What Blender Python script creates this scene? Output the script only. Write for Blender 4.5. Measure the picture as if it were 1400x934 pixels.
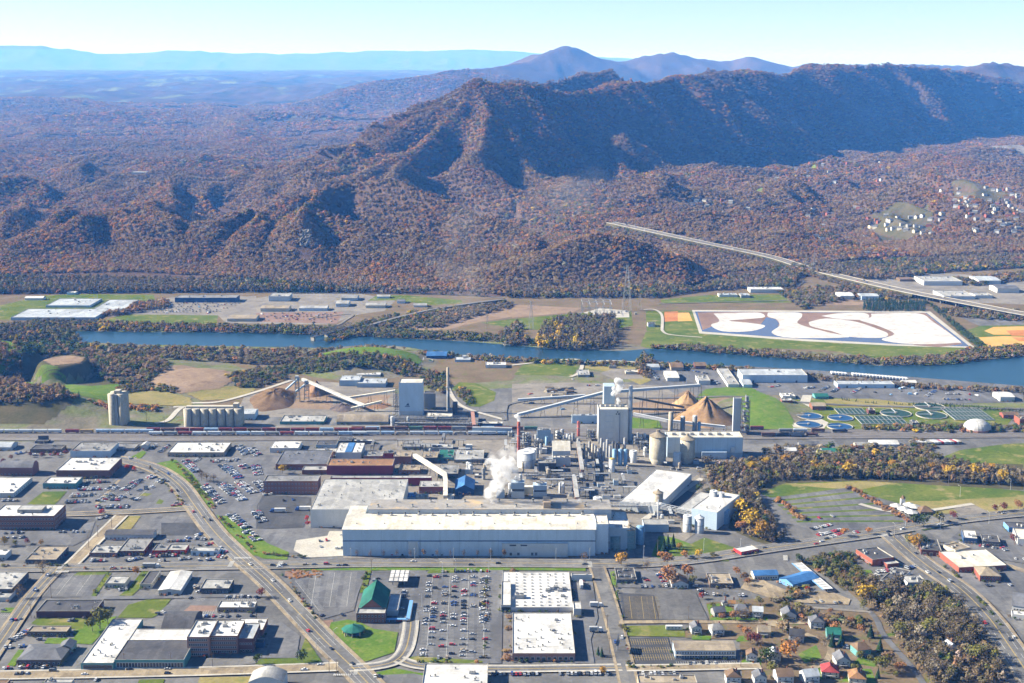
import bpy, bmesh, math, random
import numpy as np
from mathutils import Vector, Matrix

# -- camera, sky, sun, exposure
S = bpy.context.scene
for o in list(bpy.data.objects):
 bpy.data.objects.remove(o)
COL = S.collection
HC, FPX, PITCH = 435.0, 1800.0, math.radians(11.74)
cam = bpy.data.cameras.new('camera')
cam.sensor_width = 36.0
cam.lens = 36.0 * FPX / 1400.0
cam.clip_start, cam.clip_end = 5.0, 200000.0
cam_o = bpy.data.objects.new('camera', cam)
COL.objects.link(cam_o)
cam_o.location = (0, 0, HC)
cam_o.rotation_euler = (math.pi / 2 - PITCH, 0, 0)
S.camera = cam_o

SUN_EL = math.radians(30.5)
SUN_OFF = math.radians(9.0)                     # how far past square-on the sun stands, beyond the town to the west
sun_dir = Vector((-math.cos(SUN_OFF) * math.cos(SUN_EL), math.sin(SUN_OFF) * math.cos(SUN_EL), math.sin(SUN_EL)))
W = bpy.data.worlds.new('World')
S.world = W
W.use_nodes = True
wn, wl = W.node_tree.nodes, W.node_tree.links
wn.clear()
sky = wn.new('ShaderNodeTexSky')
sky.sky_type = 'NISHITA'
sky.sun_disc = False
sky.sun_elevation = SUN_EL
sky.sun_rotation = math.atan2(sun_dir.x, sun_dir.y)
sky.altitude = 400
sky.air_density, sky.dust_density, sky.ozone_density = 1.0, 0.2, 5.0
bg = wn.new('ShaderNodeBackground')
bg.inputs['Strength'].default_value = 0.05
wo = wn.new('ShaderNodeOutputWorld')
wl.new(sky.outputs[0], bg.inputs['Color'])
wl.new(bg.outputs[0], wo.inputs['Surface'])

sun = bpy.data.lights.new('sun', 'SUN')
sun.energy = 5.0
sun.angle = math.radians(0.5)
sun.color = (1.0, 0.93, 0.82)
sun_o = bpy.data.objects.new('sun', sun)
COL.objects.link(sun_o)
sun_o.location = (-500, 900, 1500)
sun_o.rotation_euler = sun_dir.to_track_quat('Z', 'Y').to_euler()

S.view_settings.view_transform = 'Standard'
S.view_settings.look = 'None'
S.view_settings.gamma = 1.0
S.view_settings.exposure = 1.7
S.view_settings.use_curve_mapping = False
S.render.engine = 'CYCLES'
S.cycles.max_bounces = 5
S.cycles.diffuse_bounces = 2
S.cycles.glossy_bounces = 2
S.cycles.transmission_bounces = 2
S.cycles.transparent_max_bounces = 6
S.cycles.volume_bounces = 1
S.cycles.use_denoising = True

# -- surveying: photograph point -> place on the ground
CP, SP = math.cos(PITCH), math.sin(PITCH)
def ray(px, py):
 dx, dy = (px - 700.0) / FPX, (467.0 - py) / FPX
 return dx, CP + dy * SP, -SP + dy * CP
def G(px, py, z=0.0):
 dx, dy, dz = ray(px, py)
 t = (z - HC) / dz
 return Vector((dx * t, dy * t, z))
def AT(px, py, Y):
 dx, dy, dz = ray(px, py)
 t = Y / dy
 return Vector((dx * t, Y, HC + dz * t))

rng = random.Random(7)
nrg = np.random.default_rng(11)

# -- numpy noise
def _hash(ix, iy, s):
 h = (ix.astype(np.int64) * 374761393 + iy.astype(np.int64) * 668265263 + s * 1442695041) & 0xFFFFFFFF
 h = ((h ^ (h >> 13)) * 1274126177) & 0xFFFFFFFF
 h = (h ^ (h >> 16)) & 0xFFFFFFFF
 return h.astype(np.float64) / 0xFFFFFFFF
def vnoise(x, y, s=0):
 ix, iy = np.floor(x), np.floor(y)
 fx, fy = x - ix, y - iy
 fx = fx * fx * fx * (fx * (fx * 6 - 15) + 10)
 fy = fy * fy * fy * (fy * (fy * 6 - 15) + 10)
 ix, iy = ix.astype(np.int64), iy.astype(np.int64)
 a, b = _hash(ix, iy, s), _hash(ix + 1, iy, s)
 c, d = _hash(ix, iy + 1, s), _hash(ix + 1, iy + 1, s)
 return (a + (b - a) * fx) * (1 - fy) + (c + (d - c) * fx) * fy
def fbm(x, y, s=0, o=4, ridged=False):
 v, a, t = 0.0, 1.0, 0.0
 for k in range(o):
  n = vnoise(x * 2 ** k + 17.3 * k, y * 2 ** k - 9.1 * k, s + k)
  if ridged:
   n = 1 - np.abs(2 * n - 1)
  v = v + a * n
  t += a
  a *= 0.5
 return v / t
def sstep(a, b, x):
 t = np.clip((x - a) / (b - a), 0, 1)
 return t * t * (3 - 2 * t)

# -- the lie of the land
FOOT = [(-900, 378), (0, 375), (200, 372), (350, 382), (420, 388), (600, 398), (680, 402), (850, 402), (930, 396),
  (1000, 372), (1100, 362), (1250, 352), (1400, 345), (2300, 345)]
_fu, _fy = [], []
for a, b in FOOT:
 g = G(a, b)
 _fu.append(g.x / g.y)
 _fy.append(g.y)
def crest(pts, w, p=1.25):
 return [AT(*q) for q in pts], w, p
CRESTS = [
 crest([(640, 131, 4700), (700, 125, 4850), (780, 132, 5100), (850, 121, 5500), (920, 111, 5900), (1000, 106, 6400), (1070, 107, 6750), (1100, 102, 7000),
   (1160, 94, 7400), (1210, 92, 7700), (1260, 97, 8100), (1330, 107, 8600), (1400, 120, 9200), (1520, 145, 9900)], 470, 1.15),
 crest([(640, 131, 4700), (600, 157, 4600), (560, 182, 4500), (500, 210, 4350), (430, 242, 4250), (350, 264, 4200), (260, 287, 4150)], 330, 1.2),
 crest([(645, 132, 4710), (600, 185, 4420), (545, 222, 4150), (490, 250, 3850)], 280, 1.3),
 crest([(650, 133, 4720), (660, 165, 4450), (662, 192, 4250), (650, 225, 4000), (700, 266, 3800), (790, 305, 3600)], 270),
 crest([(350, 290, 3300), (430, 260, 3350), (480, 248, 3400), (540, 252, 3300), (610, 275, 3200), (700, 311, 3050), (740, 331, 2950)], 160, 1.4),
 crest([(435, 262, 3330), (425, 286, 3080), (415, 306, 2900)], 120, 1.5),
 crest([(440, 290, 3050), (520, 306, 2970), (600, 326, 2880), (680, 354, 2800)], 105),
 crest([(500, 330, 2900), (560, 355, 2780), (600, 375, 2700)], 90),
 crest([(-120, 352, 2880), (0, 340, 2950), (48, 322, 3060), (127, 308, 3220), (180, 303, 3330)], 110, 1.0),
 crest([(180, 303, 3180), (215, 312, 3050), (228, 338, 2920)], 85),
 crest([(340, 285, 3150), (285, 312, 3050), (235, 345, 2900)], 85),
 crest([(360, 290, 3150), (340, 325, 2920), (330, 355, 2820)], 85),
 crest([(680, 374, 2580), (710, 350, 2650), (760, 331, 2720), (815, 319, 2760), (870, 326, 2760), (930, 351, 2710), (960, 371, 2680)], 150, 1.5),
 crest([(740, 378, 2520), (790, 370, 2500), (850, 366, 2500), (930, 382, 2490)], 80),
 crest([(900, 300, 3400), (1000, 296, 3350), (1070, 305, 3260), (1105, 330, 3120)], 190, 1.5),
 crest([(1120, 345, 2950), (1190, 322, 3010), (1300, 326, 3010), (1420, 334, 2990), (1700, 340, 2950)], 170, 1.7),
 crest([(780, 250, 4100), (870, 265, 4000), (960, 270, 3950), (1040, 275, 3900)], 200),
 crest([(1000, 235, 4700), (1090, 245, 4600), (1180, 255, 4500)], 180),
 crest([(1250, 222, 6000), (1330, 212, 5900), (1420, 200, 6000), (1600, 195, 6000)], 260),
 crest([(700, 122, 6000), (740, 119, 6200), (790, 107, 6500), (830, 104, 6800), (870, 113, 7000)], 420),
 crest([(600, 113, 12500), (640, 109, 13000), (690, 104, 14000), (720, 98, 14600), (745, 84, 15000), (770, 75, 15200), (790, 78, 15300), (820, 92, 15500),
   (850, 96, 15600), (880, 88, 15800), (920, 82, 16000), (960, 90, 16200), (1000, 92, 16300), (1025, 85, 16300), (1050, 91, 16400),
   (1080, 97, 16400), (1105, 91, 16400), (1130, 97, 16500), (1200, 98, 17000), (1300, 99, 17500)], 1300, 1.2),
 crest([(1280, 106, 10500), (1310, 98, 10500), (1340, 90, 10600), (1362, 87, 10700), (1390, 92, 10800), (1440, 104, 10900)], 650, 1.3),
 crest([(1150, 93, 15000), (1250, 90, 15500), (1310, 92, 16000), (1420, 93, 16500), (1600, 88, 17000)], 1300, 1.3),
 crest([(-300, 66, 44000), (-100, 70, 44000), (0, 74, 45000), (50, 75, 45000), (100, 80, 45500), (130, 85, 46000), (170, 85, 46000), (200, 84, 46000), (235, 80, 46000),
   (262, 81, 46000), (300, 84, 46500), (380, 86, 46000), (450, 84, 46500), (520, 81, 47000), (580, 81, 47000), (640, 79, 47000), (700, 81, 47000), (760, 85, 47000), (900, 90, 47000)], 3600, 1.4),
]
# banks, spoil heaps and landfill mounds of the valley floor: centre, radii, height, flatness
def mound(px, py, rx, ry, h, p=2.0, z=0.0):
 g = G(px, py, z)
 return g.x, g.y, rx, ry, h, p
MOUNDS = [mound(498, 485, 76, 80, 15, 4, 12), mound(45, 560, 100, 62, 24, 2), mound(-60, 478, 118, 110, 32, 9, 32), mound(-120, 545, 110, 90, 28, 3),
   mound(87, 493, 40, 46, 25, 12, 25), mound(190, 507, 95, 55, 9, 3), mound(262, 521, 70, 70, 8, 4), mound(110, 540, 60, 45, 6, 2), mound(1045, 560, 42, 50, 6, 3)]
HWY = [(835, 304), (900, 318), (960, 331), (1050, 350), (1100, 365), (1160, 380), (1230, 396), (1300, 410), (1400, 429), (1500, 447)]
HWY_W = [G(a, b, float(np.interp(a, [835, 900, 960, 1050, 1100, 1160, 1300, 1500], [38, 34, 26, 13, 7, 6, 10, 12]))) for a, b in HWY]
def land(x, y):
 x = np.asarray(x, float)
 y = np.asarray(y, float)
 yy = np.maximum(y, 1.0)
 foot = np.interp(x / yy, _fu, _fy)
 m = sstep(-40, 260, y - foot)
 # warp so that crests wander like worn spurs
 wx = (fbm(x / 420.0, y / 420.0, 3) - 0.5) * 170 * m
 wy = (fbm(x / 420.0, y / 420.0, 9) - 0.5) * 170 * m
 z = np.zeros_like(x)
 acc = np.zeros_like(x)
 top = np.zeros_like(x)
 for pts, w, p in CRESTS:
  best = np.zeros_like(x)
  ratio = np.zeros_like(x)
  for A, B in zip(pts[:-1], pts[1:]):
   k = min(0.8, w / 420.0)
   ax, ay, bx, by = A.x, A.y, B.x, B.y
   lo = w * 4.5
   near = (x > min(ax, bx) - lo) & (x < max(ax, bx) + lo) & (y > min(ay, by) - lo) & (y < max(ay, by) + lo)
   if not near.any():
    continue
   X, Y = x[near] + k * wx[near], y[near] + k * wy[near]
   L2 = (bx - ax) ** 2 + (by - ay) ** 2
   t = np.clip(((X - ax) * (bx - ax) + (Y - ay) * (by - ay)) / L2, 0, 1)
   d = np.hypot(X - ax - t * (bx - ax), Y - ay - t * (by - ay))
   h = max(A.z, 2) + (max(B.z, 2) - max(A.z, 2)) * t
   q = np.clip(1 - d / (w * 1.15), 0, 1) ** p * 0.9 + 0.1 * np.exp(-d / (w * 0.9))
   ratio[near] = np.where(h * q > best[near], q, ratio[near])
   best[near] = np.maximum(best[near], h * q)
  acc += np.clip(best, 0, None) ** 12
  top = np.maximum(top, ratio)
 big = acc ** (1 / 12)
 # spurs and hollows that run down from the long ridge
 c, s = math.cos(math.radians(52)), math.sin(math.radians(52))
 al, ac = x * c + y * s, -x * s + y * c
 spur = fbm(al / 330.0 + 0.35 * fbm(x / 600.0, y / 600.0, 5), ac / 1300.0, 21, 3, True) - 0.6
 gate = sstep(30, 160, big) * (1 - sstep(9500, 11000, y))
 flank = np.clip(4.2 * top * (1 - top), 0, 1)
 big = big * (1 + 1.15 * spur * gate * flank)
 rise = 290.0 * sstep(6000, 29000, y) * sstep(0.35, -0.05, x / yy) + 18 * sstep(0, 900, y - foot)
 amp = 44 + 130 * sstep(5500, 12000, y)
 sc = 520 + 700 * sstep(6000, 16000, y)
 keep = 1 - 0.85 * sstep(0.55, 0.95, top)
 roll = keep * amp * (fbm(x / sc + 0.3, y / (sc * 0.8), 31, 4, True) - 0.45) + 10 * (fbm(x / 130.0, y / 130.0, 41, 3) - 0.5)
 fine = keep * 62 * (fbm(x / 230.0, y / 230.0, 51, 3, True) - 0.55) * (0.45 + 0.55 * sstep(15, 90, big)) * sstep(9000, 7000, y) * sstep(40, 300, y - foot)
 c2, s2 = math.cos(math.radians(-74)), math.sin(math.radians(-74))      # spurs of the foothills run down towards the south-east
 al2, ac2 = x * c2 + y * s2, -x * s2 + y * c2
 fine = fine + keep * 185 * (fbm(al2 / 1000.0 + 3.1, ac2 / 360.0 + 0.4 * fbm(x / 400.0, y / 400.0, 15), 57, 3, True) - 0.6) * sstep(60, 420, y - foot) * sstep(6500, 4800, y)
 z = m * (np.maximum(big, 0) + rise + roll + fine)
 near = (y > 2350) & (x > 100)
 if near.any():          # the bench cut for the highway, and low ground on its valley side
  X, Y, ZN = x[near], y[near], z[near]
  for A, B in zip(HWY_W[:-1], HWY_W[1:]):
   t = np.clip(((X - A.x) * (B.x - A.x) + (Y - A.y) * (B.y - A.y)) / ((B.x - A.x) ** 2 + (B.y - A.y) ** 2), 0, 1)
   qx, qy = X - A.x - t * (B.x - A.x), Y - A.y - t * (B.y - A.y)
   d = np.hypot(qx, qy) * np.where(qy < 0, 0.45, 1.0)
   zr = A.z + (B.z - A.z) * t - 4
   ZN = np.where(ZN > zr, zr + (ZN - zr) * sstep(22, 110, d), ZN)
  z[near] = ZN
 for cx, cy, rx, ry, h, p in MOUNDS:
  r = np.sqrt(((x - cx) / rx) ** 2 + ((y - cy) / ry) ** 2)
  z = np.maximum(z, h * np.exp(-(r ** p)))
 return np.where((y < 2300) & (z < 0.02), 0.0, z)
def Z(x, y):
 return float(land(np.array([x]), np.array([y]))[0])

# -- materials
MATS = {}
class NT:
 def __init__(self, name):
  self.m = bpy.data.materials.new(name)
  self.m.use_nodes = True
  self.n, self.l = self.m.node_tree.nodes, self.m.node_tree.links
  self.p = self.n['Principled BSDF']
  self.p.inputs['Specular IOR Level'].default_value = 0.25
 def add(self, t, **kw):
  n = self.n.new(t)
  for k, v in kw.items():
   setattr(n, k, v)
  return n
 def pos(self, scale):
  g = self.add('ShaderNodeNewGeometry')
  v = self.add('ShaderNodeVectorMath', operation='MULTIPLY')
  v.inputs[1].default_value = scale if isinstance(scale, tuple) else (scale,) * 3
  self.l.new(g.outputs['Position'], v.inputs[0])
  return v.outputs[0]
 def noise(self, scale, detail=4.0, rough=0.6):
  n = self.add('ShaderNodeTexNoise')
  n.inputs['Scale'].default_value = 1.0
  n.inputs['Detail'].default_value = detail
  n.inputs['Roughness'].default_value = rough
  self.l.new(self.pos(scale), n.inputs['Vector'])
  return n.outputs['Fac']
 def ramp(self, fac, stops):
  r = self.add('ShaderNodeValToRGB')
  e = r.color_ramp.elements
  while len(e) < len(stops):
   e.new(0.5)
  for i, (p, c) in enumerate(stops):
   e[i].position = p
   e[i].color = (*c, 1)
  self.l.new(fac, r.inputs['Fac'])
  return r.outputs['Color']
 def mix(self, fac, a, b, mode='MIX'):
  m = self.add('ShaderNodeMix', data_type='RGBA', blend_type=mode)
  for v, k in ((fac, 0), (a, 6), (b, 7)):
   if isinstance(v, (int, float)):
    m.inputs[k].default_value = v
   elif isinstance(v, tuple):
    m.inputs[k].default_value = (*v, 1)
   else:
    self.l.new(v, m.inputs[k])
  return m.outputs[2]
 def color(self, c):
  if isinstance(c, tuple):
   self.p.inputs['Base Color'].default_value = (*c, 1)
  else:
   self.l.new(c, self.p.inputs['Base Color'])
 def rough(self, r):
  self.p.inputs['Roughness'].default_value = r
 def bump(self, h, strength=0.4, dist=0.3):
  b = self.add('ShaderNodeBump')
  b.inputs['Strength'].default_value = strength
  b.inputs['Distance'].default_value = dist
  self.l.new(h, b.inputs['Height'])
  self.l.new(b.outputs[0], self.p.inputs['Normal'])
def mottled(name, c1, c2, s1=0.03, s2=0.4, rough=0.9, c3=None, spec=0.2, slabs=0):
 """a surface of one stuff with broad and fine blotches"""
 if name in MATS:
  return MATS[name]
 t = NT(name)
 a = t.ramp(t.noise(s1, 5), [(0.35, c1), (0.65, c2)])
 b = t.ramp(t.noise(s2, 3), [(0.3, (0.72,) * 3), (0.7, (1.0,) * 3)])
 c = t.mix(1.0, a, b, 'MULTIPLY')
 if c3:
  c = t.mix(t.ramp(t.noise(s1 * 2.7, 4), [(0.55, (0, 0, 0)), (0.68, (1, 1, 1))]), c, c3)
 if slabs:           # repaired bays and worn lanes
  for k, (sc, lo) in enumerate((((slabs, slabs * .8, 0), 0.78), ((slabs * 3.1, slabs * .45, 0), 0.86))):
   v = t.add('ShaderNodeTexVoronoi', distance='CHEBYCHEV')
   v.inputs['Scale'].default_value = 1.0
   t.l.new(t.pos(sc), v.inputs['Vector'])
   sep = t.add('ShaderNodeSeparateColor')
   t.l.new(v.outputs['Color'], sep.inputs[0])
   c = t.mix(1.0, c, t.ramp(sep.outputs[k], [(0.0, (lo,) * 3), (0.55, (1.0,) * 3), (1.0, (1.1,) * 3)]), 'MULTIPLY')
 t.color(c)
 t.rough(rough)
 t.p.inputs['Specular IOR Level'].default_value = spec
 MATS[name] = t.m
 return t.m

def mesh_obj(name, verts, faces, mat=None, parent=None, kind=None, smooth=False):
 me = bpy.data.meshes.new(name)
 me.from_pydata([tuple(v) for v in verts], [], faces)
 if mat:
  for q in (mat if isinstance(mat, (list, tuple)) else [mat]):
   me.materials.append(q)
 if smooth:
  me.polygons.foreach_set('use_smooth', [True] * len(me.polygons))
 me.update()
 o = bpy.data.objects.new(name, me)
 COL.objects.link(o)
 if parent:
  o.parent = parent
 if kind:
  o['kind'] = kind
 return o

# -- ground: one sheet to the horizon
def ground_material():
 t = NT('earth')
 g = t.add('ShaderNodeSeparateXYZ')
 geo = t.add('ShaderNodeNewGeometry')
 t.l.new(geo.outputs['Position'], g.inputs[0])
 def band(a, b):
  m = t.add('ShaderNodeMapRange')
  m.inputs['From Min'].default_value, m.inputs['From Max'].default_value = a, b
  t.l.new(g.outputs['Y'], m.inputs['Value'])
  return m.outputs[0]
 town = t.ramp(t.noise(0.012, 6), [(0.30, (0.10, 0.095, 0.07)), (0.45, (0.16, 0.145, 0.11)), (0.55, (0.13, 0.15, 0.06)), (0.7, (0.20, 0.18, 0.15))])
 town = t.mix(1.0, town, t.ramp(t.noise(0.35, 3), [(0.3, (0.7,) * 3), (0.7, (1.0,) * 3)]), 'MULTIPLY')
 wood = t.ramp(t.noise(0.05, 5), [(0.3, (0.055, 0.038, 0.03)), (0.7, (0.11, 0.075, 0.055))])
 far = t.ramp(t.noise((0.0014, 0.0007, 0.001), 7, 0.62), [(0.36, (0.035, 0.035, 0.03)), (0.48, (0.075, 0.052, 0.045)), (0.56, (0.06, 0.05, 0.045)), (0.62, (0.12, 0.14, 0.06)), (0.66, (0.07, 0.055, 0.045))])
 c = t.mix(band(2330, 2480), town, wood)
 hi = t.add('ShaderNodeMapRange')
 hi.inputs['From Min'].default_value, hi.inputs['From Max'].default_value = 300, 400
 t.l.new(g.outputs['Z'], hi.inputs['Value'])
 c = t.mix(band(7000, 8500), c, t.mix(hi.outputs[0], far, wood))
 t.color(c)
 t.rough(1.0)
 t.p.inputs['Specular IOR Level'].default_value = 0.0
 t.bump(t.noise(0.02, 6), 0.9, 6.0)
 return t.m
def build_ground():
 ys = [200, 500]
 while ys[-1] < 60000:
  y = ys[-1]
  ys.append(y + (24 if y < 1550 else 9.5 if y < 2500 else 13 if y < 5200 else 13 + (y - 5200) * 0.0085))
 ys = np.array(ys)
 us = np.concatenate([np.linspace(-0.95, -0.47, 34, endpoint=False), np.linspace(-0.47, 0.47, 400, endpoint=False), np.linspace(0.47, 0.95, 35)])
 U, Y = np.meshgrid(us, ys)
 X = U * Y
 ZZ = land(X.ravel(), Y.ravel())
 v = np.stack([X.ravel(), Y.ravel(), ZZ], 1)
 nr, nc = U.shape
 i = np.arange((nr - 1) * (nc - 1))
 r, c = i // (nc - 1), i % (nc - 1)
 a = r * nc + c
 f = np.stack([a, a + 1, a + nc + 1, a + nc], 1).astype(np.int32)
 me = bpy.data.meshes.new('ground')
 me.vertices.add(len(v))
 me.vertices.foreach_set('co', v.ravel())
 me.loops.add(f.size)
 me.loops.foreach_set('vertex_index', f.ravel())
 me.polygons.add(len(f))
 me.polygons.foreach_set('loop_start', np.arange(len(f), dtype=np.int32) * 4)
 me.polygons.foreach_set('use_smooth', np.ones(len(f), bool))
 me.materials.append(ground_material())
 me.update()
 o = bpy.data.objects.new('ground', me)
 COL.objects.link(o)
 o['kind'] = 'structure'
 print('ground', len(f))
build_ground()

# -- haze: the air over the valley
def build_haze():
 m = bpy.data.materials.new('valley_air')
 m.use_nodes = True
 n = m.node_tree.nodes
 n.remove(n['Principled BSDF'])
 v = n.new('ShaderNodeVolumePrincipled')
 v.inputs['Color'].default_value = (0.085, 0.33, 1.0, 1)
 v.inputs['Absorption Color'].default_value = (1, 1, 1, 1)
 v.inputs['Density'].default_value = HAZE
 v.inputs['Anisotropy'].default_value = 0.0
 m.node_tree.links.new(v.outputs[0], n['Material Output'].inputs['Volume'])
 x, y0, y1, z0, z1 = 62000.0, -400.0, 61500.0, -45.0, 1010.0
 o = mesh_obj('haze', [(a, b, c) for c in (z0, z1) for b in (y0, y1) for a in (-x, x)],
     [(0, 2, 3, 1), (4, 5, 7, 6), (0, 1, 5, 4), (2, 6, 7, 3), (0, 4, 6, 2), (1, 3, 7, 5)], m, kind='stuff')
 o['label'] = 'pale blue autumn haze hanging over the whole valley'
 o['category'] = 'haze'
 o.display_type = 'WIRE'
HAZE = 4.3e-5
build_haze()
# -- trees
def attr_material(name, src='INSTANCER', trans=0.25):
 t = NT(name)
 a = t.add('ShaderNodeAttribute', attribute_type=src, attribute_name='tint')
 b = t.ramp(t.noise(0.9, 2), [(0.3, (0.75,) * 3), (0.7, (1.12,) * 3)])
 t.color(t.mix(1.0, a.outputs['Color'], b, 'MULTIPLY'))
 t.rough(1.0)
 t.p.inputs['Specular IOR Level'].default_value = 0.0
 return t.m
def crown_cloud(seed, n, w=0.5, h0=0.25, h1=1.0, size=0.13, lobes=5, wild=1.0):
 """leafy or twiggy faces spread through several lobes of a unit-high crown"""
 r = random.Random(seed)
 L = []
 for k in range(lobes):
  a = 2 * math.pi * k / lobes + r.uniform(-.4, .4)
  q = r.uniform(0.3, 0.62) * w if k else 0.0
  L.append((q * math.cos(a), q * math.sin(a), r.uniform(h0 + 0.22, h1 - 0.2) if k else h1 - 0.27, r.uniform(0.24, 0.36) * w / 0.5))
 V, F = [], []
 for i in range(n):
  cx, cy, cz, R = L[i % lobes]
  d = Vector((r.gauss(0, 1), r.gauss(0, 1), r.gauss(0, 1) + 0.25)).normalized()
  p = Vector((cx, cy, cz)) + Vector((d.x, d.y, d.z * 0.95)) * R * r.uniform(0.45, 1.0) ** 0.6
  nrm = (d * (.4 + .6 * wild) + Vector((r.uniform(-.8, .8) * wild, r.uniform(-.8, .8) * wild, r.uniform(-.5, .9) * wild + (1 - wild)))).normalized()
  t1 = nrm.orthogonal().normalized()
  t1.rotate(Matrix.Rotation(r.uniform(0, 6.28), 3, nrm))
  t2 = nrm.cross(t1)
  s = size * r.uniform(0.6, 1.3)
  b = len(V)
  if r.random() < 0.5:
   V += [p + t1 * s, p + t2 * s * 0.8, p - t1 * s * 0.9, p - t2 * s * 0.7]
   F.append((b, b + 1, b + 2, b + 3))
  else:
   V += [p + t1 * s, p + t2 * s, p - (t1 + t2) * s * 0.8]
   F.append((b, b + 1, b + 2))
 return V, F
def pine_cloud(seed, n):
 r = random.Random(seed)
 V, F = [], []
 for i in range(n):
  h = r.uniform(0.1, 1.0)
  R = 0.24 * (1.02 - h) + 0.02
  a = r.uniform(0, 6.283)
  o = Vector((math.cos(a), math.sin(a), 0))
  q = Vector((-o.y, o.x, 0))
  b = len(V)
  V += [o * R * 0.15 + Vector((0, 0, h + 0.05)), o * R + q * R * 0.4 + Vector((0, 0, h - 0.06)), o * R * 1.1 - q * R * 0.4 + Vector((0, 0, h - 0.05))]
  F.append((b, b + 1, b + 2))
 return V, F
def trunk_mesh(seed, r0=0.022, top=0.75, limbs=5, sides=5):
 r = random.Random(seed)
 V, F = [], []
 def limb(p, q, ra, rb):
  d = (q - p).normalized()
  u = d.orthogonal().normalized()
  w = d.cross(u)
  b = len(V)
  for c, R in ((p, ra), (q, rb)):
   for k in range(sides):
    a = 2 * math.pi * k / sides
    V.append(c + u * R * math.cos(a) + w * R * math.sin(a))
  for k in range(sides):
   F.append((b + k, b + (k + 1) % sides, b + sides + (k + 1) % sides, b + sides + k))
 m = Vector((r.uniform(-.03, .03), r.uniform(-.03, .03), top * 0.5))
 e = Vector((r.uniform(-.05, .05), r.uniform(-.05, .05), top))
 limb(Vector((0, 0, -0.06)), m, r0, r0 * 0.7)
 limb(m, e, r0 * 0.7, r0 * 0.25)
 for k in range(limbs):
  a = 2 * math.pi * k / limbs + r.uniform(-.5, .5)
  h = r.uniform(0.28, 0.6)
  s = Vector((0, 0, h)) * 1.0
  s.xy = (m.xy if h < top * 0.5 else e.xy) * 0.7
  R = r.uniform(0.22, 0.38)
  limb(s, s + Vector((math.cos(a) * R, math.sin(a) * R, r.uniform(0.15, 0.32))), r0 * 0.5, r0 * 0.16)
 return V, F
def make_mesh(name, V, F, mats, idx=None):
 me = bpy.data.meshes.new(name)
 me.from_pydata([tuple(v) for v in V], [], F)
 for m in mats:
  me.materials.append(m)
 if idx:
  me.polygons.foreach_set('material_index', idx)
 me.update()
 return me
M_FOREST = attr_material('forest_leaves')
M_BARK = mottled('bark', (0.10, 0.08, 0.065), (0.17, 0.145, 0.125), 0.5, 3.0)
FOREST_COL = bpy.data.collections.new('forest_sources')
def forest_source(name, V, F, seed, trunk=True):
 n = len(F)
 idx = [0] * n
 if trunk:
  tv, tf = trunk_mesh(seed, 0.02, 0.8, 4, 3)
  b = len(V)
  V = V + tv
  F = F + [tuple(i + b for i in f) for f in tf]
  idx += [1] * len(tf)
 me = make_mesh(name, V, F, [M_FOREST, M_BARK], idx)
 o = bpy.data.objects.new(name, me)
 FOREST_COL.objects.link(o)
for k in range(5):
 forest_source('a_broad_%d' % k, *crown_cloud(100 + k, 74, 0.5, 0.2, 1.0, 0.15, 5, .35), 200 + k)
for k in range(3):
 forest_source('b_sparse_%d' % k, *crown_cloud(300 + k, 66, 0.46, 0.25, 1.0, 0.09, 6, .35), 400 + k)
for k in range(2):
 forest_source('c_pine_%d' % k, *pine_cloud(500 + k, 60), 600 + k, False)
PAL = dict(grey=(0.215, 0.15, 0.082), brown=(0.185, 0.118, 0.062), twig=(0.105, 0.084, 0.05), dusk=(0.15, 0.12, 0.072), rust=(0.27, 0.13, 0.055), orange=(0.38, 0.17, 0.05),
   gold=(0.42, 0.27, 0.03), green=(0.05, 0.075, 0.024), pine=(0.026, 0.05, 0.024), olive=(0.13, 0.125, 0.035), pale=(0.25, 0.215, 0.16))
def inst_tree():
 ng = bpy.data.node_groups.new('scatter_trees', 'GeometryNodeTree')
 ng.interface.new_socket('Geometry', in_out='INPUT', socket_type='NodeSocketGeometry')
 ng.interface.new_socket('Geometry', in_out='OUTPUT', socket_type='NodeSocketGeometry')
 N, L = ng.nodes, ng.links
 gi, go = N.new('NodeGroupInput'), N.new('NodeGroupOutput')
 ci = N.new('GeometryNodeCollectionInfo')
 ci.inputs['Collection'].default_value = FOREST_COL
 ci.inputs['Separate Children'].default_value = True
 ci.inputs['Reset Children'].default_value = True
 ip = N.new('GeometryNodeInstanceOnPoints')
 ip.inputs['Pick Instance'].default_value = True
 def named(n, t):
  a = N.new('GeometryNodeInputNamedAttribute')
  a.data_type = t
  a.inputs['Name'].default_value = n
  return a.outputs['Attribute']
 mp = N.new('GeometryNodeMeshToPoints')
 L.new(gi.outputs[0], mp.inputs[0])
 L.new(mp.outputs[0], ip.inputs['Points'])
 L.new(ci.outputs[0], ip.inputs['Instance'])
 L.new(named('which', 'INT'), ip.inputs['Instance Index'])
 L.new(named('scl', 'FLOAT_VECTOR'), ip.inputs['Scale'])
 cx = N.new('ShaderNodeCombineXYZ')
 L.new(named('turn', 'FLOAT'), cx.inputs['Z'])
 L.new(cx.outputs[0], ip.inputs['Rotation'])
 L.new(ip.outputs[0], go.inputs[0])
 return ng
SCATTER = inst_tree()
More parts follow.
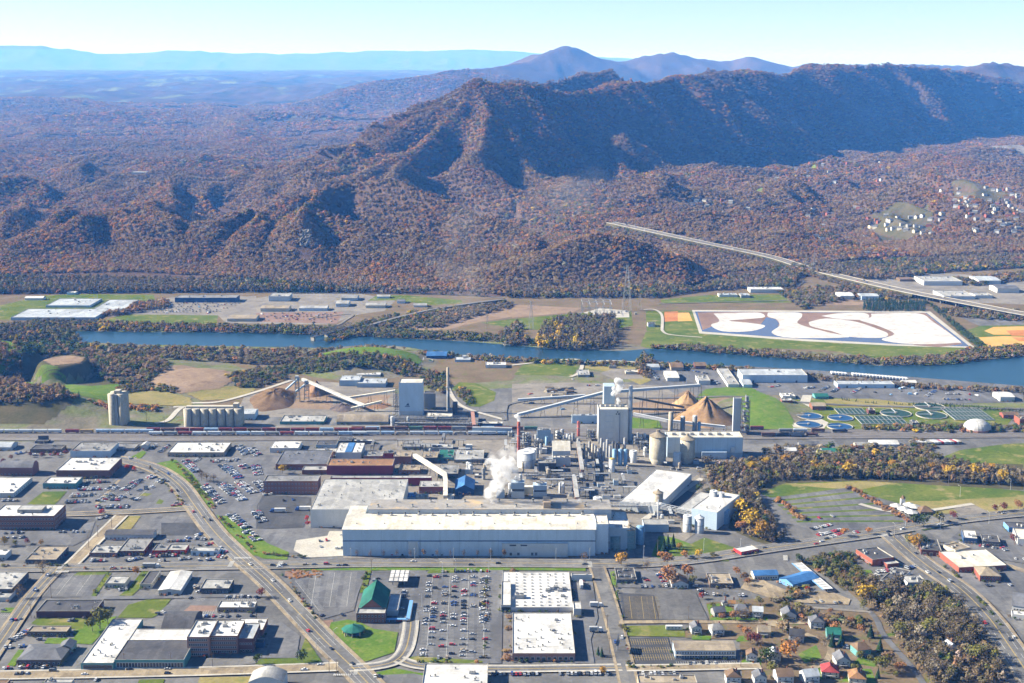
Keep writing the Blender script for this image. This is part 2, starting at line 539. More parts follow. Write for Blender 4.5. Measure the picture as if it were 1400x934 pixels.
def scatter(name, xyz, height, width, tint, which, label, cat):
 n = len(xyz)
 me = bpy.data.meshes.new(name)
 me.vertices.add(n)
 me.vertices.foreach_set('co', np.asarray(xyz, np.float32).ravel())
 def at(nm, t, field, arr, dt=np.float32):
  a = me.attributes.new(nm, t, 'POINT')
  a.data.foreach_set(field, np.ascontiguousarray(arr, dt).ravel())
 at('scl', 'FLOAT_VECTOR', 'vector', np.stack([width, width, height], 1))
 at('turn', 'FLOAT', 'value', nrg.uniform(0, 6.283, n))
 at('which', 'INT', 'value', which, np.int32)
 at('tint', 'FLOAT_COLOR', 'color', np.concatenate([tint, np.ones((n, 1))], 1))
 me.update()
 o = bpy.data.objects.new(name, me)
 COL.objects.link(o)
 md = o.modifiers.new('scatter', 'NODES')
 md.node_group = SCATTER
 o['kind'] = 'stuff'
 o['label'] = label
 o['category'] = cat
 print(name, n)
 return o
def tints(x, y, seed, mix):
 """choose a leaf colour for each tree, in drifts; mix: list of (palette key, share)"""
 n = len(x)
 f = fbm(x / 260.0, y / 260.0, seed, 3) * 0.62 + nrg.uniform(0, 1, n) * 0.38
 r = np.argsort(np.argsort(f)) / max(n, 1)
 T = np.zeros((n, 3))
 K = np.zeros(n, int)
 lo = 0.0
 tot = sum(s for _, s in mix)
 for i, (k, s) in enumerate(mix):
  hi = lo + s / tot
  q = (r >= lo) & (r < hi + 1e-9)
  T[q] = PAL[k]
  K[q] = 2 if k == 'pine' else (1 if k in ('grey', 'pale', 'dusk') else 0)
  lo = hi
 T *= nrg.uniform(0.86, 1.14, (n, 1))
 T *= nrg.uniform(0.92, 1.08, (n, 3))
 W_ = np.where(K == 2, nrg.integers(8, 10, n), np.where((K == 1) & (nrg.random(n) < 0.6), nrg.integers(5, 8, n), nrg.integers(0, 5, n)))
 return T, W_
CLEAR = []          # clearings in the forest: (polygon in ground x, y)
def clearing(pts, z=20.0):
 CLEAR.append([tuple(G(a, b, z).xy) for a, b in pts])
def inside(poly, x, y):
 r = np.zeros(len(x), bool)
 n = len(poly)
 for i in range(n):
  x0, y0 = poly[i]
  x1, y1 = poly[(i + 1) % n]
  c = ((y0 > y) != (y1 > y)) & (x < (x1 - x0) * (y - y0) / ((y1 - y0) or 1e-9) + x0)
  r ^= c
 return r
def build_forest():
 # near mountain and foothills, tree by tree; crowns grow coarser only where a tree is under a pixel or two
 bands = [(2450, 3600, 7.6, 8.5), (3600, 5200, 9.3, 9.5), (5200, 8200, 13, 11), (8200, 13000, 25, 17)]
 P = []
 for y0, y1, sp, hh in bands:
  ny = int((y1 - y0) / sp)
  for j in range(ny):
   y = y0 + j * sp
   w = 0.47 * y
   n = int(2 * w / sp)
   xs = np.linspace(-w, w, n) + nrg.uniform(-0.5, 0.5, n) * sp
   yy = np.full(n, y) + nrg.uniform(-0.5, 0.5, n) * sp
   P.append(np.stack([xs, yy, np.full(n, hh), np.full(n, sp)], 1))
 P = np.concatenate(P)
 x, y = P[:, 0], P[:, 1]
 foot = np.interp(x / y, _fu, _fy)
 ok = y > foot - 30 + 40 * fbm(x / 90, y / 90, 77, 2)
 # glades and farm fields: more of them on the plain, few on steep ground
 z = land(x, y)
 zx = land(x + 15, y)
 zy = land(x, y + 15)
 steep = np.hypot(zx - z, zy - z) / 15
 f = fbm(x / 330.0, y / 520.0, 91, 4)
 glade = (f > 0.66) & (steep < 0.2) & (y > 3300) | (f > 0.585) & (steep < 0.16) & (y > 5500)
 ok &= ~glade
 ok &= ~((y > 9000) & (x / y > 0.12))
 ok &= nrg.random(len(x)) < np.where(steep < 0.15, 0.86, 0.97)
 for poly in CLEAR:
  ok &= ~inside(poly, x, y)
 for A, B in zip(HWY_W[:-1], HWY_W[1:]):
  t = np.clip(((x - A.x) * (B.x - A.x) + (y - A.y) * (B.y - A.y)) / ((B.x - A.x) ** 2 + (B.y - A.y) ** 2), 0, 1)
  ok &= np.hypot(x - A.x - t * (B.x - A.x), y - A.y - t * (B.y - A.y)) > np.where(y < A.y + t * (B.y - A.y), np.where(z + 9 < A.z + t * (B.z - A.z), 26, 75), 22)
 # drop what the ridges hide for certain: steep far slopes that fall away from the valley
 P, z, zy = P[ok], z[ok], zy[ok]
 x, y = P[:, 0], P[:, 1]
 away = (zy - z) / 15 < -(HC - z - 25) / y - 0.35
 P, z = P[~away], z[~away]
 x, y = P[:, 0], P[:, 1]
 T, K = tints(x, y, 61, [('pine', 3), ('grey', 44), ('pale', 7), ('brown', 28), ('rust', 13), ('orange', 4), ('gold', 0.6), ('olive', 4)])
 n = len(x)
 h = P[:, 2] * nrg.uniform(0.8, 1.25, n)
 wd = P[:, 3] * nrg.uniform(1.2, 1.75, n)
 scatter('forest', np.stack([x, y, z - 0.4], 1), h, wd, T, K, 'brown and rust autumn forest covering the mountain and foothills', 'forest')
# -- mesh building helpers
class MB:
 def __init__(self):
  self.v, self.f, self.i = [], [], []
 def face(self, pts, m=0):
  b = len(self.v)
  self.v += [tuple(p) for p in pts]
  self.f.append(tuple(range(b, b + len(pts))))
  self.i.append(m)
 def box(self, x0, x1, y0, y1, z0, z1, m=0, top=None, bottom=False):
  b = len(self.v)
  self.v += [(x0, y0, z0), (x1, y0, z0), (x1, y1, z0), (x0, y1, z0), (x0, y0, z1), (x1, y0, z1), (x1, y1, z1), (x0, y1, z1)]
  q = [(0, 1, 5, 4), (1, 2, 6, 5), (2, 3, 7, 6), (3, 0, 4, 7), (4, 5, 6, 7)] + ([(3, 2, 1, 0)] if bottom else [])
  self.f += [tuple(b + k for k in t) for t in q]
  self.i += [m] * 4 + [m if top is None else top] + ([m] if bottom else [])
  return self
 def cyl(self, x, y, z0, z1, r0, r1=None, n=14, m=0, cap=None, roofh=0.0, capm=None):
  r1 = r0 if r1 is None else r1
  b = len(self.v)
  for z, r in ((z0, r0), (z1, r1)):
   for k in range(n):
    a = 2 * math.pi * k / n
    self.v.append((x + r * math.cos(a), y + r * math.sin(a), z))
  for k in range(n):
   self.f.append((b + k, b + (k + 1) % n, b + n + (k + 1) % n, b + n + k))
   self.i.append(m)
  self.v.append((x, y, z1 + roofh))
  for k in range(n):
   self.f.append((b + n + k, b + n + (k + 1) % n, b + 2 * n))
   self.i.append(m if capm is None else capm)
  return self
 def bar(self, p, q, r, n=4, m=0, flat=None):
  """a beam or pipe from p to q; flat=(w, h) gives a box section"""
  p, q = Vector(p), Vector(q)
  d = (q - p).normalized()
  u = d.cross(Vector((0, 0, 1)))
  u = u.normalized() if u.length > 1e-4 else Vector((1, 0, 0))
  w = u.cross(d)
  b = len(self.v)
  if flat:
   ring = [(-flat[0] / 2, -flat[1] / 2), (flat[0] / 2, -flat[1] / 2), (flat[0] / 2, flat[1] / 2), (-flat[0] / 2, flat[1] / 2)]
  else:
   ring = [(r * math.cos(2 * math.pi * (k + .5) / n), r * math.sin(2 * math.pi * (k + .5) / n)) for k in range(n)]
  k_ = len(ring)
  for c in (p, q):
   self.v += [tuple(c + u * a + w * e) for a, e in ring]
  for k in range(k_):
   self.f.append((b + k, b + (k + 1) % k_, b + k_ + (k + 1) % k_, b + k_ + k))
   self.i.append(m)
  self.f.append(tuple(b + k for k in range(k_))[::-1])
  self.f.append(tuple(b + k_ + k for k in range(k_)))
  self.i += [m, m]
  return self
 def build(self, name, mats, parent=None, smooth=False):
  mats = mats if isinstance(mats, (list, tuple)) else [mats]
  me = make_mesh(name, self.v, self.f, mats, self.i)
  if smooth:
   me.polygons.foreach_set('use_smooth', [True] * len(me.polygons))
  o = bpy.data.objects.new(name, me)
  COL.objects.link(o)
  if parent:
   o.parent = parent
  return o
def tag(o, label, cat, group=None):
 o['label'] = label
 o['category'] = cat
 if group:
  o['group'] = group
 return o
def thing(name, label, cat, loc=(0, 0, 0), rz=0.0, group=None):
 o = bpy.data.objects.new(name, None)
 o.empty_display_size = 2
 COL.objects.link(o)
 o.location = loc
 o.rotation_euler = (0, 0, rz)
 return tag(o, label, cat, group)
def share(name, me, parent, loc, scale=(1, 1, 1), rz=0.0, mat=None):
 o = bpy.data.objects.new(name, me)
 COL.objects.link(o)
 o.parent = parent
 o.location = loc
 o.scale = scale
 o.rotation_euler = (0, 0, rz)
 if mat:
  o.material_slots[0].link = 'OBJECT'
  o.material_slots[0].material = mat
 return o

# -- palette of the town
def plain(name, c, rough=0.6, spec=0.3, metal=0.0):
 if name in MATS:
  return MATS[name]
 t = NT(name)
 t.color(c)
 t.rough(rough)
 t.p.inputs['Specular IOR Level'].default_value = spec
 t.p.inputs['Metallic'].default_value = metal
 MATS[name] = t.m
 return t.m
def roofm(key):
 R = dict(white=((0.46, 0.46, 0.45), (0.56, 0.56, 0.55), (0.36, 0.35, 0.33)), cream=((0.50, 0.48, 0.42), (0.58, 0.55, 0.48), (0.42, 0.37, 0.28)),
    grey=((0.17, 0.17, 0.17), (0.24, 0.24, 0.235), (0.12, 0.12, 0.12)), light=((0.28, 0.28, 0.27), (0.36, 0.36, 0.35), (0.22, 0.22, 0.21)),
    dark=((0.055, 0.055, 0.06), (0.085, 0.085, 0.09), (0.04, 0.04, 0.045)), tan=((0.24, 0.20, 0.145), (0.30, 0.255, 0.19), (0.17, 0.14, 0.11)),
    brown=((0.13, 0.085, 0.055), (0.18, 0.12, 0.075), (0.10, 0.07, 0.05)), red=((0.27, 0.04, 0.045), (0.33, 0.055, 0.055), (0.2, 0.035, 0.035)),
    green=((0.014, 0.105, 0.08), (0.02, 0.135, 0.10), (0.012, 0.085, 0.065)), blue=((0.035, 0.12, 0.30), (0.05, 0.16, 0.37), (0.03, 0.10, 0.24)),
    slate=((0.10, 0.105, 0.12), (0.15, 0.155, 0.17), (0.08, 0.08, 0.09)), rust=((0.22, 0.115, 0.05), (0.29, 0.16, 0.075), (0.14, 0.08, 0.05)),
    metal=((0.30, 0.33, 0.36), (0.38, 0.41, 0.44), (0.24, 0.26, 0.28)))[key]
 return mottled('roof_' + key, R[0], R[1], 0.035, 0.35, 0.8, R[2], slabs=0.07)
def wallm(key):
 if 'wall_' + key in MATS:
  return MATS['wall_' + key]
 C = dict(brick=(0.19, 0.085, 0.06), redbrick=(0.24, 0.075, 0.05), darkbrick=(0.11, 0.045, 0.042), tan=(0.34, 0.26, 0.18), cream=(0.46, 0.42, 0.33), white=(0.50, 0.50, 0.49),
    blue=(0.42, 0.52, 0.62), bluegrey=(0.30, 0.38, 0.46), teal=(0.10, 0.26, 0.26), maroon=(0.19, 0.03, 0.045), grey=(0.24, 0.24, 0.235), dark=(0.07, 0.075, 0.085),
    concrete=(0.37, 0.34, 0.28), navy=(0.03, 0.07, 0.16), brown=(0.13, 0.09, 0.065), skyblue=(0.12, 0.27, 0.50), redpaint=(0.38, 0.03, 0.035), lightmetal=(0.44, 0.47, 0.49), sage=(0.22, 0.27, 0.22), pinkbrick=(0.30, 0.16, 0.12))[key]
 t = NT('wall_' + key)
 n = t.ramp(t.noise((0.25, 0.25, 0.06), 4), [(0.3, (0.9,) * 3), (0.7, (1.05,) * 3)])
 fine = t.ramp(t.noise((1.1, 1.1, 2.6), 2), [(0.3, (0.88,) * 3), (0.7, (1.05,) * 3)])
 t.color(t.mix(1.0, t.mix(1.0, C, n, 'MULTIPLY'), fine, 'MULTIPLY'))
 t.rough(0.8)
 MATS['wall_' + key] = t.m
 return t.m
M_GLASS = plain('window_glass', (0.03, 0.04, 0.055), 0.15, 0.6)
M_FRAME = plain('window_frame', (0.42, 0.42, 0.40), 0.6)
M_STEEL = mottled('weathered_steel', (0.20, 0.205, 0.21), (0.30, 0.305, 0.31), 0.1, 1.0, 0.6)
M_DARKST = mottled('dark_steel', (0.06, 0.065, 0.07), (0.11, 0.115, 0.12), 0.1, 1.0, 0.7)
M_GALV = mottled('galvanised', (0.36, 0.38, 0.40), (0.46, 0.48, 0.50), 0.1, 1.0, 0.5)
M_UNIT = mottled('unit_paint', (0.30, 0.30, 0.29), (0.42, 0.42, 0.41), 0.3, 2.0, 0.6)
M_CONC = mottled('concrete', (0.30, 0.285, 0.25), (0.38, 0.36, 0.32), 0.05, 0.6, 0.9, (0.24, 0.22, 0.19))
M_SILO = mottled('silo_concrete', (0.36, 0.32, 0.25), (0.45, 0.41, 0.33), 0.12, 0.7, 0.9, (0.28, 0.25, 0.2))
M_WOODP = plain('pole_wood', (0.13, 0.10, 0.075), 0.9)
M_YELLOW = plain('yellow_paint', (0.36, 0.26, 0.07), 0.7)
M_PAINT = mottled('road_paint', (0.42, 0.42, 0.40), (0.50, 0.50, 0.48), 0.5, 3.0)

# -- ground cover
GM = dict(
 asphalt=mottled('asphalt', (0.098, 0.10, 0.106), (0.14, 0.14, 0.144), 0.02, 0.25, 0.95, (0.075, 0.076, 0.08), slabs=0.045),
 dark_asphalt=mottled('dark_asphalt', (0.045, 0.047, 0.052), (0.065, 0.067, 0.072), 0.03, 0.3, 0.95, slabs=0.06),
 old_asphalt=mottled('old_asphalt', (0.105, 0.104, 0.104), (0.152, 0.149, 0.143), 0.03, 0.3, 0.95, (0.085, 0.085, 0.083), slabs=0.03),
 tanroad=mottled('tan_concrete', (0.225, 0.18, 0.12), (0.285, 0.235, 0.16), 0.04, 0.5, 0.95, slabs=0.12),
 pale=mottled('pale_concrete', (0.34, 0.32, 0.28), (0.42, 0.40, 0.35), 0.04, 0.5, 0.95, (0.29, 0.27, 0.23)),
 gravel=mottled('gravel', (0.145, 0.132, 0.115), (0.225, 0.205, 0.175), 0.025, 0.3, 1.0, (0.10, 0.093, 0.083)),
 ballast=mottled('ballast', (0.125, 0.115, 0.11), (0.175, 0.165, 0.155), 0.04, 0.5, 1.0, (0.10, 0.095, 0.09)),
 grass=mottled('mown_grass', (0.065, 0.105, 0.018), (0.125, 0.145, 0.032), 0.02, 0.25, 1.0, (0.19, 0.165, 0.07), 0.0),
 lush=mottled('lush_grass', (0.075, 0.14, 0.02), (0.115, 0.17, 0.03), 0.05, 0.4, 1.0, (0.14, 0.15, 0.05), 0.0),
 dry=mottled('dry_grass', (0.19, 0.17, 0.065), (0.25, 0.21, 0.09), 0.025, 0.3, 1.0, (0.13, 0.14, 0.04), 0.0),
 dirt=mottled('brown_dirt', (0.20, 0.145, 0.10), (0.27, 0.20, 0.14), 0.025, 0.3, 1.0, (0.15, 0.105, 0.075), 0.0),
 reddirt=mottled('red_clay', (0.36, 0.14, 0.055), (0.42, 0.2, 0.08), 0.03, 0.3, 1.0, None, 0.0),
 ochre=mottled('ochre_sand', (0.46, 0.27, 0.08), (0.52, 0.32, 0.11), 0.03, 0.3, 1.0, None, 0.0),
 brush=mottled('brown_brush', (0.125, 0.095, 0.06), (0.17, 0.13, 0.085), 0.03, 0.3, 1.0, (0.10, 0.105, 0.04), 0.0),
 scrub=mottled('dark_scrub', (0.06, 0.062, 0.03), (0.10, 0.085, 0.05), 0.03, 0.3, 1.0, None, 0.0),
 sludge=mottled('white_lime_sludge', (0.42, 0.405, 0.385), (0.5, 0.49, 0.475), 0.02, 0.12, 0.9, (0.33, 0.295, 0.26)),
 mud=mottled('brown_mud', (0.16, 0.10, 0.075), (0.22, 0.145, 0.11), 0.03, 0.3, 0.9),
)
LAYER = [0]
def patch(name, pts, mat, z=None, R=None):
 """a flat sheet of ground cover, laid a little above the sheets laid before it"""
 if z is None:
  LAYER[0] += 1
  z = 0.05 + LAYER[0] * 0.004
 c = [G(*(zp(R, *p) if R else p)) for p in pts]
 return mesh_obj(name, [(p.x, p.y, z) for p in c], [tuple(range(len(c)))[::-1] if _ccw(c) < 0 else tuple(range(len(c)))], GM.get(mat, mat), kind='structure')
def _ccw(c):
 return sum(a.x * b.y - b.x * a.y for a, b in zip(c, c[1:] + c[:1]))
def drape(name, pts, mat, step=3.0, lift=0.25, z=0.0, smooth=True):
 c = [G(*p, z) for p in pts]
 poly = [(p.x, p.y) for p in c]
 x0, x1 = min(p[0] for p in poly), max(p[0] for p in poly)
 y0, y1 = min(p[1] for p in poly), max(p[1] for p in poly)
 xs, ys = np.arange(x0, x1 + step, step), np.arange(y0, y1 + step, step)
 X, Y = np.meshgrid(xs, ys)
 xf, yf = X.ravel(), Y.ravel()
 zf = land(xf, yf) + lift
 wob = 1.5 * (fbm(xf / 9, yf / 9, 71, 2) - .5)
 keep = inside(poly, xf + step / 2 + wob * 2, yf + step / 2 + wob * 2).reshape(X.shape)
 nc = X.shape[1]
 F = [(r * nc + q, r * nc + q + 1, (r + 1) * nc + q + 1, (r + 1) * nc + q) for r in range(X.shape[0] - 1) for q in range(nc - 1) if keep[r, q]]
 used = sorted({k for f in F for k in f})
 mp = {k: n for n, k in enumerate(used)}
 return mesh_obj(name, [(xf[k], yf[k], zf[k]) for k in used], [tuple(mp[k] for k in f) for f in F], GM.get(mat, mat), kind='structure', smooth=smooth)
def smooth_line(P, k=6):
 """Catmull-Rom through ground points"""
 out = []
 n = len(P)
 for i in range(n - 1):
  a, b, c, d = P[max(i - 1, 0)], P[i], P[i + 1], P[min(i + 2, n - 1)]
  for j in range(k):
   t = j / k
   out.append(0.5 * ((2 * b) + (c - a) * t + (2 * a - 5 * b + 4 * c - d) * t * t + (3 * b - a - 3 * c + d) * t ** 3))
 out.append(P[-1])
 return out
def ribbon(P, off0, off1, z):
 V, F = [], []
 n = len(P)
 for i, p in enumerate(P):
  d = (P[min(i + 1, n - 1)] - P[max(i - 1, 0)])
  d.z = 0
  d.normalize()
  s = Vector((-d.y, d.x, 0))
  zz = p.z + z
  V += [(p.x + s.x * off0, p.y + s.y * off0, zz), (p.x + s.x * off1, p.y + s.y * off1, zz)]
 for i in range(n - 1):
  F.append((2 * i, 2 * i + 1, 2 * i + 3, 2 * i + 2) if off1 < off0 else (2 * i + 1, 2 * i, 2 * i + 2, 2 * i + 3))
 return V, F
def road(pts, w, mat='asphalt', side=None, lines=None, name='road', z=None, R=None, curve=True, walk=2.2, world=None):
 """a carriageway with raised side walks and painted lines; lines: 'double' yellow middle, 'lanes' adds white dashes"""
 P = world or [G(*(zp(R, *p) if R else p)) for p in pts]
 if curve and len(P) > 2:
  P = smooth_line(P)
 if z is None:
  LAYER[0] += 1
  z = 0.30 + LAYER[0] * 0.004
 o = mesh_obj(name, *ribbon(P, -w / 2, w / 2, z), GM[mat], kind='structure')
 if side:
  for s in (-1, 1):
   a, b = s * w / 2, s * (w / 2 + walk)
   V, F = ribbon(P, min(a, b), max(a, b), z + 0.13)
   n = len(V)
   E = []
   for i in range(len(P) - 1):        # kerb face
    k0, k1 = (2 * i + (1 if s < 0 else 0)), (2 * i + 2 + (1 if s < 0 else 0))
    a0, a1 = V[k0], V[k1]
    E.append((n + 2 * i, n + 2 * i + 1, k1, k0))
    V += [(a0[0], a0[1], z - 0.05), (a1[0], a1[1], z - 0.05)]
   so = mesh_obj('pavement', V, F + E, GM[side], kind='structure')
 if lines:
  mw = MB()
  my = MB()
  def strip(B, o0, o1, dash=None):
   L = 0.0
   V, F = ribbon(P, o0, o1, z + 0.03)
   for k, f in enumerate(F):
    if dash:
     L += (P[k + 1] - P[k]).length
     if int(L / dash) % 2:
      continue
    B.face([V[j] for j in f])
  strip(my, -0.4, -0.12)
  strip(my, 0.12, 0.4)
  if lines == 'lanes':
   for s in (-w / 4, w / 4):
    strip(mw, s - 0.12, s + 0.12, 6.0)
  for s in (-w / 2 + 0.5, w / 2 - 0.5):
   strip(mw, s - 0.12, s + 0.12)
  for B, m in ((mw, M_PAINT), (my, M_YELLOW)):
   q = B.build('lane_marking', m, o)
   q['kind'] = 'stuff'
 return o, P
ZK = 1 / 3.9914
REG = dict(A=(0, 560), B=(350, 560), C=(700, 560), D=(1050, 560), E=(0, 700), F=(350, 700), G=(700, 700), H=(1050, 700),
   I=(0, 380), J=(350, 380), K=(700, 380), L=(1050, 380))
def zp(R, x, y):
 ox, oy = REG[R]
 return ox + x * ZK, oy + y * ZK

# -- water
def water_material():
 t = NT('river_water')
 t.color((0.010, 0.036, 0.060))
 t.rough(0.28)
 t.p.inputs['Specular IOR Level'].default_value = 0.3
 t.bump(t.noise((0.25, 0.6, 0.3), 4), 0.35, 0.4)
 return t.m
M_WATER = water_material()
RIVER_UP = [(-300, 448), (60, 452), (180, 454), (350, 455), (500, 460), (640, 467), (760, 477), (850, 480), (900, 476), (1000, 484), (1100, 492), (1200, 500), (1290, 499), (1330, 494), (1400, 487), (1700, 470)]
RIVER_LO = [(-300, 462), (60, 465), (180, 471), (350, 474), (500, 477), (620, 484), (720, 491), (800, 497), (900, 496), (1000, 502), (1100, 514), (1200, 522), (1300, 530), (1400, 532), (1700, 532)]
patch('river', RIVER_UP + RIVER_LO[::-1], M_WATER, 0.05)
patch('river', [(880, 421), (960, 421), (1100, 422), (1300, 430), (1300, 433), (1180, 430), (1100, 427), (960, 426), (880, 425)], M_WATER, 0.05)
# -- fields, yards and lots of the valley floor
def gp(name, R, pts, mat):
 return patch(name, pts, mat, R=R)
# broad base tones
patch('yard', [(-500, 1500), (-300, 640), (-200, 583), (260, 575), (420, 545), (900, 520), (1420, 560), (1600, 640), (1700, 1500)], 'old_asphalt')
patch('field', [(-400, 445), (-400, 408), (0, 404), (300, 399), (700, 404), (950, 402), (1100, 380), (1500, 360), (1700, 470), (1330, 490), (900, 472), (640, 464), (300, 452)], 'brush')
gp('meadow', 'I', [(-300, 230), (0, 225), (0, 150), (250, 95), (420, 88), (840, 92), (845, 120), (760, 145), (600, 195), (300, 225)], 'grass')
gp('meadow', 'I', [(560, 235), (640, 210), (720, 200), (1190, 205), (1180, 258), (700, 258)], 'grass')
gp('yard', 'I', [(690, 190), (780, 130), (940, 105), (1397, 100), (1397, 250), (1230, 245), (1190, 205), (750, 200)], 'gravel')
gp('yard', 'J', [(0, 110), (200, 80), (560, 85), (640, 100), (760, 125), (700, 180), (560, 200), (400, 255), (0, 250)], 'gravel')
gp('yard', 'J', [(0, 190), (480, 185), (440, 250), (0, 240)], 'mud')
gp('meadow', 'J', [(610, 125), (660, 95), (820, 95), (1120, 122), (1130, 138), (960, 148), (760, 122)], 'grass')
gp('field', 'J', [(770, 262), (1000, 208), (1397, 148), (1397, 212), (1220, 240), (1060, 278), (900, 290)], 'dirt')
gp('field', 'K', [(0, 145), (380, 165), (330, 188), (0, 218)], 'dirt')
gp('meadow', 'K', [(-170, 245), (0, 225), (400, 190), (650, 180), (660, 260), (540, 285), (40, 282)], 'grass')
gp('substation_pad', 'K', [(390, 190), (480, 165), (640, 180), (640, 215), (470, 220)], 'pale')
gp('meadow', 'K', [(730, 180), (1000, 178), (1035, 292), (860, 300), (735, 292)], 'grass')
gp('clay_pit', 'K', [(832, 185), (905, 182), (910, 235), (828, 240)], 'reddirt')
gp('clay_pit', 'K', [(905, 190), (965, 188), (985, 235), (905, 238)], 'ochre')
gp('meadow', 'K', [(700, 372), (730, 296), (1040, 292), (1397, 312), (2330, 375), (2540, 372), (2590, 392), (2480, 455), (2080, 452), (1700, 392), (1397, 385), (1150, 398), (980, 392), (760, 388)], 'grass')
gp('field', 'K', [(810, 120), (1060, 95), (1397, 90), (1560, 95), (1560, 135), (820, 138)], 'grass')
gp('yard', 'L', [(215, 60), (420, 60), (470, 130), (620, 135), (610, 150), (215, 148)], 'dirt')
gp('yard', 'L', [(480, 20), (900, -30), (1500, 10), (1500, 150), (1000, 130), (620, 60)], 'gravel')
gp('yard', 'L', [(1050, 215), (1397, 190), (1500, 200), (1500, 270), (1160, 265)], 'old_asphalt')
gp('ball_field', 'L', [(1090, 285), (1160, 262), (1500, 255), (1500, 400), (1200, 398)], 'grass')
gp('ball_field', 'L', [(1180, 290), (1230, 268), (1397, 265), (1500, 280), (1500, 310), (1230, 310)], 'ochre')
gp('infield', 'L', [(1300, 288), (1397, 284), (1500, 290), (1500, 318), (1330, 316)], 'reddirt')
gp('ball_field', 'L', [(1148, 325), (1290, 318), (1500, 325), (1500, 388), (1210, 382)], 'ochre')
gp('infield', 'L', [(1330, 325), (1500, 322), (1500, 348), (1370, 346)], 'reddirt')
# the sludge lagoon: berm, murky water, white lime beds
M_MURK = NT('lagoon_water')
M_MURK.color((0.07, 0.075, 0.12)); M_MURK.rough(0.2)
patch('lagoon_berm', [(946, 424), (1271, 425.5), (1334, 476), (1226, 473), (1098, 466.5), (1030, 461.5), (956, 456)], 'pale')
patch('lagoon', [(950, 426), (1267, 428), (1326, 474), (1226, 470.5), (1100, 463.8), (1034, 459), (960, 453.5)], M_MURK.m)
gp('lagoon_mud', 'K', [(1012, 188), (1397, 186), (1560, 192), (1640, 235), (1560, 262), (1100, 262), (1040, 285)], 'mud')
gp('lagoon_mud', 'L', [(150, 190), (860, 192), (1040, 340), (1060, 362), (930, 378), (800, 368), (700, 320), (560, 320), (400, 322), (180, 262)], 'mud')
gp('lagoon', 'L', [(-10, 215), (40, 225), (62, 250), (20, 300), (130, 330), (-20, 318), (-60, 280)], M_MURK.m)
for q in ([(-297, 195), (-120, 190), (-40, 192), (-20, 215), (-110, 225), (-215, 234), (-110, 245), (-15, 262), (-90, 290), (-245, 292), (-312, 258), (-265, 236)],
   [(0, 190), (165, 190), (185, 212), (160, 245), (230, 272), (350, 302), (440, 324), (130, 328), (20, 300), (62, 262), (48, 228), (0, 212)],
   [(292, 208), (380, 194), (520, 192), (552, 210), (520, 228), (400, 226)],
   [(222, 242), (320, 222), (480, 240), (600, 280), (655, 306), (620, 327), (450, 322), (350, 292), (240, 266)],
   [(562, 196), (820, 195), (900, 240), (1040, 340), (1020, 356), (780, 362), (620, 338), (690, 306), (600, 262), (500, 230), (560, 216)]):
 P = [G(*zp('L', *p)) for p in q]
 P = smooth_line(P + P[:1], 4)[:-1]
 LAYER[0] += 1
 zz = 0.05 + LAYER[0] * 0.004
 mesh_obj('lime_bed', [(p.x, p.y, zz) for p in P], [tuple(range(len(P)))[::-1] if _ccw(P) < 0 else tuple(range(len(P)))], GM['sludge'], kind='structure')
# south bank
patch('brushland', [(-300, 585), (-300, 460), (60, 466), (180, 475), (350, 480), (520, 482), (640, 492), (720, 495), (700, 520), (420, 540), (260, 575), (0, 588)], 'brush')
drape('hill_side', [(-120, 462), (60, 470), (140, 480), (230, 500), (235, 528), (160, 545), (60, 520), (30, 560), (105, 565), (60, 583), (-120, 586)], 'scrub', 4)
drape('hill_top', [(-120, 466), (0, 464), (42, 466), (20, 486), (0, 493), (-120, 500)], 'lush', 3, 0.5, 32)
drape('hill_side', [(46, 492), (58, 482), (100, 476), (130, 486), (130, 512), (90, 518), (50, 512)], 'scrub', 3, 0.35, 12)
drape('plateau', [(58, 492), (92, 486), (116, 489), (112, 496), (72, 500)], 'dirt', 3, 0.6, 25)
drape('hill_meadow', [(32, 524), (66, 522), (96, 527), (125, 531), (160, 526), (178, 536), (240, 543), (262, 548), (262, 554), (130, 558), (95, 558), (50, 535)], 'lush', 3, 0.4)
drape('hill_meadow', [(172, 536), (205, 532), (262, 545), (262, 556), (175, 557)], 'dry', 3, 0.6)
drape('dirt_pad', [(200, 528), (228, 503), (250, 500), (322, 508), (330, 513), (300, 528), (246, 534)], 'dirt', 3, 0.5, 6)
drape('field', [(250, 536), (320, 530), (352, 521), (352, 530), (330, 545), (275, 548)], 'dry', 3, 0.3)
patch('field', [(-100, 572), (0, 568), (100, 565), (118, 566), (100, 580), (-100, 584)], 'dry')
patch('grass_strip', [(118, 577), (128, 566), (180, 560), (240, 558), (215, 570), (200, 577)], 'grass')
drape('landfill_mound', [(417, 493), (437, 482), (462, 475), (500, 472), (540, 474), (570, 481), (577, 489), (565, 498), (530, 496), (470, 494)], 'lush', 3, 0.4, 9)
gp('wood_yard', 'J', [(-60, 640), (180, 560), (420, 570), (760, 600), (760, 745), (360, 760), (-120, 760)], 'gravel')
gp('wood_yard', 'J', [(0, 640), (170, 565), (330, 570), (420, 640), (420, 720), (0, 705)], 'dirt')
gp('wood_yard', 'J', [(520, 640), (740, 640), (700, 690), (580, 700)], 'dirt')
gp('meadow', 'J', [(1075, 600), (1110, 570), (1200, 575), (1310, 625), (1300, 670), (1220, 705), (1160, 700)], 'grass')
gp('meadow', 'K', [(10, 530), (85, 445), (270, 443), (372, 480), (330, 535)], 'grass')
gp('meadow', 'K', [(385, 490), (440, 455), (660, 455), (760, 560), (700, 585), (560, 520)], 'dry')
gp('yard', 'K', [(480, 520), (560, 495), (680, 500), (720, 550), (560, 555)], 'gravel')
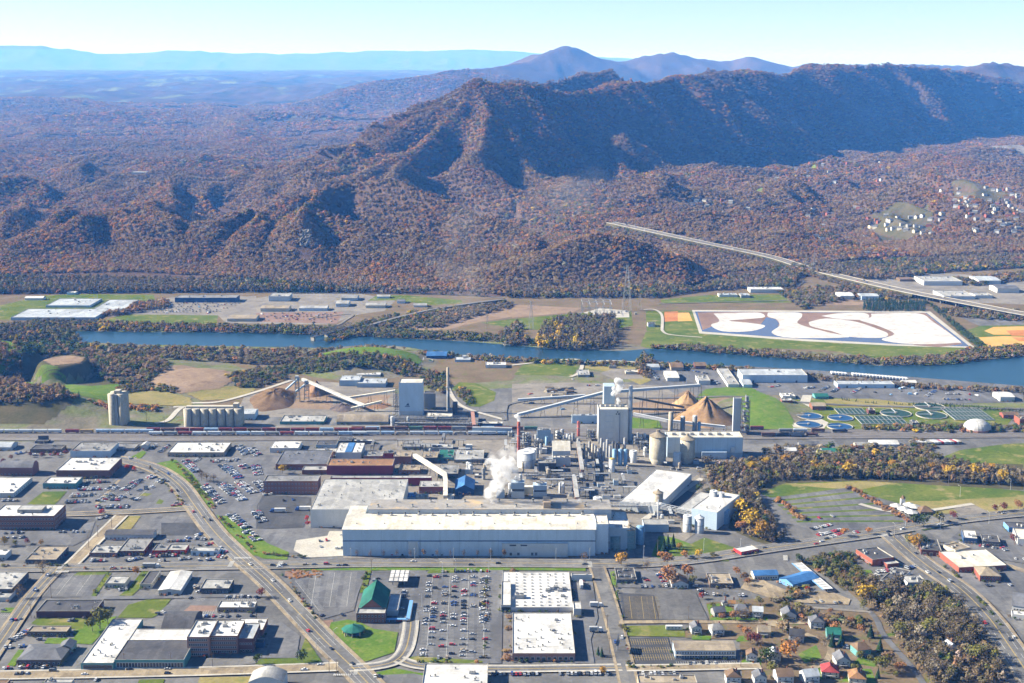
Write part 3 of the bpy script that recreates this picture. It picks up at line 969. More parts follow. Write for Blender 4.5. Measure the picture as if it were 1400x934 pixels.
gp('yard', 'K', [(740, 460), (1397, 490), (1900, 520), (2790, 590), (2790, 680), (2200, 690), (1600, 640), (1397, 620), (760, 580)], 'asphalt')
gp('log_yard', 'K', [(0, 580), (330, 570), (820, 590), (900, 640), (640, 740), (0, 760)], 'gravel')
gp('log_yard', 'K', [(640, 690), (760, 660), (900, 670), (920, 730), (660, 740)], 'dirt')
gp('chip_lawn', 'K', [(640, 760), (800, 780), (830, 838), (640, 838)], 'lush')
gp('chip_yard', 'K', [(830, 670), (960, 610), (1010, 650), (1200, 640), (1240, 620), (1280, 700), (1290, 790), (1200, 800), (900, 790)], 'dirt')
drape('chip_bank', [(946, 548), (965, 532), (1000, 529), (1025, 530), (1060, 545), (1085, 575), (1082, 587), (1025, 587), (1012, 562), (1000, 542)], 'lush', 3, 0.3)
gp('sewage_works_lawn', 'L', [(0, 740), (60, 690), (190, 660), (340, 655), (830, 685), (1100, 695), (1290, 705), (1350, 745), (1310, 800), (860, 832), (500, 842), (100, 834), (0, 812)], 'grass')
gp('lawn', 'L', [(300, 660), (560, 660), (830, 690), (760, 715), (560, 712), (330, 700)], 'dry')
gp('yard_road', 'L', [(150, 735), (190, 640), (240, 640), (215, 735), (330, 790), (300, 830), (120, 815), (80, 770)], 'pale')
# east meadows
gp('meadow', 'D', [(900, 280), (1050, 222), (1290, 190), (1500, 180), (1500, 345), (1000, 318)], 'grass')
gp('meadow', 'D', [(-60, 455), (100, 402), (500, 386), (1000, 412), (1500, 455), (1500, 500), (1100, 505), (900, 520), (740, 520), (420, 432), (20, 482)], 'grass')
gp('meadow', 'D', [(120, 410), (500, 392), (700, 400), (500, 440), (300, 428)], 'dry')
gp('meadow', 'D', [(720, 500), (930, 500), (1080, 490), (1500, 470), (1500, 560), (1240, 580), (1120, 560), (980, 570), (860, 560)], 'dry')
gp('bank', 'C', [(960, 330), (1060, 300), (1397, 270), (2790, 300), (2790, 440), (2400, 420), (1900, 390), (1480, 405), (1330, 470), (1400, 560), (1480, 760), (1330, 720), (1180, 650), (1190, 600)], 'scrub')
gp('terraced_lot', 'D', [(10, 485), (430, 428), (560, 470), (730, 600), (800, 640), (590, 680), (350, 710), (170, 620)], 'asphalt')
for k in range(6):      # planted strips between the terraces
 t = (k + 0.6) / 6.4
 a = (10 + (170 - 10) * t, 485 + (625 - 485) * t)
 b = (430 + (780 - 430) * t, 428 + (632 - 428) * t)
 gp('grass_strip', 'D', [a, b, (b[0] + 8, b[1] + 8), (a[0] + 9, a[1] + 10)], 'grass')
# industrial yard and town lots
patch('mill_yard', [(430, 640), (560, 600), (1000, 600), (1040, 640), (960, 670), (990, 700), (910, 760), (470, 764)], 'gravel')
gp('concrete_yard', 'C', [(200, 270), (640, 300), (1040, 330), (960, 400), (780, 420), (590, 500), (400, 500), (180, 380)], 'old_asphalt')
gp('asphalt_yard', 'C', [(720, 490), (940, 440), (1080, 480), (940, 560), (820, 545)], 'dark_asphalt')
gp('asphalt_yard', 'C', [(640, 770), (720, 680), (830, 640), (850, 690), (790, 800), (640, 830)], 'asphalt')
gp('shady_garden', 'C', [(760, 800), (800, 690), (880, 700), (1180, 810), (1160, 830), (880, 830)], 'lush')
gp('lawn', 'C', [(880, 780), (1050, 700), (1230, 760), (1180, 830), (890, 830)], 'grass')
patch('parking_lot', [(90, 702), (150, 653), (205, 648), (236, 660), (256, 690), (254, 697)], 'asphalt')
patch('parking_lot', [(208, 632), (350, 622), (425, 625), (352, 690), (350, 724), (330, 715), (262, 650)], 'asphalt')
gp('truck_court', 'B', [(0, 650), (20, 500), (40, 465), (300, 480), (300, 560), (255, 655)], 'dark_asphalt')
gp('parking_lot', 'B', [(0, 720), (0, 658), (470, 640), (478, 760), (200, 790)], 'asphalt')
gp('concrete_pad', 'B', [(205, 770), (220, 715), (390, 690), (400, 665), (470, 665), (480, 800), (280, 810)], 'pale')
gp('verge', 'B', [(-210, 590), (-130, 575), (60, 730), (180, 780), (170, 822), (40, 815), (-60, 770)], 'lush')
gp('verge', 'A', [(820, 300), (960, 275), (1050, 350), (1110, 430), (1180, 530), (1120, 540), (1050, 450), (960, 370)], 'lush')
gp('verge', 'A', [(1180, 575), (1230, 590), (1397, 760), (1397, 800), (1330, 790)], 'lush')
gp('verge', 'A', [(660, 290), (780, 225), (800, 235), (740, 295)], 'lush')
gp('lawn', 'A', [(145, 520), (235, 450), (365, 448), (300, 520)], 'grass')
gp('lot', 'A', [(630, 655), (680, 582), (770, 582), (715, 655)], 'dry')
gp('parking_lot', 'A', [(790, 600), (870, 585), (1060, 590), (1170, 740), (870, 740), (860, 660)], 'asphalt')
gp('parking_lot', 'A', [(880, 620), (1080, 620), (1110, 690), (880, 690)], 'dark_asphalt')
gp('parking_lot', 'A', [(0, 660), (370, 650), (520, 610), (490, 700), (400, 745), (0, 740)], 'asphalt')
for q in ([(540, 500), (590, 460), (600, 470), (550, 512)], [(760, 470), (790, 455), (830, 462), (800, 475)], [(850, 515), (870, 490), (895, 500), (880, 518)], [(930, 535), (985, 520), (1010, 535), (940, 542)]):
 gp('planting_island', 'A', q, 'grass')
gp('pavement_strip', 'A', [(515, 518), (645, 385), (660, 385), (535, 518)], 'tanroad')
# foreground blocks
gp('parking_lot', 'E', [(150, 470), (280, 340), (580, 335), (495, 465)], 'asphalt')
gp('verge', 'E', [(495, 465), (585, 335), (610, 335), (520, 465)], 'grass')
gp('verge', 'E', [(400, 350), (430, 328), (620, 322), (560, 345)], 'grass')
gp('lot', 'E', [(650, 460), (700, 420), (780, 320), (870, 320), (720, 460)], 'grass')
gp('lot', 'E', [(640, 580), (700, 510), (800, 480), (940, 470), (870, 560), (830, 580)], 'grass')
gp('lot', 'E', [(410, 720), (400, 650), (470, 600), (640, 570), (560, 660), (500, 725)], 'lush')
gp('lot', 'E', [(240, 720), (260, 690), (410, 690), (400, 725)], 'lush')
gp('lot', 'E', [(170, 610), (220, 570), (480, 575), (450, 640), (260, 640)], 'grass')
gp('parking_lot', 'E', [(860, 555), (960, 470), (1397, 470), (1397, 590), (1030, 585)], 'asphalt')
gp('planting_bed', 'E', [(1000, 545), (1040, 512), (1185, 515), (1170, 545)], 'mud')
gp('verge', 'E', [(0, 550), (30, 525), (120, 525), (80, 552)], 'lush')
gp('verge', 'E', [(40, 840), (100, 755), (130, 755), (80, 845)], 'lush')
gp('forecourt', 'E', [(1100, 850), (1130, 800), (1397, 795), (1397, 830), (1200, 850)], 'old_asphalt')
gp('verge', 'E', [(1080, 934), (1090, 905), (1397, 900), (1397, 960), (1080, 960)], 'dry')
gp('lawn', 'E', [(740, 960), (760, 918), (900, 915), (880, 960)], 'grass')
gp('parking_lot', 'F', [(190, 370), (200, 325), (610, 318), (560, 440), (535, 540), (370, 585), (330, 560)], 'asphalt')
gp('verge', 'F', [(565, 445), (600, 320), (630, 320), (600, 440)], 'grass')
gp('planting_bed', 'F', [(155, 358), (160, 325), (260, 322), (250, 350)], 'mud')
gp('planting_bed', 'F', [(330, 600), (420, 590), (430, 640), (390, 655)], 'mud')
gp('church_lawn', 'F', [(395, 655), (410, 605), (500, 590), (560, 600), (640, 640), (775, 660), (755, 768), (600, 820), (530, 812), (450, 740)], 'lush')
gp('parking_lot', 'F', [(780, 640), (800, 470), (860, 440), (920, 330), (1000, 315), (1350, 315), (1340, 830), (870, 825), (840, 780), (870, 690)], 'asphalt')
gp('forecourt', 'F', [(610, 440), (640, 325), (930, 315), (900, 440), (790, 500), (760, 455)], 'asphalt')
gp('verge', 'F', [(820, 800), (870, 790), (1240, 815), (1230, 835), (870, 832)], 'grass')
gp('verge', 'F', [(935, 338), (945, 318), (1280, 316), (1270, 330)], 'grass')
gp('verge', 'F', [(580, 915), (650, 880), (760, 855), (880, 880), (1000, 890), (1000, 934), (580, 950)], 'lush')
gp('parking_lot', 'F', [(590, 960), (640, 895), (860, 885), (930, 900), (920, 960)], 'asphalt')
gp('verge', 'F', [(0, 835), (20, 805), (230, 800), (270, 690), (360, 820), (200, 850)], 'grass')
gp('verge', 'F', [(150, 320), (640, 305), (900, 308), (1397, 303), (1800, 303), (1800, 324), (1390, 320), (640, 322)], 'lush')
gp('gravel_lot', 'F', [(0, 800), (0, 600), (120, 590), (240, 680), (220, 800)], 'asphalt')
gp('loading_court', 'G', [(340, 830), (330, 380), (440, 380), (470, 580), (430, 700), (450, 830)], 'asphalt')
gp('verge', 'G', [(555, 440), (570, 435), (600, 595), (585, 598)], 'lush')
gp('verge', 'G', [(535, 330), (560, 325), (570, 400), (545, 405)], 'lush')
gp('verge', 'G', [(590, 630), (610, 625), (650, 840), (625, 840)], 'lush')
gp('parking_lot', 'G', [(575, 415), (570, 320), (860, 325), (880, 420)], 'asphalt')
gp('parking_lot', 'G', [(590, 445), (770, 455), (800, 592), (610, 592)], 'dark_asphalt')
gp('parking_lot', 'G', [(775, 415), (950, 430), (1000, 440), (1072, 592), (803, 592)], 'old_asphalt')
gp('lawn', 'G', [(620, 680), (622, 625), (830, 622), (940, 640), (945, 685)], 'grass')
gp('parking_lot', 'G', [(630, 690), (850, 685), (890, 840), (650, 838)], 'dark_asphalt')
gp('motel_lot', 'G', [(885, 840), (870, 760), (1225, 790), (1240, 840)], 'dark_asphalt')
gp('neighbourhood', 'G', [(1060, 500), (1397, 470), (1700, 530), (2000, 560), (2080, 700), (2260, 960), (1260, 960), (1240, 700), (945, 690), (945, 640), (1080, 600)], 'brush')
for q in ([(1062, 508), (1160, 500), (1240, 560), (1080, 575)], [(1080, 578), (1397, 575), (1397, 602), (1085, 602)], [(980, 700), (985, 675), (1090, 680), (1080, 702)], [(1220, 710), (1240, 680), (1300, 680), (1290, 710)],
   [(1250, 820), (1280, 790), (1360, 800), (1360, 850), (1270, 850)], [(1450, 600), (1480, 575), (1600, 590), (1560, 620)], [(1700, 600), (1800, 600), (1780, 640), (1690, 630)], [(1560, 780), (1660, 730), (1690, 800), (1600, 830)],
   [(1860, 830), (1900, 790), (2010, 800), (1980, 850)], [(1600, 870), (1680, 850), (1700, 920), (1600, 920)], [(1800, 930), (1850, 860), (1960, 860), (1990, 940)]):
 gp('lawn', 'G', q, 'lush')
gp('wooded_bank', 'H', [(430, 430), (440, 330), (600, 380), (760, 430), (960, 440), (1080, 560), (1200, 720), (1330, 960), (870, 960), (740, 790), (620, 640), (580, 560)], 'brush')
gp('creek_bank', 'H', [(150, 270), (350, 225), (470, 240), (500, 330), (580, 360), (480, 440), (410, 430), (300, 340)], 'scrub')
gp('lawn', 'H', [(415, 350), (430, 320), (560, 320), (580, 350)], 'lush')
gp('forecourt', 'H', [(-90, 330), (0, 390), (100, 430), (350, 440), (450, 480), (440, 510), (200, 500), (0, 470), (-150, 420)], 'tanroad')
gp('parking_lot', 'H', [(950, 310), (1010, 250), (1397, 330), (1500, 420), (1500, 620), (1300, 560), (1130, 430)], 'asphalt')
gp('parking_lot', 'H', [(960, 180), (1050, 100), (1300, 120), (1500, 170), (1500, 300), (1250, 260)], 'asphalt')
gp('verge', 'H', [(590, 680), (800, 640), (820, 655), (640, 690)], 'grass')
gp('verge', 'D', [(600, 682), (790, 640), (880, 635), (1180, 590), (1190, 600), (860, 660), (640, 690)], 'grass')
gp('plaza', 'D', [(1010, 545), (1110, 515), (1200, 560), (1060, 590)], 'gravel')

# -- roads
BLVD = [(-120, 779), (100, 777), (200, 776), (345, 774), (500, 771), (700, 771), (830, 772), (900, 770), (960, 764.5), (1010, 757), (1060, 749.5), (1120, 741), (1170, 734), (1215, 727), (1260, 719), (1330, 709), (1460, 696)]
road([(110, 590), (300, 585), (560, 584)], 8, 'gravel', name='service_road')
road([(-60, 588), (60, 585), (110, 583), (128, 566), (150, 560), (240, 557), (262, 552), (300, 550), (352, 536), (400, 520)], 7, 'pale', name='track_road')
road([(212, 580), (230, 575), (245, 560), (262, 552)], 7, 'pale', name='track_road')
road([(150, 627), (180, 632), (215, 643), (245, 664), (268, 695), (293, 728), (325, 760), (365, 795), (405, 836), (445, 878), (490, 922), (530, 965)], 17, 'old_asphalt', 'tanroad', 'lanes', 'avenue', walk=3.0)
road(BLVD, 17, 'old_asphalt', 'gravel', 'lanes', 'boulevard', walk=1.8)
road([(84, 704.5), (180, 701), (266, 696)], 10, 'old_asphalt', 'tanroad', 'double', 'street', curve=False)
road([(98, 773), (130, 741), (166, 706)], 10, 'tanroad', 'pale', None, 'street', curve=False)
road([(-20, 910), (10, 866), (45, 815), (78, 779)], 10, 'old_asphalt', 'tanroad', 'double', 'street')
road([(-80, 926), (100, 923), (250, 920), (350, 917), (462, 913)], 11, 'tanroad', 'pale', None, 'street')
road([(110, 819), (200, 818), (345, 815), (384, 815)], 7, 'asphalt', None, None, 'lane')
road([(478, 915), (515, 912), (540, 905), (554, 890), (560, 868), (562, 850)], 8.5, 'asphalt', 'pale', 'double', 'drive')
road([(545, 903), (570, 911), (620, 915), (690, 916), (780, 915), (850, 914)], 8, 'asphalt', 'pale', 'double', 'street')
road([(816, 776), (829, 815), (842, 862), (862, 945)], 11, 'old_asphalt', 'tanroad', None, 'street')
road([(846, 852), (930, 851.5), (1060, 852), (1110, 853)], 6, 'tanroad', None, None, 'lane')
road([(856, 915), (930, 914), (1040, 912)], 7, 'tanroad', 'pale', None, 'lane')
road([(1219, 733), (1240, 752), (1268, 775), (1315, 808), (1351, 845), (1375, 878), (1400, 915), (1440, 975)], 19, 'old_asphalt', 'tanroad', 'lanes', 'main_road', walk=2.5)
road([(1190, 838), (1199, 850), (1207, 868), (1228, 893), (1248, 915), (1268, 945)], 5, 'asphalt', None, None, 'footpath')
road([(1110, 832), (1150, 835), (1190, 838)], 4, 'gravel', None, None, 'footpath')
road([(1050, 854), (1085, 862), (1110, 872), (1135, 885), (1130, 905), (1110, 915)], 5.5, 'tanroad', None, None, 'lane')
road([(1300, 742), (1330, 758), (1400, 782), (1450, 800)], 8, 'tanroad', None, None, 'street')
road([(1252, 724), (1275, 738), (1300, 742)], 8, 'old_asphalt', None, None, 'street')
road([(1175, 690), (1215, 700), (1260, 700), (1330, 690)], 6, 'pale', None, None, 'drive')
road([(960, 655), (940, 668), (912, 690), (880, 712)], 7, 'pale', None, None, 'mill_road')
road([(955, 640), (965, 652), (985, 690)], 6, 'old_asphalt', None, None, 'mill_road')
road([(690, 575), (640, 560), (622, 548), (612, 530)], 6, 'pale', None, None, 'mill_road')
road([(690, 575), (690, 560), (700, 552), (760, 545), (900, 545), (1010, 543), (1110, 552), (1200, 556), (1400, 560)], 7, 'old_asphalt', None, None, 'river_road')
road([(700, 500), (780, 492), (795, 497), (792, 510), (780, 516)], 6, 'pale', None, None, 'track_road')
road([(795, 497), (830, 494), (870, 496)], 6, 'pale', None, None, 'track_road')
road([(905, 452), (905, 432), (895, 424), (880, 424)], 5, 'pale', None, None, 'track_road')
road([(905, 452), (915, 458), (960, 462)], 5, 'pale', None, None, 'track_road')
road([(420, 436), (480, 430), (470, 440), (460, 446)], 5, 'gravel', None, None, 'track_road')
road([(-60, 402), (100, 401), (300, 400), (600, 403), (690, 408)], 6, 'old_asphalt', None, None, 'river_road')
road([(900, 416), (1050, 412), (1150, 410)], 5, 'old_asphalt', None, None, 'river_road')
road([(1098, 420), (1096, 405), (1085, 398), (1100, 385)], 5, 'old_asphalt', None, None, 'river_road')
# zebra crossings
def zebra(px, py, ang, n, length=3.2, R=None):
 c = G(*(zp(R, px, py) if R else (px, py)))
 b = MB()
 d = Vector((math.cos(ang), math.sin(ang), 0))
 s = Vector((-d.y, d.x, 0))
 z = 0.36 + LAYER[0] * 0.004
 for k in range(n):
  p = c + d * (k - (n - 1) / 2) * 1.3
  b.face([(q.x, q.y, z) for q in (p - d * .35 - s * length / 2, p + d * .35 - s * length / 2, p + d * .35 + s * length / 2, p - d * .35 + s * length / 2)])
 b.build('zebra_crossing', M_PAINT)['kind'] = 'structure'
for a in ((1262, 848, 1.57, 11, 4, 'A'), (340, 890, 0, 9, 4, 'A'), (330, 865, 1.57, 7, 4, 'A'), (1325, 815, 0, 12, 4, 'A'), (130, 850, 1.57, 11, 4, 'B'), (425, 850, 1.57, 11, 4, 'C'), (470, 895, 0, 10, 3, 'F'), (545, 880, 1.57, 7, 3, 'F'), (95, 815, 1.4, 10, 4, 'D'), (640, 690, 0.4, 12, 4, 'D')):
 zebra(*a)
VALLEY = [([(1090, 245), (1112, 243), (1120, 247), (1098, 250)], 'grass'), ([(1340, 209), (1420, 207), (1420, 209.5), (1345, 211)], 'gravel'), ([(1250, 217), (1330, 216), (1420, 223), (1420, 225), (1300, 219)], 'gravel'), ([(1192, 302), (1268, 299), (1276, 316), (1204, 322)], 'scrub'), ([(1186, 345), (1240, 340), (1246, 354), (1190, 356)], 'dry'), ([(1300, 268), (1380, 264), (1390, 276), (1312, 281)], 'scrub'), ([(1350, 302), (1410, 300), (1410, 307), (1356, 310)], 'grass'), ([(1005, 284), (1040, 281), (1044, 286), (1012, 289)], 'grass'), ([(150, 376), (250, 380), (240, 386), (130, 382)], 'dry')]
for pts, m in VALLEY:
 drape('clearing', pts, m, 7, 0.6, 22)
 CLEAR.append([tuple(G(a, b, 22).xy) for a, b in pts])
# the valley highway on its embankment and viaduct
def highway():
 P = smooth_line(HWY_W, 8)
 W2 = 13.5
 root_z = 0.0
 deck = mesh_obj('highway', *ribbon(P, -W2, W2, 0.0), GM['tanroad'], kind='structure')
 for a, b, m in ((-W2 + 2.5, -2.2, GM['old_asphalt']), (2.2, W2 - 2.5, GM['old_asphalt'])):
  q = mesh_obj('carriageway', *ribbon(P, a, b, 0.12), m, parent=deck)
 for s in (-W2, W2 - 0.5):
  V, F = ribbon(P, s, s + 0.5, 0.9)
  n = len(V)
  V += [(x, y, z - 1.4) for x, y, z in V]
  E = []
  for i in range(len(P) - 1):
   E += [(2 * i, 2 * i + 2, n + 2 * i + 2, n + 2 * i), (2 * i + 1, n + 2 * i + 1, n + 2 * i + 3, 2 * i + 3)]
  mesh_obj('barrier', V, F + E, M_CONC, parent=deck)
 # embankment where the road is on a bank, open bents where it is carried
 V, F = [], []
 for i, p in enumerate(P):
  d = (P[min(i + 1, len(P) - 1)] - P[max(i - 1, 0)])
  d.z = 0
  d.normalize()
  s = Vector((-d.y, d.x, 0))
  for o, z in ((-W2 - p.z * .4, -0.5), (-W2, p.z - 0.7), (W2, p.z - 0.7), (W2 + p.z * .4, -0.5)):
   q = p + s * o
   V.append((q.x, q.y, z))
 k_open = next(i for i, p in enumerate(P) if p.x / p.y * FPX + 700 > 1262)
 for i in range(min(k_open, len(P) - 1)):
  for j in range(3):
   F.append((4 * i + j, 4 * i + j + 1, 4 * i + 4 + j + 1, 4 * i + 4 + j))
 mesh_obj('embankment', V, F, GM['scrub'], kind='structure')
 girder = MB()
 for i in range(k_open, len(P) - 1):
  girder.bar(P[i] - Vector((0, 0, 1.2)), P[i + 1] - Vector((0, 0, 1.2)), 1, flat=(20, 2.0))
 girder.build('girder', M_CONC, deck)
 for i in range(k_open, len(P) - 1, 2):
  p = P[i]
  d = (P[min(i + 1, len(P) - 1)] - P[i - 1])
  d.z = 0
  d.normalize()
  s = Vector((-d.y, d.x, 0))
  b = MB()
  for o in (-7, 0, 7):
   q = p + s * o
   b.cyl(q.x, q.y, -0.5, p.z - 2.4, 0.9, n=8)
  b.bar(p + s * 10 - Vector((0, 0, 2.6)), p - s * 10 - Vector((0, 0, 2.6)), 1, flat=(1.8, 1.4))
  b.build('bent', M_CONC, deck)
highway()
# -- buildings
def _window_mesh():
 b = MB()
 b.box(0, 1, -0.06, 0.0, 0, 1, 0)
 b.v = [(x, y * 2, z) for x, y, z in b.v]
 b.face([(0.1, -0.13, 0.1), (0.9, -0.13, 0.1), (0.9, -0.13, 0.9), (0.1, -0.13, 0.9)], 1)
 return make_mesh('window', b.v, b.f, [M_FRAME, M_GLASS], b.i)
ME_WINDOW = _window_mesh()
def _unit_mesh():
 b = MB()
 b.box(-1.2, 1.2, -0.8, 0.8, 0, 1.3, 0)
 b.cyl(-0.55, 0, 1.3, 1.5, 0.45, n=8, m=1)
 b.cyl(0.55, 0, 1.3, 1.5, 0.45, n=8, m=1)
 b.box(1.2, 1.8, -0.5, 0.5, 0.1, 0.7, 0)
 return make_mesh('roof_unit', b.v, b.f, [M_UNIT, M_DARKST], b.i)
ME_UNIT = _unit_mesh()
def _vent_mesh():
 b = MB()
 b.cyl(0, 0, 0, 0.9, 0.35, n=8, m=0)
 b.cyl(0, 0, 0.9, 1.3, 0.6, 0.3, n=8, m=1)
 b.box(-0.6, 0.6, -0.6, 0.6, 0, 0.25, 0)
 return make_mesh('roof_vent', b.v, b.f, [M_UNIT, M_DARKST], b.i)
ME_VENT = _vent_mesh()
def _door_mesh():
 b = MB()
 b.box(0, 1, -0.15, 0, 0, 1, 0)
 b.face([(0.06, -0.18, 0.02), (0.94, -0.18, 0.02), (0.94, -0.18, 0.94), (0.06, -0.18, 0.94)], 1)
 return make_mesh('door', b.v, b.f, [M_FRAME, M_DARKST], b.i)
ME_DOOR = _door_mesh()
def flat_block(root, x0, x1, y0, y1, h, wall, roof, z0=-0.4, par=0.7, t=0.35):
 w = MB()
 for a, b in (((x0, y0), (x1, y0)), ((x1, y0), (x1, y1)), ((x1, y1), (x0, y1)), ((x0, y1), (x0, y0))):
  w.face([(*a, z0), (*b, z0), (*b, h), (*a, h)])
 i0, i1, j0, j1 = x0 + t, x1 - t, y0 + t, y1 - t
 for a, b, c, d in (((x0, y0), (x1, y0), (i1, j0), (i0, j0)), ((x1, y0), (x1, y1), (i1, j1), (i1, j0)), ((x1, y1), (x0, y1), (i0, j1), (i1, j1)), ((x0, y1), (x0, y0), (i0, j0), (i0, j1))):
  w.face([(*a, h), (*b, h), (*c, h), (*d, h)], 1)
  w.face([(*d, h), (*c, h), (*c, h - par), (*d, h - par)], 1)
 w.build('wall', [wall, M_CONC], root)
 r = MB()
 r.face([(i0, j0, h - par), (i1, j0, h - par), (i1, j1, h - par), (i0, j1, h - par)])
 r.build('roof', roof, root)
def gable_block(root, x0, x1, y0, y1, h, rise, wall, roof, axis='y', over=0.5, z0=-0.4, hip=0.0):
 w = MB()
 C = [(x0, y0), (x1, y0), (x1, y1), (x0, y1)]
 for a, b in zip(C, C[1:] + C[:1]):
  w.face([(*a, z0), (*b, z0), (*b, h), (*a, h)])
 xm, ym = (x0 + x1) / 2, (y0 + y1) / 2
 if not hip:
  if axis == 'y':
   w.face([(x0, y0, h), (x1, y0, h), (xm, y0, h + rise)])
   w.face([(x1, y1, h), (x0, y1, h), (xm, y1, h + rise)])
  else:
   w.face([(x1, y0, h), (x1, y1, h), (x1, ym, h + rise)])
   w.face([(x0, y1, h), (x0, y0, h), (x0, ym, h + rise)])
 w.build('wall', wall, root)
 r = MB()
 a0, a1, b0, b1 = x0 - over, x1 + over, y0 - over, y1 + over
 he = h - over * rise / max((x1 - x0 if axis == 'y' else y1 - y0) / 2, .1)
 k = 0.15
 if axis == 'y':
  p, q = (xm, b0 + hip, h + rise), (xm, b1 - hip, h + rise)
  sl = [[(a0, b0, he), p, q, (a0, b1, he)][::-1], [(a1, b0, he), (a1, b1, he), q, p][::-1][::-1]]
  ends = [[(a0, b0, he), (a1, b0, he), p], [(a1, b1, he), (a0, b1, he), q]]
 else:
  p, q = (a0 + hip, ym, h + rise), (a1 - hip, ym, h + rise)
  sl = [[(a0, b0, he), (a1, b0, he), q, p], [(a1, b1, he), (a0, b1, he), p, q]]
  ends = [[(a1, b0, he), (a1, b1, he), q], [(a0, b1, he), (a0, b0, he), p]]
 for f in sl + (ends if hip else []):
  r.face([(x, y, z + k) for x, y, z in f])
  r.face([(x, y, z + k - 0.25) for x, y, z in f][::-1])
 for a, b in (((a0, b0), (a1, b0)), ((a1, b0), (a1, b1)), ((a1, b1), (a0, b1)), ((a0, b1), (a0, b0))):
  if hip or (axis == 'y') == (a[0] == b[0]):
   r.face([(*a, he + k - .25), (*b, he + k - .25), (*b, he + k), (*a, he + k)])
 r.build('roof', roof, root)
def barrel_block(root, x0, x1, y0, y1, h, rise, wall, roof, axis='x', z0=-0.4, n=12):
 """an arched roof whose axis runs along x or y"""
 w, r = MB(), MB()
 C = [(x0, y0), (x1, y0), (x1, y1), (x0, y1)]
 for a, b in zip(C, C[1:] + C[:1]):
  w.face([(*a, z0), (*b, z0), (*b, h), (*a, h)])
 def arc(t):
  return h + rise * math.sin(math.pi * t)
 ends = [[], []]
 for k in range(n + 1):
  t = k / n
  if axis == 'x':
   y = y0 + (y1 - y0) * t
   ends[0].append((x0, y, arc(t)))
   ends[1].append((x1, y, arc(t)))
  else:
   x = x0 + (x1 - x0) * t
   ends[0].append((x, y0, arc(t)))
   ends[1].append((x, y1, arc(t)))
 w.face(ends[0] if axis == 'y' else ends[0][::-1])
 w.face(ends[1][::-1] if axis == 'y' else ends[1])
 for k in range(n):
  a, b, c, d = ends[0][k], ends[0][k + 1], ends[1][k + 1], ends[1][k]
  q = [a, b, c, d] if axis == 'y' else [d, c, b, a]
  r.face([(x, y, z + 0.06) for x, y, z in q][::-1])
 w.build('wall', wall, root)
 r.build('roof', roof, root)
def windows(root, side, w, d, h, rows, cols, ww=1.4, wh=1.6, sill=1.0, storey=None, m0=1.2, first=0.0, glass=None):
 """rows by columns of framed windows, each an object, on the front or on one side wall"""
 L = w if side == 'front' else d
 storey = storey or (h - 0.8) / rows
 for r in range(rows):
  z = first + sill + r * storey
  if z + wh > h - 0.3:
   continue
  for c in range(cols):
   u = m0 + (L - 2 * m0 - ww) * (c / max(cols - 1, 1)) if cols > 1 else (L - ww) / 2
   if side == 'front':
    share('window', ME_WINDOW, root, (u, 0, z), (ww, 1, wh))
   elif side == 'right':
    share('window', ME_WINDOW, root, (w, u, z), (ww, 1, wh), math.pi / 2)
   else:
    share('window', ME_WINDOW, root, (0, u + ww, z), (ww, 1, wh), -math.pi / 2)
USED = []
def bld(R, x0, x1, yb, yt, yr, name, label, wall='brick', roof='grey', style='flat', rise=2.0, axis='x', units=0, vents=0, win=None, sidewin=None, doors=0, cat='building', group=None, par=0.7, extra=None, hip=0.0, minh=2.8, z=0.0):
 """a building measured by its front base line, its front roof edge and its rear roof edge"""
 (ax, ay), (bx, by) = (zp(R, x0, yb), zp(R, x1, yb)) if R else ((x0, yb), (x1, yb))
 ty = zp(R, 0, yt)[1] if R else yt
 ry = zp(R, 0, yr)[1] if R else yr
 a, b = G(ax, ay, z), G(bx, by, z)
 h = max(AT((ax + bx) / 2, ty, a.y).z - z, minh)
 d = max(G(ax, ry, z + h).y - a.y, 4.0)
 return make_building(name, label, (a.x, a.y, z), 0.0, b.x - a.x, d, h, wall, roof, style, rise, axis, units, vents, win, sidewin, doors, cat, group, par, extra, hip)
def brot(R, pa, pb, h, d, name, label, wall='brick', roof='grey', z=0.0, **kw):
 """a building set askew: two base corners of its front, height and depth in metres"""
 a, b = G(*(zp(R, *pa) if R else pa), z), G(*(zp(R, *pb) if R else pb), z)
 v = b - a
 k = dict(style='flat', rise=2.0, axis='x', units=0, vents=0, win=None, sidewin=None, doors=0, cat='building', group=None, par=0.6, extra=None, hip=0.0)
 k.update(kw)
 return make_building(name, label, (a.x, a.y, z), math.atan2(v.y, v.x), v.length, d, h, wall, roof, **k)
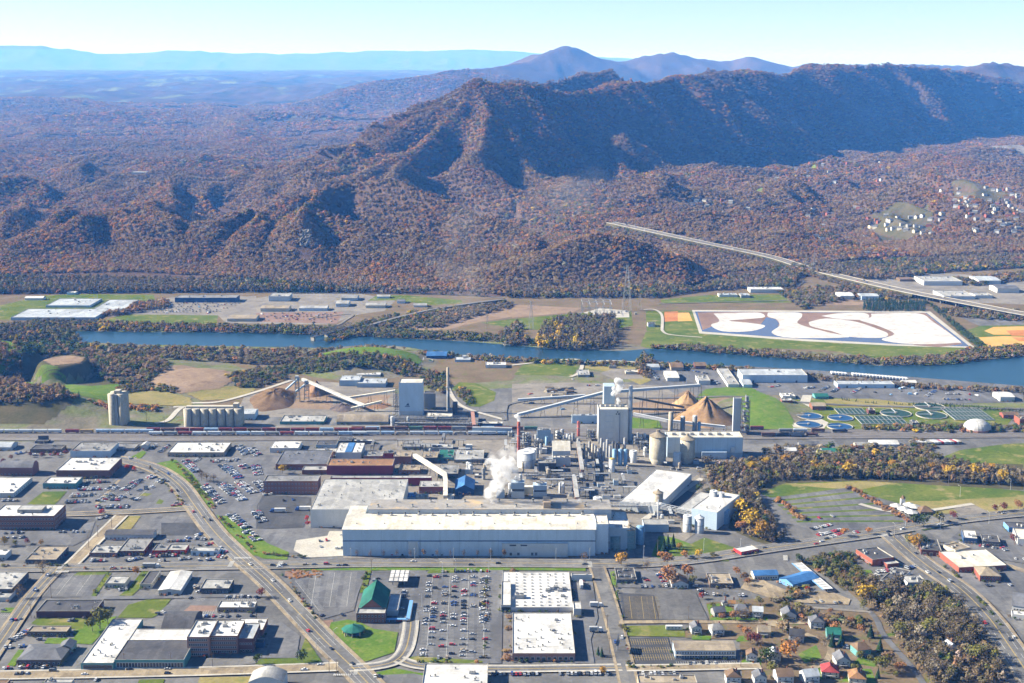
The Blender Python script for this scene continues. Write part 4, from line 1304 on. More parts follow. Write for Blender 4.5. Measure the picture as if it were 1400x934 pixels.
def make_building(name, label, loc, rz, w, d, h, wall, roof, style, rise, axis, units, vents, win, sidewin, doors, cat, group, par, extra, hip):
 root = thing(name, label, cat, loc, rz, group)
 r = random.Random(hash((round(loc[0]), round(loc[1]))) & 0xffff)
 wm, rm = wallm(wall), roofm(roof)
 par = min(par, h * 0.2)
 if style == 'flat':
  flat_block(root, 0, w, 0, d, h, wm, rm, par=par)
  top = h - par
 elif style == 'gable':
  gable_block(root, 0, w, 0, d, h, rise, wm, rm, axis, hip=hip)
  top = h
 elif style == 'barrel':
  barrel_block(root, 0, w, 0, d, h, rise, wm, rm, axis)
  top = h
 if style == 'flat':
  for k in range(units):
   s = r.uniform(0.8, 1.5)
   share('roof_unit', ME_UNIT, root, (r.uniform(0.12, 0.88) * w, r.uniform(0.15, 0.85) * d, top), (s, s, s), r.choice((0, math.pi / 2)))
  for k in range(vents):
   s = r.uniform(0.8, 1.4)
   share('roof_vent', ME_VENT, root, (r.uniform(0.06, 0.94) * w, r.uniform(0.08, 0.92) * d, top), (s, s, s))
 if win:
  rows, cols = win[:2]
  windows(root, 'front', w, d, h, rows, cols, *win[2:])
 if sidewin:
  rows, cols = sidewin[:2]
  windows(root, 'right' if loc[0] + w / 2 < 0 else 'left', w, d, h, rows, cols, *sidewin[2:])
 for k in range(doors):
  u = (k + 0.5) / doors * w
  share('door', ME_DOOR, root, (u - 1.5, 0, 0), (3.0, 1, min(3.4, h * 0.7)))
 if extra:
  extra(root, w, d, h, top)
 USED.append((loc[0], loc[1], rz, w, d))
 return root

# --- west of the avenue
def penthouse(fx0, fx1, fy0, fy1, hh, wall='grey', roof='light'):
 def f(root, w, d, h, top):
  sub = bpy.data.objects.new('penthouse', None)
  COL.objects.link(sub)
  sub.parent = root
  flat_block(sub, fx0 * w, fx1 * w, fy0 * d, fy1 * d, top + hh, wallm(wall), roofm(roof), z0=top, par=0.3)
 return f
bld('A', 0, 180, 362, 318, 290, 'arched_warehouse', 'brick warehouse with a grey arched roof behind the white-roofed brick block', 'brick', 'slate', 'barrel', 5.0, 'x', win=(1, 9))
bld('A', -150, 76, 480, 455, 368, 'shop_block', 'white flat-roofed shop block with pale walls beside the grass plot', 'white', 'white', units=5, vents=6, sidewin=(1, 10))
bld('A', 235, 415, 432, 402, 367, 'teal_shop', 'teal-walled shop with white flat roof next to the grass plot', 'teal', 'white', units=3, vents=2, win=(1, 10), sidewin=(1, 4))
bld('A', 309, 598, 375, 331, 262, 'brick_store', 'broad brick store with white flat roof dotted with dark units', 'brick', 'white', units=9, vents=6, win=(1, 8), sidewin=(1, 6), doors=2)
bld('A', -40, 300, 657, 580, 518, 'brick_office_block', 'three-storey brick office block with rooftop plant on white roof', 'brick', 'white', units=4, vents=6, win=(3, 22, 1.6, 1.9), sidewin=(3, 8, 1.6, 1.9), extra=penthouse(.35, .75, .3, .7, 3.5))
bld('A', 385, 600, 263, 226, 178, 'low_warehouse', 'low grey-roofed warehouse with pale blue end wall below the railway', 'blue', 'grey', units=4, vents=8)
bld('A', 615, 735, 226, 210, 184, 'store_shed', 'small grey shed beside the low warehouse below the railway', 'grey', 'grey', vents=3)
bld('A', 772, 806, 218, 196, 180, 'white_shed', 'little white gabled shed below the railway', 'white', 'white', 'gable', 1.6, 'y')
bld('A', 915, 1222, 258, 233, 178, 'white_roof_store', 'long tan store under a huge white roof beside the railway', 'tan', 'white', units=8, vents=10, win=(1, 14), doors=3, sidewin=(1, 6))
bld('A', 165, 335, 236, 215, 191, 'brown_shop', 'low brown shop with dark roof and red trees in front', 'brown', 'dark', units=2, win=(1, 8))
bld('A', -40, 62, 224, 206, 178, 'arched_shed', 'grey arched shed standing below the white covered wagons', 'lightmetal', 'metal', 'barrel', 3.0, 'x')
bld('A', 190, 262, 185, 172, 160, 'rail_shed', 'tiny dark shed between the railway and brown shop', 'dark', 'dark')
bld('A', 573, 835, 712, 683, 655, 'white_workshop', 'long white workshop with dark roof beside the asphalt lot', 'white', 'dark', 'gable', 1.6, 'x', win=(1, 12))
bld('A', 488, 640, 803, 781, 738, 'brick_shop', 'grey-roofed brick corner shop on the tan side street', 'brick', 'light', units=3, vents=4, win=(1, 9), doors=1)
bld('A', 645, 785, 797, 771, 702, 'brick_shop', 'brick shop with dark blue windows under a stained grey roof', 'darkbrick', 'grey', units=3, vents=5, win=(1, 8), doors=1, sidewin=(1, 4))
bld('A', 832, 905, 792, 768, 736, 'red_shop', 'red-fronted low shop among packed repair-yard cars', 'redpaint', 'grey', units=1, win=(1, 4))
bld('A', 908, 1012, 790, 766, 734, 'repair_shop', 'white and red repair shop among packed repair-yard cars', 'redpaint', 'light', units=2, doors=3)
bld('A', 1042, 1195, 798, 771, 748, 'blue_shop', 'pale blue corner garage with roller doors by the avenue', 'blue', 'light', units=2, doors=4)
bld('A', 140, 308, 847, 818, 745, 'flat_shop', 'tan flat-roofed shop with white cornice at the street corner', 'dark', 'tan', units=3, vents=5, win=(1, 7), sidewin=(1, 6))
bld('A', -90, 32, 822, 792, 760, 'white_kiosk', 'white low shop with blue-tinted front near the yellow tree', 'white', 'white', units=2, win=(1, 5))
# --- foreground, west block
bld('E', -160, 68, 462, 420, 325, 'corner_block', 'grey-roofed corner block with red sign band and bare tree beside it', 'dark', 'light', units=5, vents=6, win=(1, 8), sidewin=(1, 8))
bld('E', -120, 50, 490, 466, 428, 'corner_annex', 'low pale annex in front of the grey-roofed corner block', 'white', 'light', units=2)
bld('E', 572, 682, 416, 389, 348, 'bank_kiosk', 'small grey flat-roofed bank with drive-through canopy', 'cream', 'light', units=1, win=(1, 5), doors=1)
bld('E', 765, 828, 418, 392, 322, 'tan_shop', 'narrow cream shop with black roof beside the orange tree', 'cream', 'dark', win=(1, 2), sidewin=(1, 5))
bld('E', 866, 985, 456, 427, 326, 'white_hall', 'white ribbed-metal hall with white roof', 'white', 'white', 'gable', 1.2, 'y', doors=1)
bld('E', 1092, 1250, 447, 416, 365, 'diner', 'grey flat-roofed diner standing alone in its lot', 'dark', 'light', units=4, win=(1, 8), doors=1)
bld('E', 200, 520, 580, 541, 478, 'brick_warehouse', 'dark red brick warehouse with black roof', 'darkbrick', 'dark', units=2, vents=4, sidewin=(1, 4))
bld('E', 150, 366, 680, 652, 620, 'long_store', 'long low brown store with a tan roof strip', 'brown', 'tan', units=2, win=(1, 9))
bld('E', 97, 335, 838, 806, 722, 'hipped_office', 'grey hip-roofed office with a fenced yard', 'brown', 'slate', 'gable', 2.6, 'x', hip=9.0, win=(1, 9))
bld('E', 318, 392, 775, 742, 705, 'gabled_office', 'two-storey grey gabled office behind the hip-roofed office', 'grey', 'slate', 'gable', 2.4, 'y', win=(2, 3), sidewin=(2, 3))
def factory():
 a, b = G(*zp('E', 443, 866)), G(*zp('E', 620, 866))
 root = thing('teal_factory', 'old factory with teal glazed front, white roof and black sawtooth wing', 'factory', (a.x, a.y, 0))
 def span(x0, x1, yb, yt, yr):
  p, q = G(*zp('E', x0, yb)), G(*zp('E', x1, yb))
  h = AT(*zp('E', (x0 + x1) / 2, yt), p.y).z
  return p.x - a.x, q.x - a.x, p.y - a.y, h, G(*zp('E', x0, yr), h).y - a.y
 x0, x1, y0, h, y1 = span(443, 620, 866, 824, 582)
 flat_block(root, x0, x1, y0, y1, h, wallm('teal'), roofm('white'), par=0.6)
 for k in range(12):
  share('roof_vent', ME_VENT, root, (x0 + 4 + rng.random() * (x1 - x0 - 8), y0 + 8 + rng.random() * (y1 - y0 - 16), h - 0.6), (1.2,) * 3)
 for k in range(11):
  share('window', ME_WINDOW, root, (x0 + 1.5 + k * (x1 - x0 - 4.5) / 10, y0, 1.2), (2.4, 1, 3.4))
 X0, X1, Y0, H, Y1 = span(622, 1006, 857, 806, 698)
 flat_block(root, x1 + 0.05, X1, Y0, Y1, H, wallm('teal'), roofm('dark'), par=0.5)
 for k in range(22):
  share('window', ME_WINDOW, root, (x1 + 1.5 + k * (X1 - x1 - 4.5) / 21, Y0, 1.0), (2.3, 1, 4.2))
 flat_block(root, x1 + 0.05, X1 * 0.93, Y1 + 0.05, Y1 + 22, H - 0.8, wallm('teal'), roofm('white'), par=0.4)
 q0, q1 = x1 + 0.38 * (X1 - x1), x1 + 0.86 * (X1 - x1)
 barrel_block(root, q0, q1, Y1 + 22.05, Y1 + 56, H - 1, 5.5, wallm('dark'), roofm('dark'), 'x')
factory()
bld('E', 1025, 1145, 790, 682, 590, 'brick_mill', 'three-storey brick mill building with white roof beside the teal factory', 'pinkbrick', 'white', win=(4, 9, 1.5, 2.0), units=3, vents=5)
bld('E', 1146, 1300, 775, 676, 590, 'brick_mill', 'long brick mill wing with tall windows and vents on its white roof', 'brick', 'white', win=(4, 12, 1.5, 2.0), units=3, vents=8)
bld('E', 1302, 1385, 768, 690, 606, 'mill_annex', 'lower brick annex with blue-white roof joined to the mill wing', 'darkbrick', 'metal', units=3, win=(2, 5), sidewin=(2, 5))
bld('E', 1186, 1388, 549, 520, 484, 'restaurant', 'tan drive-in restaurant with white roof and dark window bays', 'tan', 'white', units=5, vents=3, win=(1, 9), doors=1)
bld('E', 240, 392, 962, 930, 908, 'white_roof_house', 'small white-roofed building south of the tan concrete street', 'white', 'light', units=2)
bld('E', -40, 40, 960, 934, 912, 'red_roof_store', 'little red-roofed store south of the tan concrete street', 'brick', 'brown')
bld('F', -120, 38, 682, 642, 580, 'red_brick_store', 'red brick store with white roof beside the diagonal avenue', 'redbrick', 'white', units=3, sidewin=(1, 5))
bld('F', -120, 42, 745, 712, 690, 'blue_store', 'dark blue-walled store beside the diagonal avenue', 'navy', 'dark', units=1)
bld('F', -40, 150, 990, 930, 868, 'arched_store', 'grey arched-roof store south of the tan concrete street', 'lightmetal', 'light', 'barrel', 4.0, 'y')
# --- the green-roofed hall
def green_hall():
 a, b = G(*zp('F', 548, 606)), G(*zp('F', 705, 606))
 w = b.x - a.x
 root = thing('green_roof_hall', 'brick hall with a tall green standing-seam gable roof', 'building', (a.x, a.y, 0))
 hf = AT(*zp('F', 625, 552), a.y).z
 dep = G(*zp('F', 600, 425), hf - 1.5).y - a.y
 flat_block(root, 0, w, 0, 11, hf, wallm('brick'), roofm('light'), par=0.8)
 windows(root, 'front', w, 11, hf, 2, 8, 1.3, 1.7)
 windows(root, 'right', w, 11, hf, 2, 3, 1.3, 1.7)
 sub = bpy.data.objects.new('nave', None)
 COL.objects.link(sub)
 sub.parent = root
 gable_block(sub, 1, w - 1, 11.05, dep, hf - 1.5, 9.0, wallm('brick'), roofm('green'), 'y', over=0.9)
 seam = MB()
 n = 14
 for k in range(n):
  y = 12 + (dep - 13) * k / (n - 1)
  seam.bar((0.1, y, hf - 2.2), (w / 2, y, hf + 7.75), 0.12)
  seam.bar((w - 0.1, y, hf - 2.2), (w / 2, y, hf + 7.75), 0.12)
 seam.build('roof_seam', roofm('green'), sub)
 flat_block(root, w + 0.05, w + 9, 14, dep - 4, 5.0, wallm('bluegrey'), roofm('metal'))
 wb = MB()
 for p, q in (((w + 1, 2, 2.6), (w + 18, 2, 2.6)), ((w + 18, 2, 2.6), (w + 18, dep - 12, 2.6))):
  wb.bar(p, q, 1, flat=(3.0, 0.4))
 for k in range(4):
  wb.box(w + 3 + k * 4.5, w + 3.4 + k * 4.5, 1.8, 2.2, -0.3, 2.5)
  wb.box(w + 17.8, w + 18.2, 5 + k * 7, 5.4 + k * 7, -0.3, 2.5)
 wb.build('covered_walk', wallm('skyblue'), root)
green_hall()
def pavilion():
 c = G(*zp('F', 532, 665))
 root = thing('octagonal_pavilion', 'octagonal pavilion with a green tent roof on a bright lawn', 'pavilion', c)
 b = MB()
 n, R0 = 8, 8.6
 b.cyl(0, 0, 4.4, 7.6, R0 + 0.9, 0.8, n=8, m=0)
 b.cyl(0, 0, 4.1, 4.4, R0 + 0.9, R0 + 0.9, n=8, m=0)
 b.cyl(0, 0, 7.6, 8.8, 0.9, 0.1, n=8, m=0)
 b.build('roof', roofm('green'), root)
 f = MB().cyl(0, 0, -0.3, 0.2, R0, n=8)
 f.build('floor', M_CONC, root)
 for k in range(8):
  a = 2 * math.pi * k / 8
  p = MB().cyl(R0 * 0.93 * math.cos(a), R0 * 0.93 * math.sin(a), 0.2, 4.3, 0.6, n=6)
  p.build('pier', wallm('tan'), root)
 g = MB().cyl(0, 0, 0.2, 4.25, R0 * 0.72, n=8)
 g.build('glazing', M_GLASS, root)
pavilion()
def canopy(R, x0, x1, yb, yr, h, name, label, cat='canopy', roofc='white', nx=4, ny=3):
 a, b = G(*zp(R, x0, yb), h), G(*zp(R, x1, yb), h)
 w, d = b.x - a.x, G(*zp(R, x0, yr), h).y - a.y
 root = thing(name, label, cat, (a.x, a.y, 0))
 f = MB().box(0, w, 0, d, h - 0.9, h - 0.2, 0, bottom=True)
 f.build('fascia', wallm('dark'), root)
 for i in range(nx):          # roof panes between dark ribs
  for j in range(ny):
   p = MB().box(i * w / nx + .4, (i + 1) * w / nx - .4, j * d / ny + .4, (j + 1) * d / ny - .4, h - 0.2, h, 0)
   p.build('panel', roofm(roofc), root)
 for u in (0.2, 0.8):
  for v in (0.2, 0.8):
   p = MB().box(u * w - .3, u * w + .3, v * d - .3, v * d + .3, -0.3, h - 0.85)
   p.build('post', M_STEEL, root)
canopy('F', 722, 828, 378, 316, 6.0, 'fuel_canopy', 'flat fuel-station canopy of pale panels between dark ribs')
# --- the market with the big white roof
bld('G', -56, 333, 545, 520, 326, 'market_hall', 'huge market hall with white roof and rows of skylights', 'white', 'white', units=2, vents=4, par=0.5)
def skylights(root_name='market_hall'):
 root = bpy.data.objects[root_name]
 t, loc = None, root.location
 w, d = USED[-1][3], USED[-1][4]
 h = max(c.bound_box[6][2] for c in root.children if c.name.startswith('roof') and c.type == 'MESH' and len(c.data.vertices) == 4)
 me = MB().box(-0.9, 0.9, -0.7, 0.7, 0, 0.55, 0)
 m = make_mesh('skylight', me.v, me.f, [plain('skylight_dark', (0.16, 0.17, 0.18), 0.3)], me.i)
 for j in range(11):
  for i in range(8):
   if 3 <= j <= 6 and i > 5:
    continue
   share('skylight', m, root, ((i + 0.8) / 8.6 * w, (j + 0.7) / 11.4 * d, h))
 for k in range(5):
  share('roof_unit', ME_UNIT, root, (w * (0.66 + 0.06 * k), d * (0.45 + 0.04 * (k % 3)), h), (1.7, 1.7, 1.6))
 share('roof_unit', ME_UNIT, root, (w * 0.25, d * 0.27, h), (3.2, 3.2, 2.6))
skylights()
bld('G', 2, 344, 815, 771, 549, 'market_wing', 'white-roofed market wing with tan brick front and roof vents', 'pinkbrick', 'white', units=2, vents=34, par=0.6, win=(1, 11, 3.0, 2.6), doors=1)
bld('G', 325, 436, 378, 364, 340, 'dock_annex', 'small white-roofed dock annex behind the loading court', 'white', 'white', units=1, minh=6)
bld('G', 336, 378, 572, 536, 488, 'dock_block', 'blank white dock block where the two market roofs meet', 'white', 'white', minh=7)
bld('F', 1338, 1390, 545, 515, 378, 'market_porch', 'white entrance porch on the car-park side of the market hall', 'white', 'white', minh=6, win=(1, 3))
bld('F', 905, 1262, 1010, 945, 826, 'white_roof_shop', 'white-roofed shop with blue corner trim at the bottom street', 'white', 'white', units=2, vents=8, win=(1, 10))
bld('G', 572, 680, 391, 367, 303, 'black_roof_shop', 'small black-roofed shop with rooftop units beside the side street', 'dark', 'dark', units=7, win=(1, 6))
bld('G', 872, 962, 416, 392, 352, 'brown_house', 'brown-roofed house hidden behind rust-coloured trees', 'white', 'brown', 'gable', 3.0, 'y', win=(1, 4), cat='house')
bld('G', 1080, 1208, 413, 389, 333, 'tan_diner', 'tan-roofed diner with grey rooftop units and curved front', 'brown', 'tan', units=7, win=(1, 8))
def balcony(root, w, d, h, top):
 b = MB()
 b.box(0, w, -1.8, -0.06, h * 0.48, h * 0.48 + 0.25, 0, bottom=True)
 b.build('balcony', M_CONC, root)
 n = 14
 for k in range(n):
  MB().box(k * (w - .2) / (n - 1), k * (w - .2) / (n - 1) + .2, -1.75, -1.55, -0.3, h).build('post', M_FRAME, root)
bld('G', 890, 1218, 802, 755, 704, 'motel', 'long two-storey motel with tan roof and shaded balcony', 'bluegrey', 'tan', 'gable', 1.6, 'x', win=(2, 22, 1.3, 1.5), extra=balcony, cat='motel')
bld('G', 690, 1010, 975, 932, 888, 'tan_roof_store', 'tan flat-roofed store with red and white cars behind it', 'tan', 'tan', units=4, win=(1, 12))
# --- houses of the south-east neighbourhood
HOUSES = [('G', 1150, 1180, 516, 497, 'white', 'slate', 'small white house with slate roof beside the lawn'), ('G', 1182, 1222, 520, 497, 'cream', 'rust', 'small rust-roofed house next to the grey bungalow'),
   ('G', 1105, 1180, 577, 548, 'grey', 'slate', 'grey bungalow with slate roof on a green lawn'), ('G', 1216, 1300, 575, 535, 'tan', 'slate', 'tan house with slate roof and porch beside bare trees'),
   ('G', 1312, 1376, 582, 540, 'white', 'metal', 'white house with pale metal roof on the lane'), ('G', 980, 1044, 672, 635, 'white', 'slate', 'white house with slate roof behind the motel'),
   ('G', 1092, 1172, 682, 645, 'white', 'grey', 'white house with broad grey roof behind the motel'), ('G', 1342, 1420, 682, 652, 'cream', 'tan', 'cream bungalow with tan roof at the lane end'),
   ('G', 1278, 1346, 820, 780, 'white', 'brown', 'white house with brown roof beside the motel lot'), ('G', 1170, 1262, 945, 885, 'white', 'brown', 'white two-storey house with brown roof south of the motel'),
   ('G', 1322, 1400, 950, 900, 'white', 'slate', 'white two-storey house with slate roof near the big round tree'),
   ('H', 80, 166, 592, 562, 'white', 'slate', 'white house with slate roof below the tan forecourt'), ('H', 232, 318, 642, 600, 'white', 'slate', 'tall white house with slate roof beside the footpath'),
   ('H', 322, 408, 705, 665, 'teal', 'sage', 'green-roofed house with pale front below the footpath'), ('H', 115, 206, 710, 672, 'white', 'dark', 'white house with dark roof above the orange tree'),
   ('H', 488, 582, 798, 745, 'teal', 'brown', 'teal-walled house with brown roof beside the winding path'), ('H', 0, 80, 825, 780, 'cream', 'metal', 'cream house with pale metal roof beside the orange tree'),
   ('H', 372, 460, 852, 812, 'white', 'slate', 'white gabled house with slate roof on the curved lane'), ('H', 292, 398, 905, 870, 'cream', 'red', 'cream house with bright red roof'),
   ('H', 52, 156, 945, 900, 'white', 'brown', 'white house with brown hipped roof on the lane'), ('H', 202, 300, 945, 895, 'white', 'metal', 'white house with silvery metal roof on the lane'),
   ('H', 442, 546, 945, 905, 'cream', 'rust', 'cream house with rusty brown roof near the wooded bank'), ('H', 982, 1030, 700, 670, 'white', 'metal', 'white house half hidden in the wooded bank'),
   ('H', 985, 1040, 768, 735, 'white', 'metal', 'second white house half hidden in the wooded bank')]
for k, (R, x0, x1, yb, yt, wl_, rf, lab) in enumerate(HOUSES):
 r = random.Random(k)
 rf = 'green' if rf == 'sage' else rf
 a, b = G(*zp(R, x0, yb)), G(*zp(R, x1, yb))
 w = (b.x - a.x) * 0.86
 h = max(3.2, min(6.4, AT(*zp(R, x0, yt), a.y).z))
 ang = r.uniform(-0.25, 0.25)
 ax_ = r.choice('xy')
 def porch(root, w, d, h, top):
  p = MB().box(w * .2, w * .8, -2.2, -0.05, 2.5, 2.75, 0, bottom=True)
  p.build('porch_roof', roofm('grey'), root)
  for u in (.22, .5, .78):
   MB().box(u * w - .12, u * w + .12, -2.1, -1.9, -0.3, 2.5).build('post', M_FRAME, root)
  q = MB().box(w * .7, w * .7 + .9, d * .55, d * .55 + .9, h - 0.5, h + 4.2)
  q.build('chimney', wallm('brick'), root)
 make_building('house', lab, (a.x, a.y, 0), ang, w, w * r.uniform(.8, 1.1) + 1, h, wl_, rf, 'gable', w * 0.30, ax_, 0, 0, (2 if h > 5 else 1, 3, 1.0, 1.4), (1, 2, 1.0, 1.4), 1, 'house', None, 0, porch, 0 if k % 3 else w * 0.3)
# --- east side
brot('H', (-75, 372), (55, 368), 4.2, 12, 'blue_roof_shop', 'long blue-roofed shop on a tan forecourt', 'white', 'blue', style='gable', rise=2.2, axis='x', win=(1, 9))
brot('H', (60, 385), (135, 420), 4.0, 30, 'blue_roof_drive_in', 'blue gabled drive-in wing set askew on the tan forecourt', 'skyblue', 'blue', style='gable', rise=2.6, axis='y', win=(1, 4))
def drive_in_canopy():
 a, b = G(*zp('H', 300, 445)), G(*zp('H', 130, 300))
 v = b - a
 root = thing('drive_in_canopy', 'white slatted drive-in canopy beside the blue-roofed shop', 'canopy', (a.x, a.y, 0), math.atan2(v.y, v.x))
 L = v.length
 MB().box(0, L, -9, -8.4, 3.2, 3.8, bottom=True).build('edge_beam', wallm('white'), root)
 MB().box(0, L, -0.3, 0.3, 3.2, 3.8, bottom=True).build('edge_beam', wallm('skyblue'), root)
 n = 12
 for k in range(n):
  MB().box(k * L / n + .3, (k + 1) * L / n - .5, -8.35, -0.35, 3.4, 3.7, bottom=True).build('panel', roofm('white'), root)
  if k % 3 == 0:
   MB().box(k * L / n, k * L / n + .3, -4.3, -4, -0.3, 3.3).build('post', M_FRAME, root)
drive_in_canopy()
brot('H', (478, 240), (568, 298), 6.5, 22, 'red_brick_shop', 'red brick flat-roofed shop at the fork of two roads', 'redbrick', 'dark', units=4, win=(1, 10), par=0.9, sidewin=(1, 5))
brot('H', (650, 308), (715, 300), 4.0, 9, 'small_brick_shed', 'small brick shed beside the red brick shop', 'redbrick', 'light')
brot('H', (612, 395), (700, 415), 4.2, 36, 'brown_store', 'brown-roofed store with parked cars behind the bare trees', 'white', 'dark', units=4)
brot('H', (760, 412), (865, 408), 4.5, 16, 'pale_store', 'pale-roofed store facing the main road', 'white', 'light', units=5, win=(1, 7))
brot('H', (835, 238), (945, 245), 6.0, 30, 'brick_garage', 'dark brick garage behind the yellow tree at the fork', 'darkbrick', 'dark', units=4, doors=3)
brot('H', (955, 215), (1020, 245), 6.5, 18, 'cream_garage', 'cream garage beside the dark brick garage', 'cream', 'tan', units=3)
brot('H', (1065, 172), (1140, 178), 6.0, 22, 'navy_shop', 'navy blue shop with white roof beside parked cars', 'navy', 'white', units=2, win=(1, 4))
brot('H', (1170, 185), (1265, 192), 5.0, 18, 'dark_shop', 'dark flat-roofed shop next to the navy shop', 'dark', 'dark', units=4, win=(1, 6))
brot('H', (1312, 110), (1430, 112), 5.0, 16, 'bright_blue_shop', 'bright blue shop beside two white signs', 'skyblue', 'dark', units=2, win=(1, 6))
brot('H', (1360, 182), (1470, 190), 6.5, 30, 'white_warehouse', 'white warehouse with tan roof behind the navy shop', 'white', 'cream', units=2)
brot('H', (1040, 335), (1300, 322), 5.5, 40, 'sales_hall', 'broad brick sales hall with wide pale roof', 'redbrick', 'cream', units=2, win=(1, 10))
brot('H', (1155, 382), (1268, 386), 6.0, 22, 'hipped_brick_office', 'brick office with tan hipped roof joined to the sales hall', 'redbrick', 'tan', style='gable', rise=4.0, axis='x', hip=10.0, win=(2, 7, 1.3, 1.5))
brot('H', (1330, 540), (1470, 560), 5.0, 30, 'dormer_store', 'long grey-roofed store with white dormer row', 'white', 'slate', style='gable', rise=4.0, axis='x', win=(1, 8))
brot('H', (1330, 582), (1400, 590), 4.0, 9, 'white_canopy_store', 'small white-roofed store in front of the dormer store', 'white', 'white', units=1)
# plaza stalls and market tents on the meadow edge
for k, (x, y) in enumerate(((700, 540), (740, 558), (780, 575), (770, 535), (800, 545))):
 c = G(*zp('D', x, y))
 t = thing('market_tent', 'white peaked market tent beside the brown hipped shelter', 'tent', c, 0, 'market tents on the meadow edge')
 MB().cyl(0, 0, 3.0, 5.6, 7.0, 0.4, n=8).build('canopy', roofm('white'), t)
 for a in range(6):
  MB().box(6 * math.cos(a) - .12, 6 * math.cos(a) + .12, 6 * math.sin(a) - .12, 6 * math.sin(a) + .12, -0.3, 3.3).build('post', M_FRAME, t)
bld('D', 832, 900, 574, 558, 534, 'shelter', 'brown hip-roofed shelter beside the white market tents', 'brown', 'brown', 'gable', 4.0, 'x', hip=6.0)
def carousel():
 c = G(*zp('D', 733, 520))
 t = thing('clock_tower', 'short white tower with dark pyramid roof behind the market tents', 'tower', c)
 MB().box(-2, 2, -2, 2, -0.3, 7).build('shaft', wallm('white'), t)
 MB().cyl(0, 0, 7, 10.5, 3.4, 0.2, n=4).build('roof', roofm('brown'), t)
carousel()
brot('C', (1250, 800), (1345, 782), 4.0, 12, 'red_fascia_shop', 'small white-roofed shop with bright red fascia beside the boulevard', 'redpaint', 'white', win=(1, 4))
# -- the paper mill
def gy(py):
 return G(700, py).y
def mill_hall():
 a, b = G(469, 760.4), G(814, 760.4)
 w = b.x - a.x
 h = AT(640, 724, a.y).z
 d = G(640, 704, h).y - a.y
 dl = G(500, 693, h).y - a.y
 root = thing('mill_hall', 'very long pale blue mill hall with a cream roof along the boulevard', 'factory', (a.x, a.y, 0))
 band = AT(640, 740.4, a.y).z
 wb = MB()
 wb.box(0, w, 0.4, d, -0.4, h - 0.3)
 wb.build('wall', wallm('bluegrey'), root)
 n = 13
 for k in range(n):
  x0, x1 = k * w / n + 0.12, (k + 1) * w / n - 0.12
  MB().box(x0, x1, 0.12, 0.4, band + 0.9, h - 0.35).build('panel', wallm('blue'), root)
  MB().box(x0, x1, -0.5 if k in (4, 8, 9) else 0.0, 0.4, 0, band).build('panel', wallm('blue'), root)
 MB().box(0, w, -0.1, 0.4, band + 0.02, band + 0.88).build('drip_band', wallm('navy'), root)
 MB().box(0.26 * w, 0.30 * w, -1.6, 0.0, 0, band + 0.5).build('stair_bay', wallm('lightmetal'), root)
 MB().box(0.63 * w, 0.89 * w, -2.2, -0.55, 0, band - 1.2).build('dock_bay', wallm('lightmetal'), root)
 for k in range(2):
  MB().box(0.66 * w + k * 10, 0.66 * w + k * 10 + 6, -2.3, -2.2, band - 3.6, band - 2.2).build('window', M_GLASS, root)
 for u in (0.66, 0.69, 0.745, 0.76):
  MB().box(u * w, u * w + 2.2, -2.35, -2.2, 1.5, 4.2).build('door', M_DARKST, root)
 r = MB()
 r.face([(-0.5, -0.2, h), (w + 0.5, -0.2, h), (w + 0.5, d, h + 1.2), (-0.5, d, h + 1.2)])
 r.face([(-0.5, -0.2, h - 0.4), (w + 0.5, -0.2, h - 0.4), (w + 0.5, -0.2, h), (-0.5, -0.2, h)])
 r.face([(-0.5, d, h - 0.4), (-0.5, -0.2, h - 0.4), (-0.5, -0.2, h), (-0.5, d, h + 1.2)])
 r.face([(w + 0.5, -0.2, h - 0.4), (w + 0.5, d, h - 0.4), (w + 0.5, d, h + 1.2), (w + 0.5, -0.2, h)])
 r.build('roof', roofm('cream'), root)
 wl_ = G(503, 693, h).x - a.x
 q = MB().box(0, wl_, d + .05, dl, -0.4, h + 1.1, 0, 1)
 q.build('west_wing', [wallm('white'), roofm('cream')], root)
 for k in range(16):
  x = wl_ + 6 + (w - wl_ - 10) * (k + 0.5) / 16
  share('roof_vent', ME_VENT, root, (x, d - 3 - (k % 3) * 1.5, h + 1.1), (2.2, 2.2, 1.8 + (k % 4) * 0.5))
 for k in range(9):
  share('roof_vent', ME_VENT, root, (w * (0.05 + 0.11 * k), d * 0.35, h + 0.4), (0.9,) * 3)
 # machine hall rising behind
 y0 = a.y + d + 0.1
 x0, x1 = AT(504, 696, y0).x, AT(836, 696, y0).x
 hh = AT(640, 696.5, y0).z
 dd = G(640, 683, hh).y - y0
 m = thing('machine_hall', 'stained grey-roofed machine hall behind the long mill hall', 'factory', (x0, y0, 0))
 W2 = x1 - x0
 MB().box(0, W2, 0.2, dd, -0.4, hh - 0.5).build('wall', wallm('bluegrey'), m)
 for k in range(12):
  MB().box(k * W2 / 12 + .15, (k + 1) * W2 / 12 - .15, 0, 0.2, h + 1.4, hh - 0.5).build('panel', wallm('lightmetal'), m)
 rr = MB()
 rr.face([(0, 0, hh), (W2, 0, hh), (W2, dd, hh), (0, dd, hh)])
 rr.face([(0, 0, hh - .5), (W2, 0, hh - .5), (W2, 0, hh), (0, 0, hh)])
 rr.build('roof', mottled('stained_roof', (0.22, 0.21, 0.20), (0.30, 0.285, 0.26), 0.02, 0.3, 0.9, (0.36, 0.27, 0.16)), m)
 for k in range(14):
  share('roof_vent', ME_VENT, m, (W2 * (k + .5) / 14, dd * (0.25 + 0.5 * (k % 2)), hh), (1.8, 1.8, 2.2))
 MB().box(W2 * .72, W2 * .75, dd * .1, dd * .7, hh, hh + 6).build('hatch_house', wallm('tan'), m)
 return h
MILL_H = mill_hall()
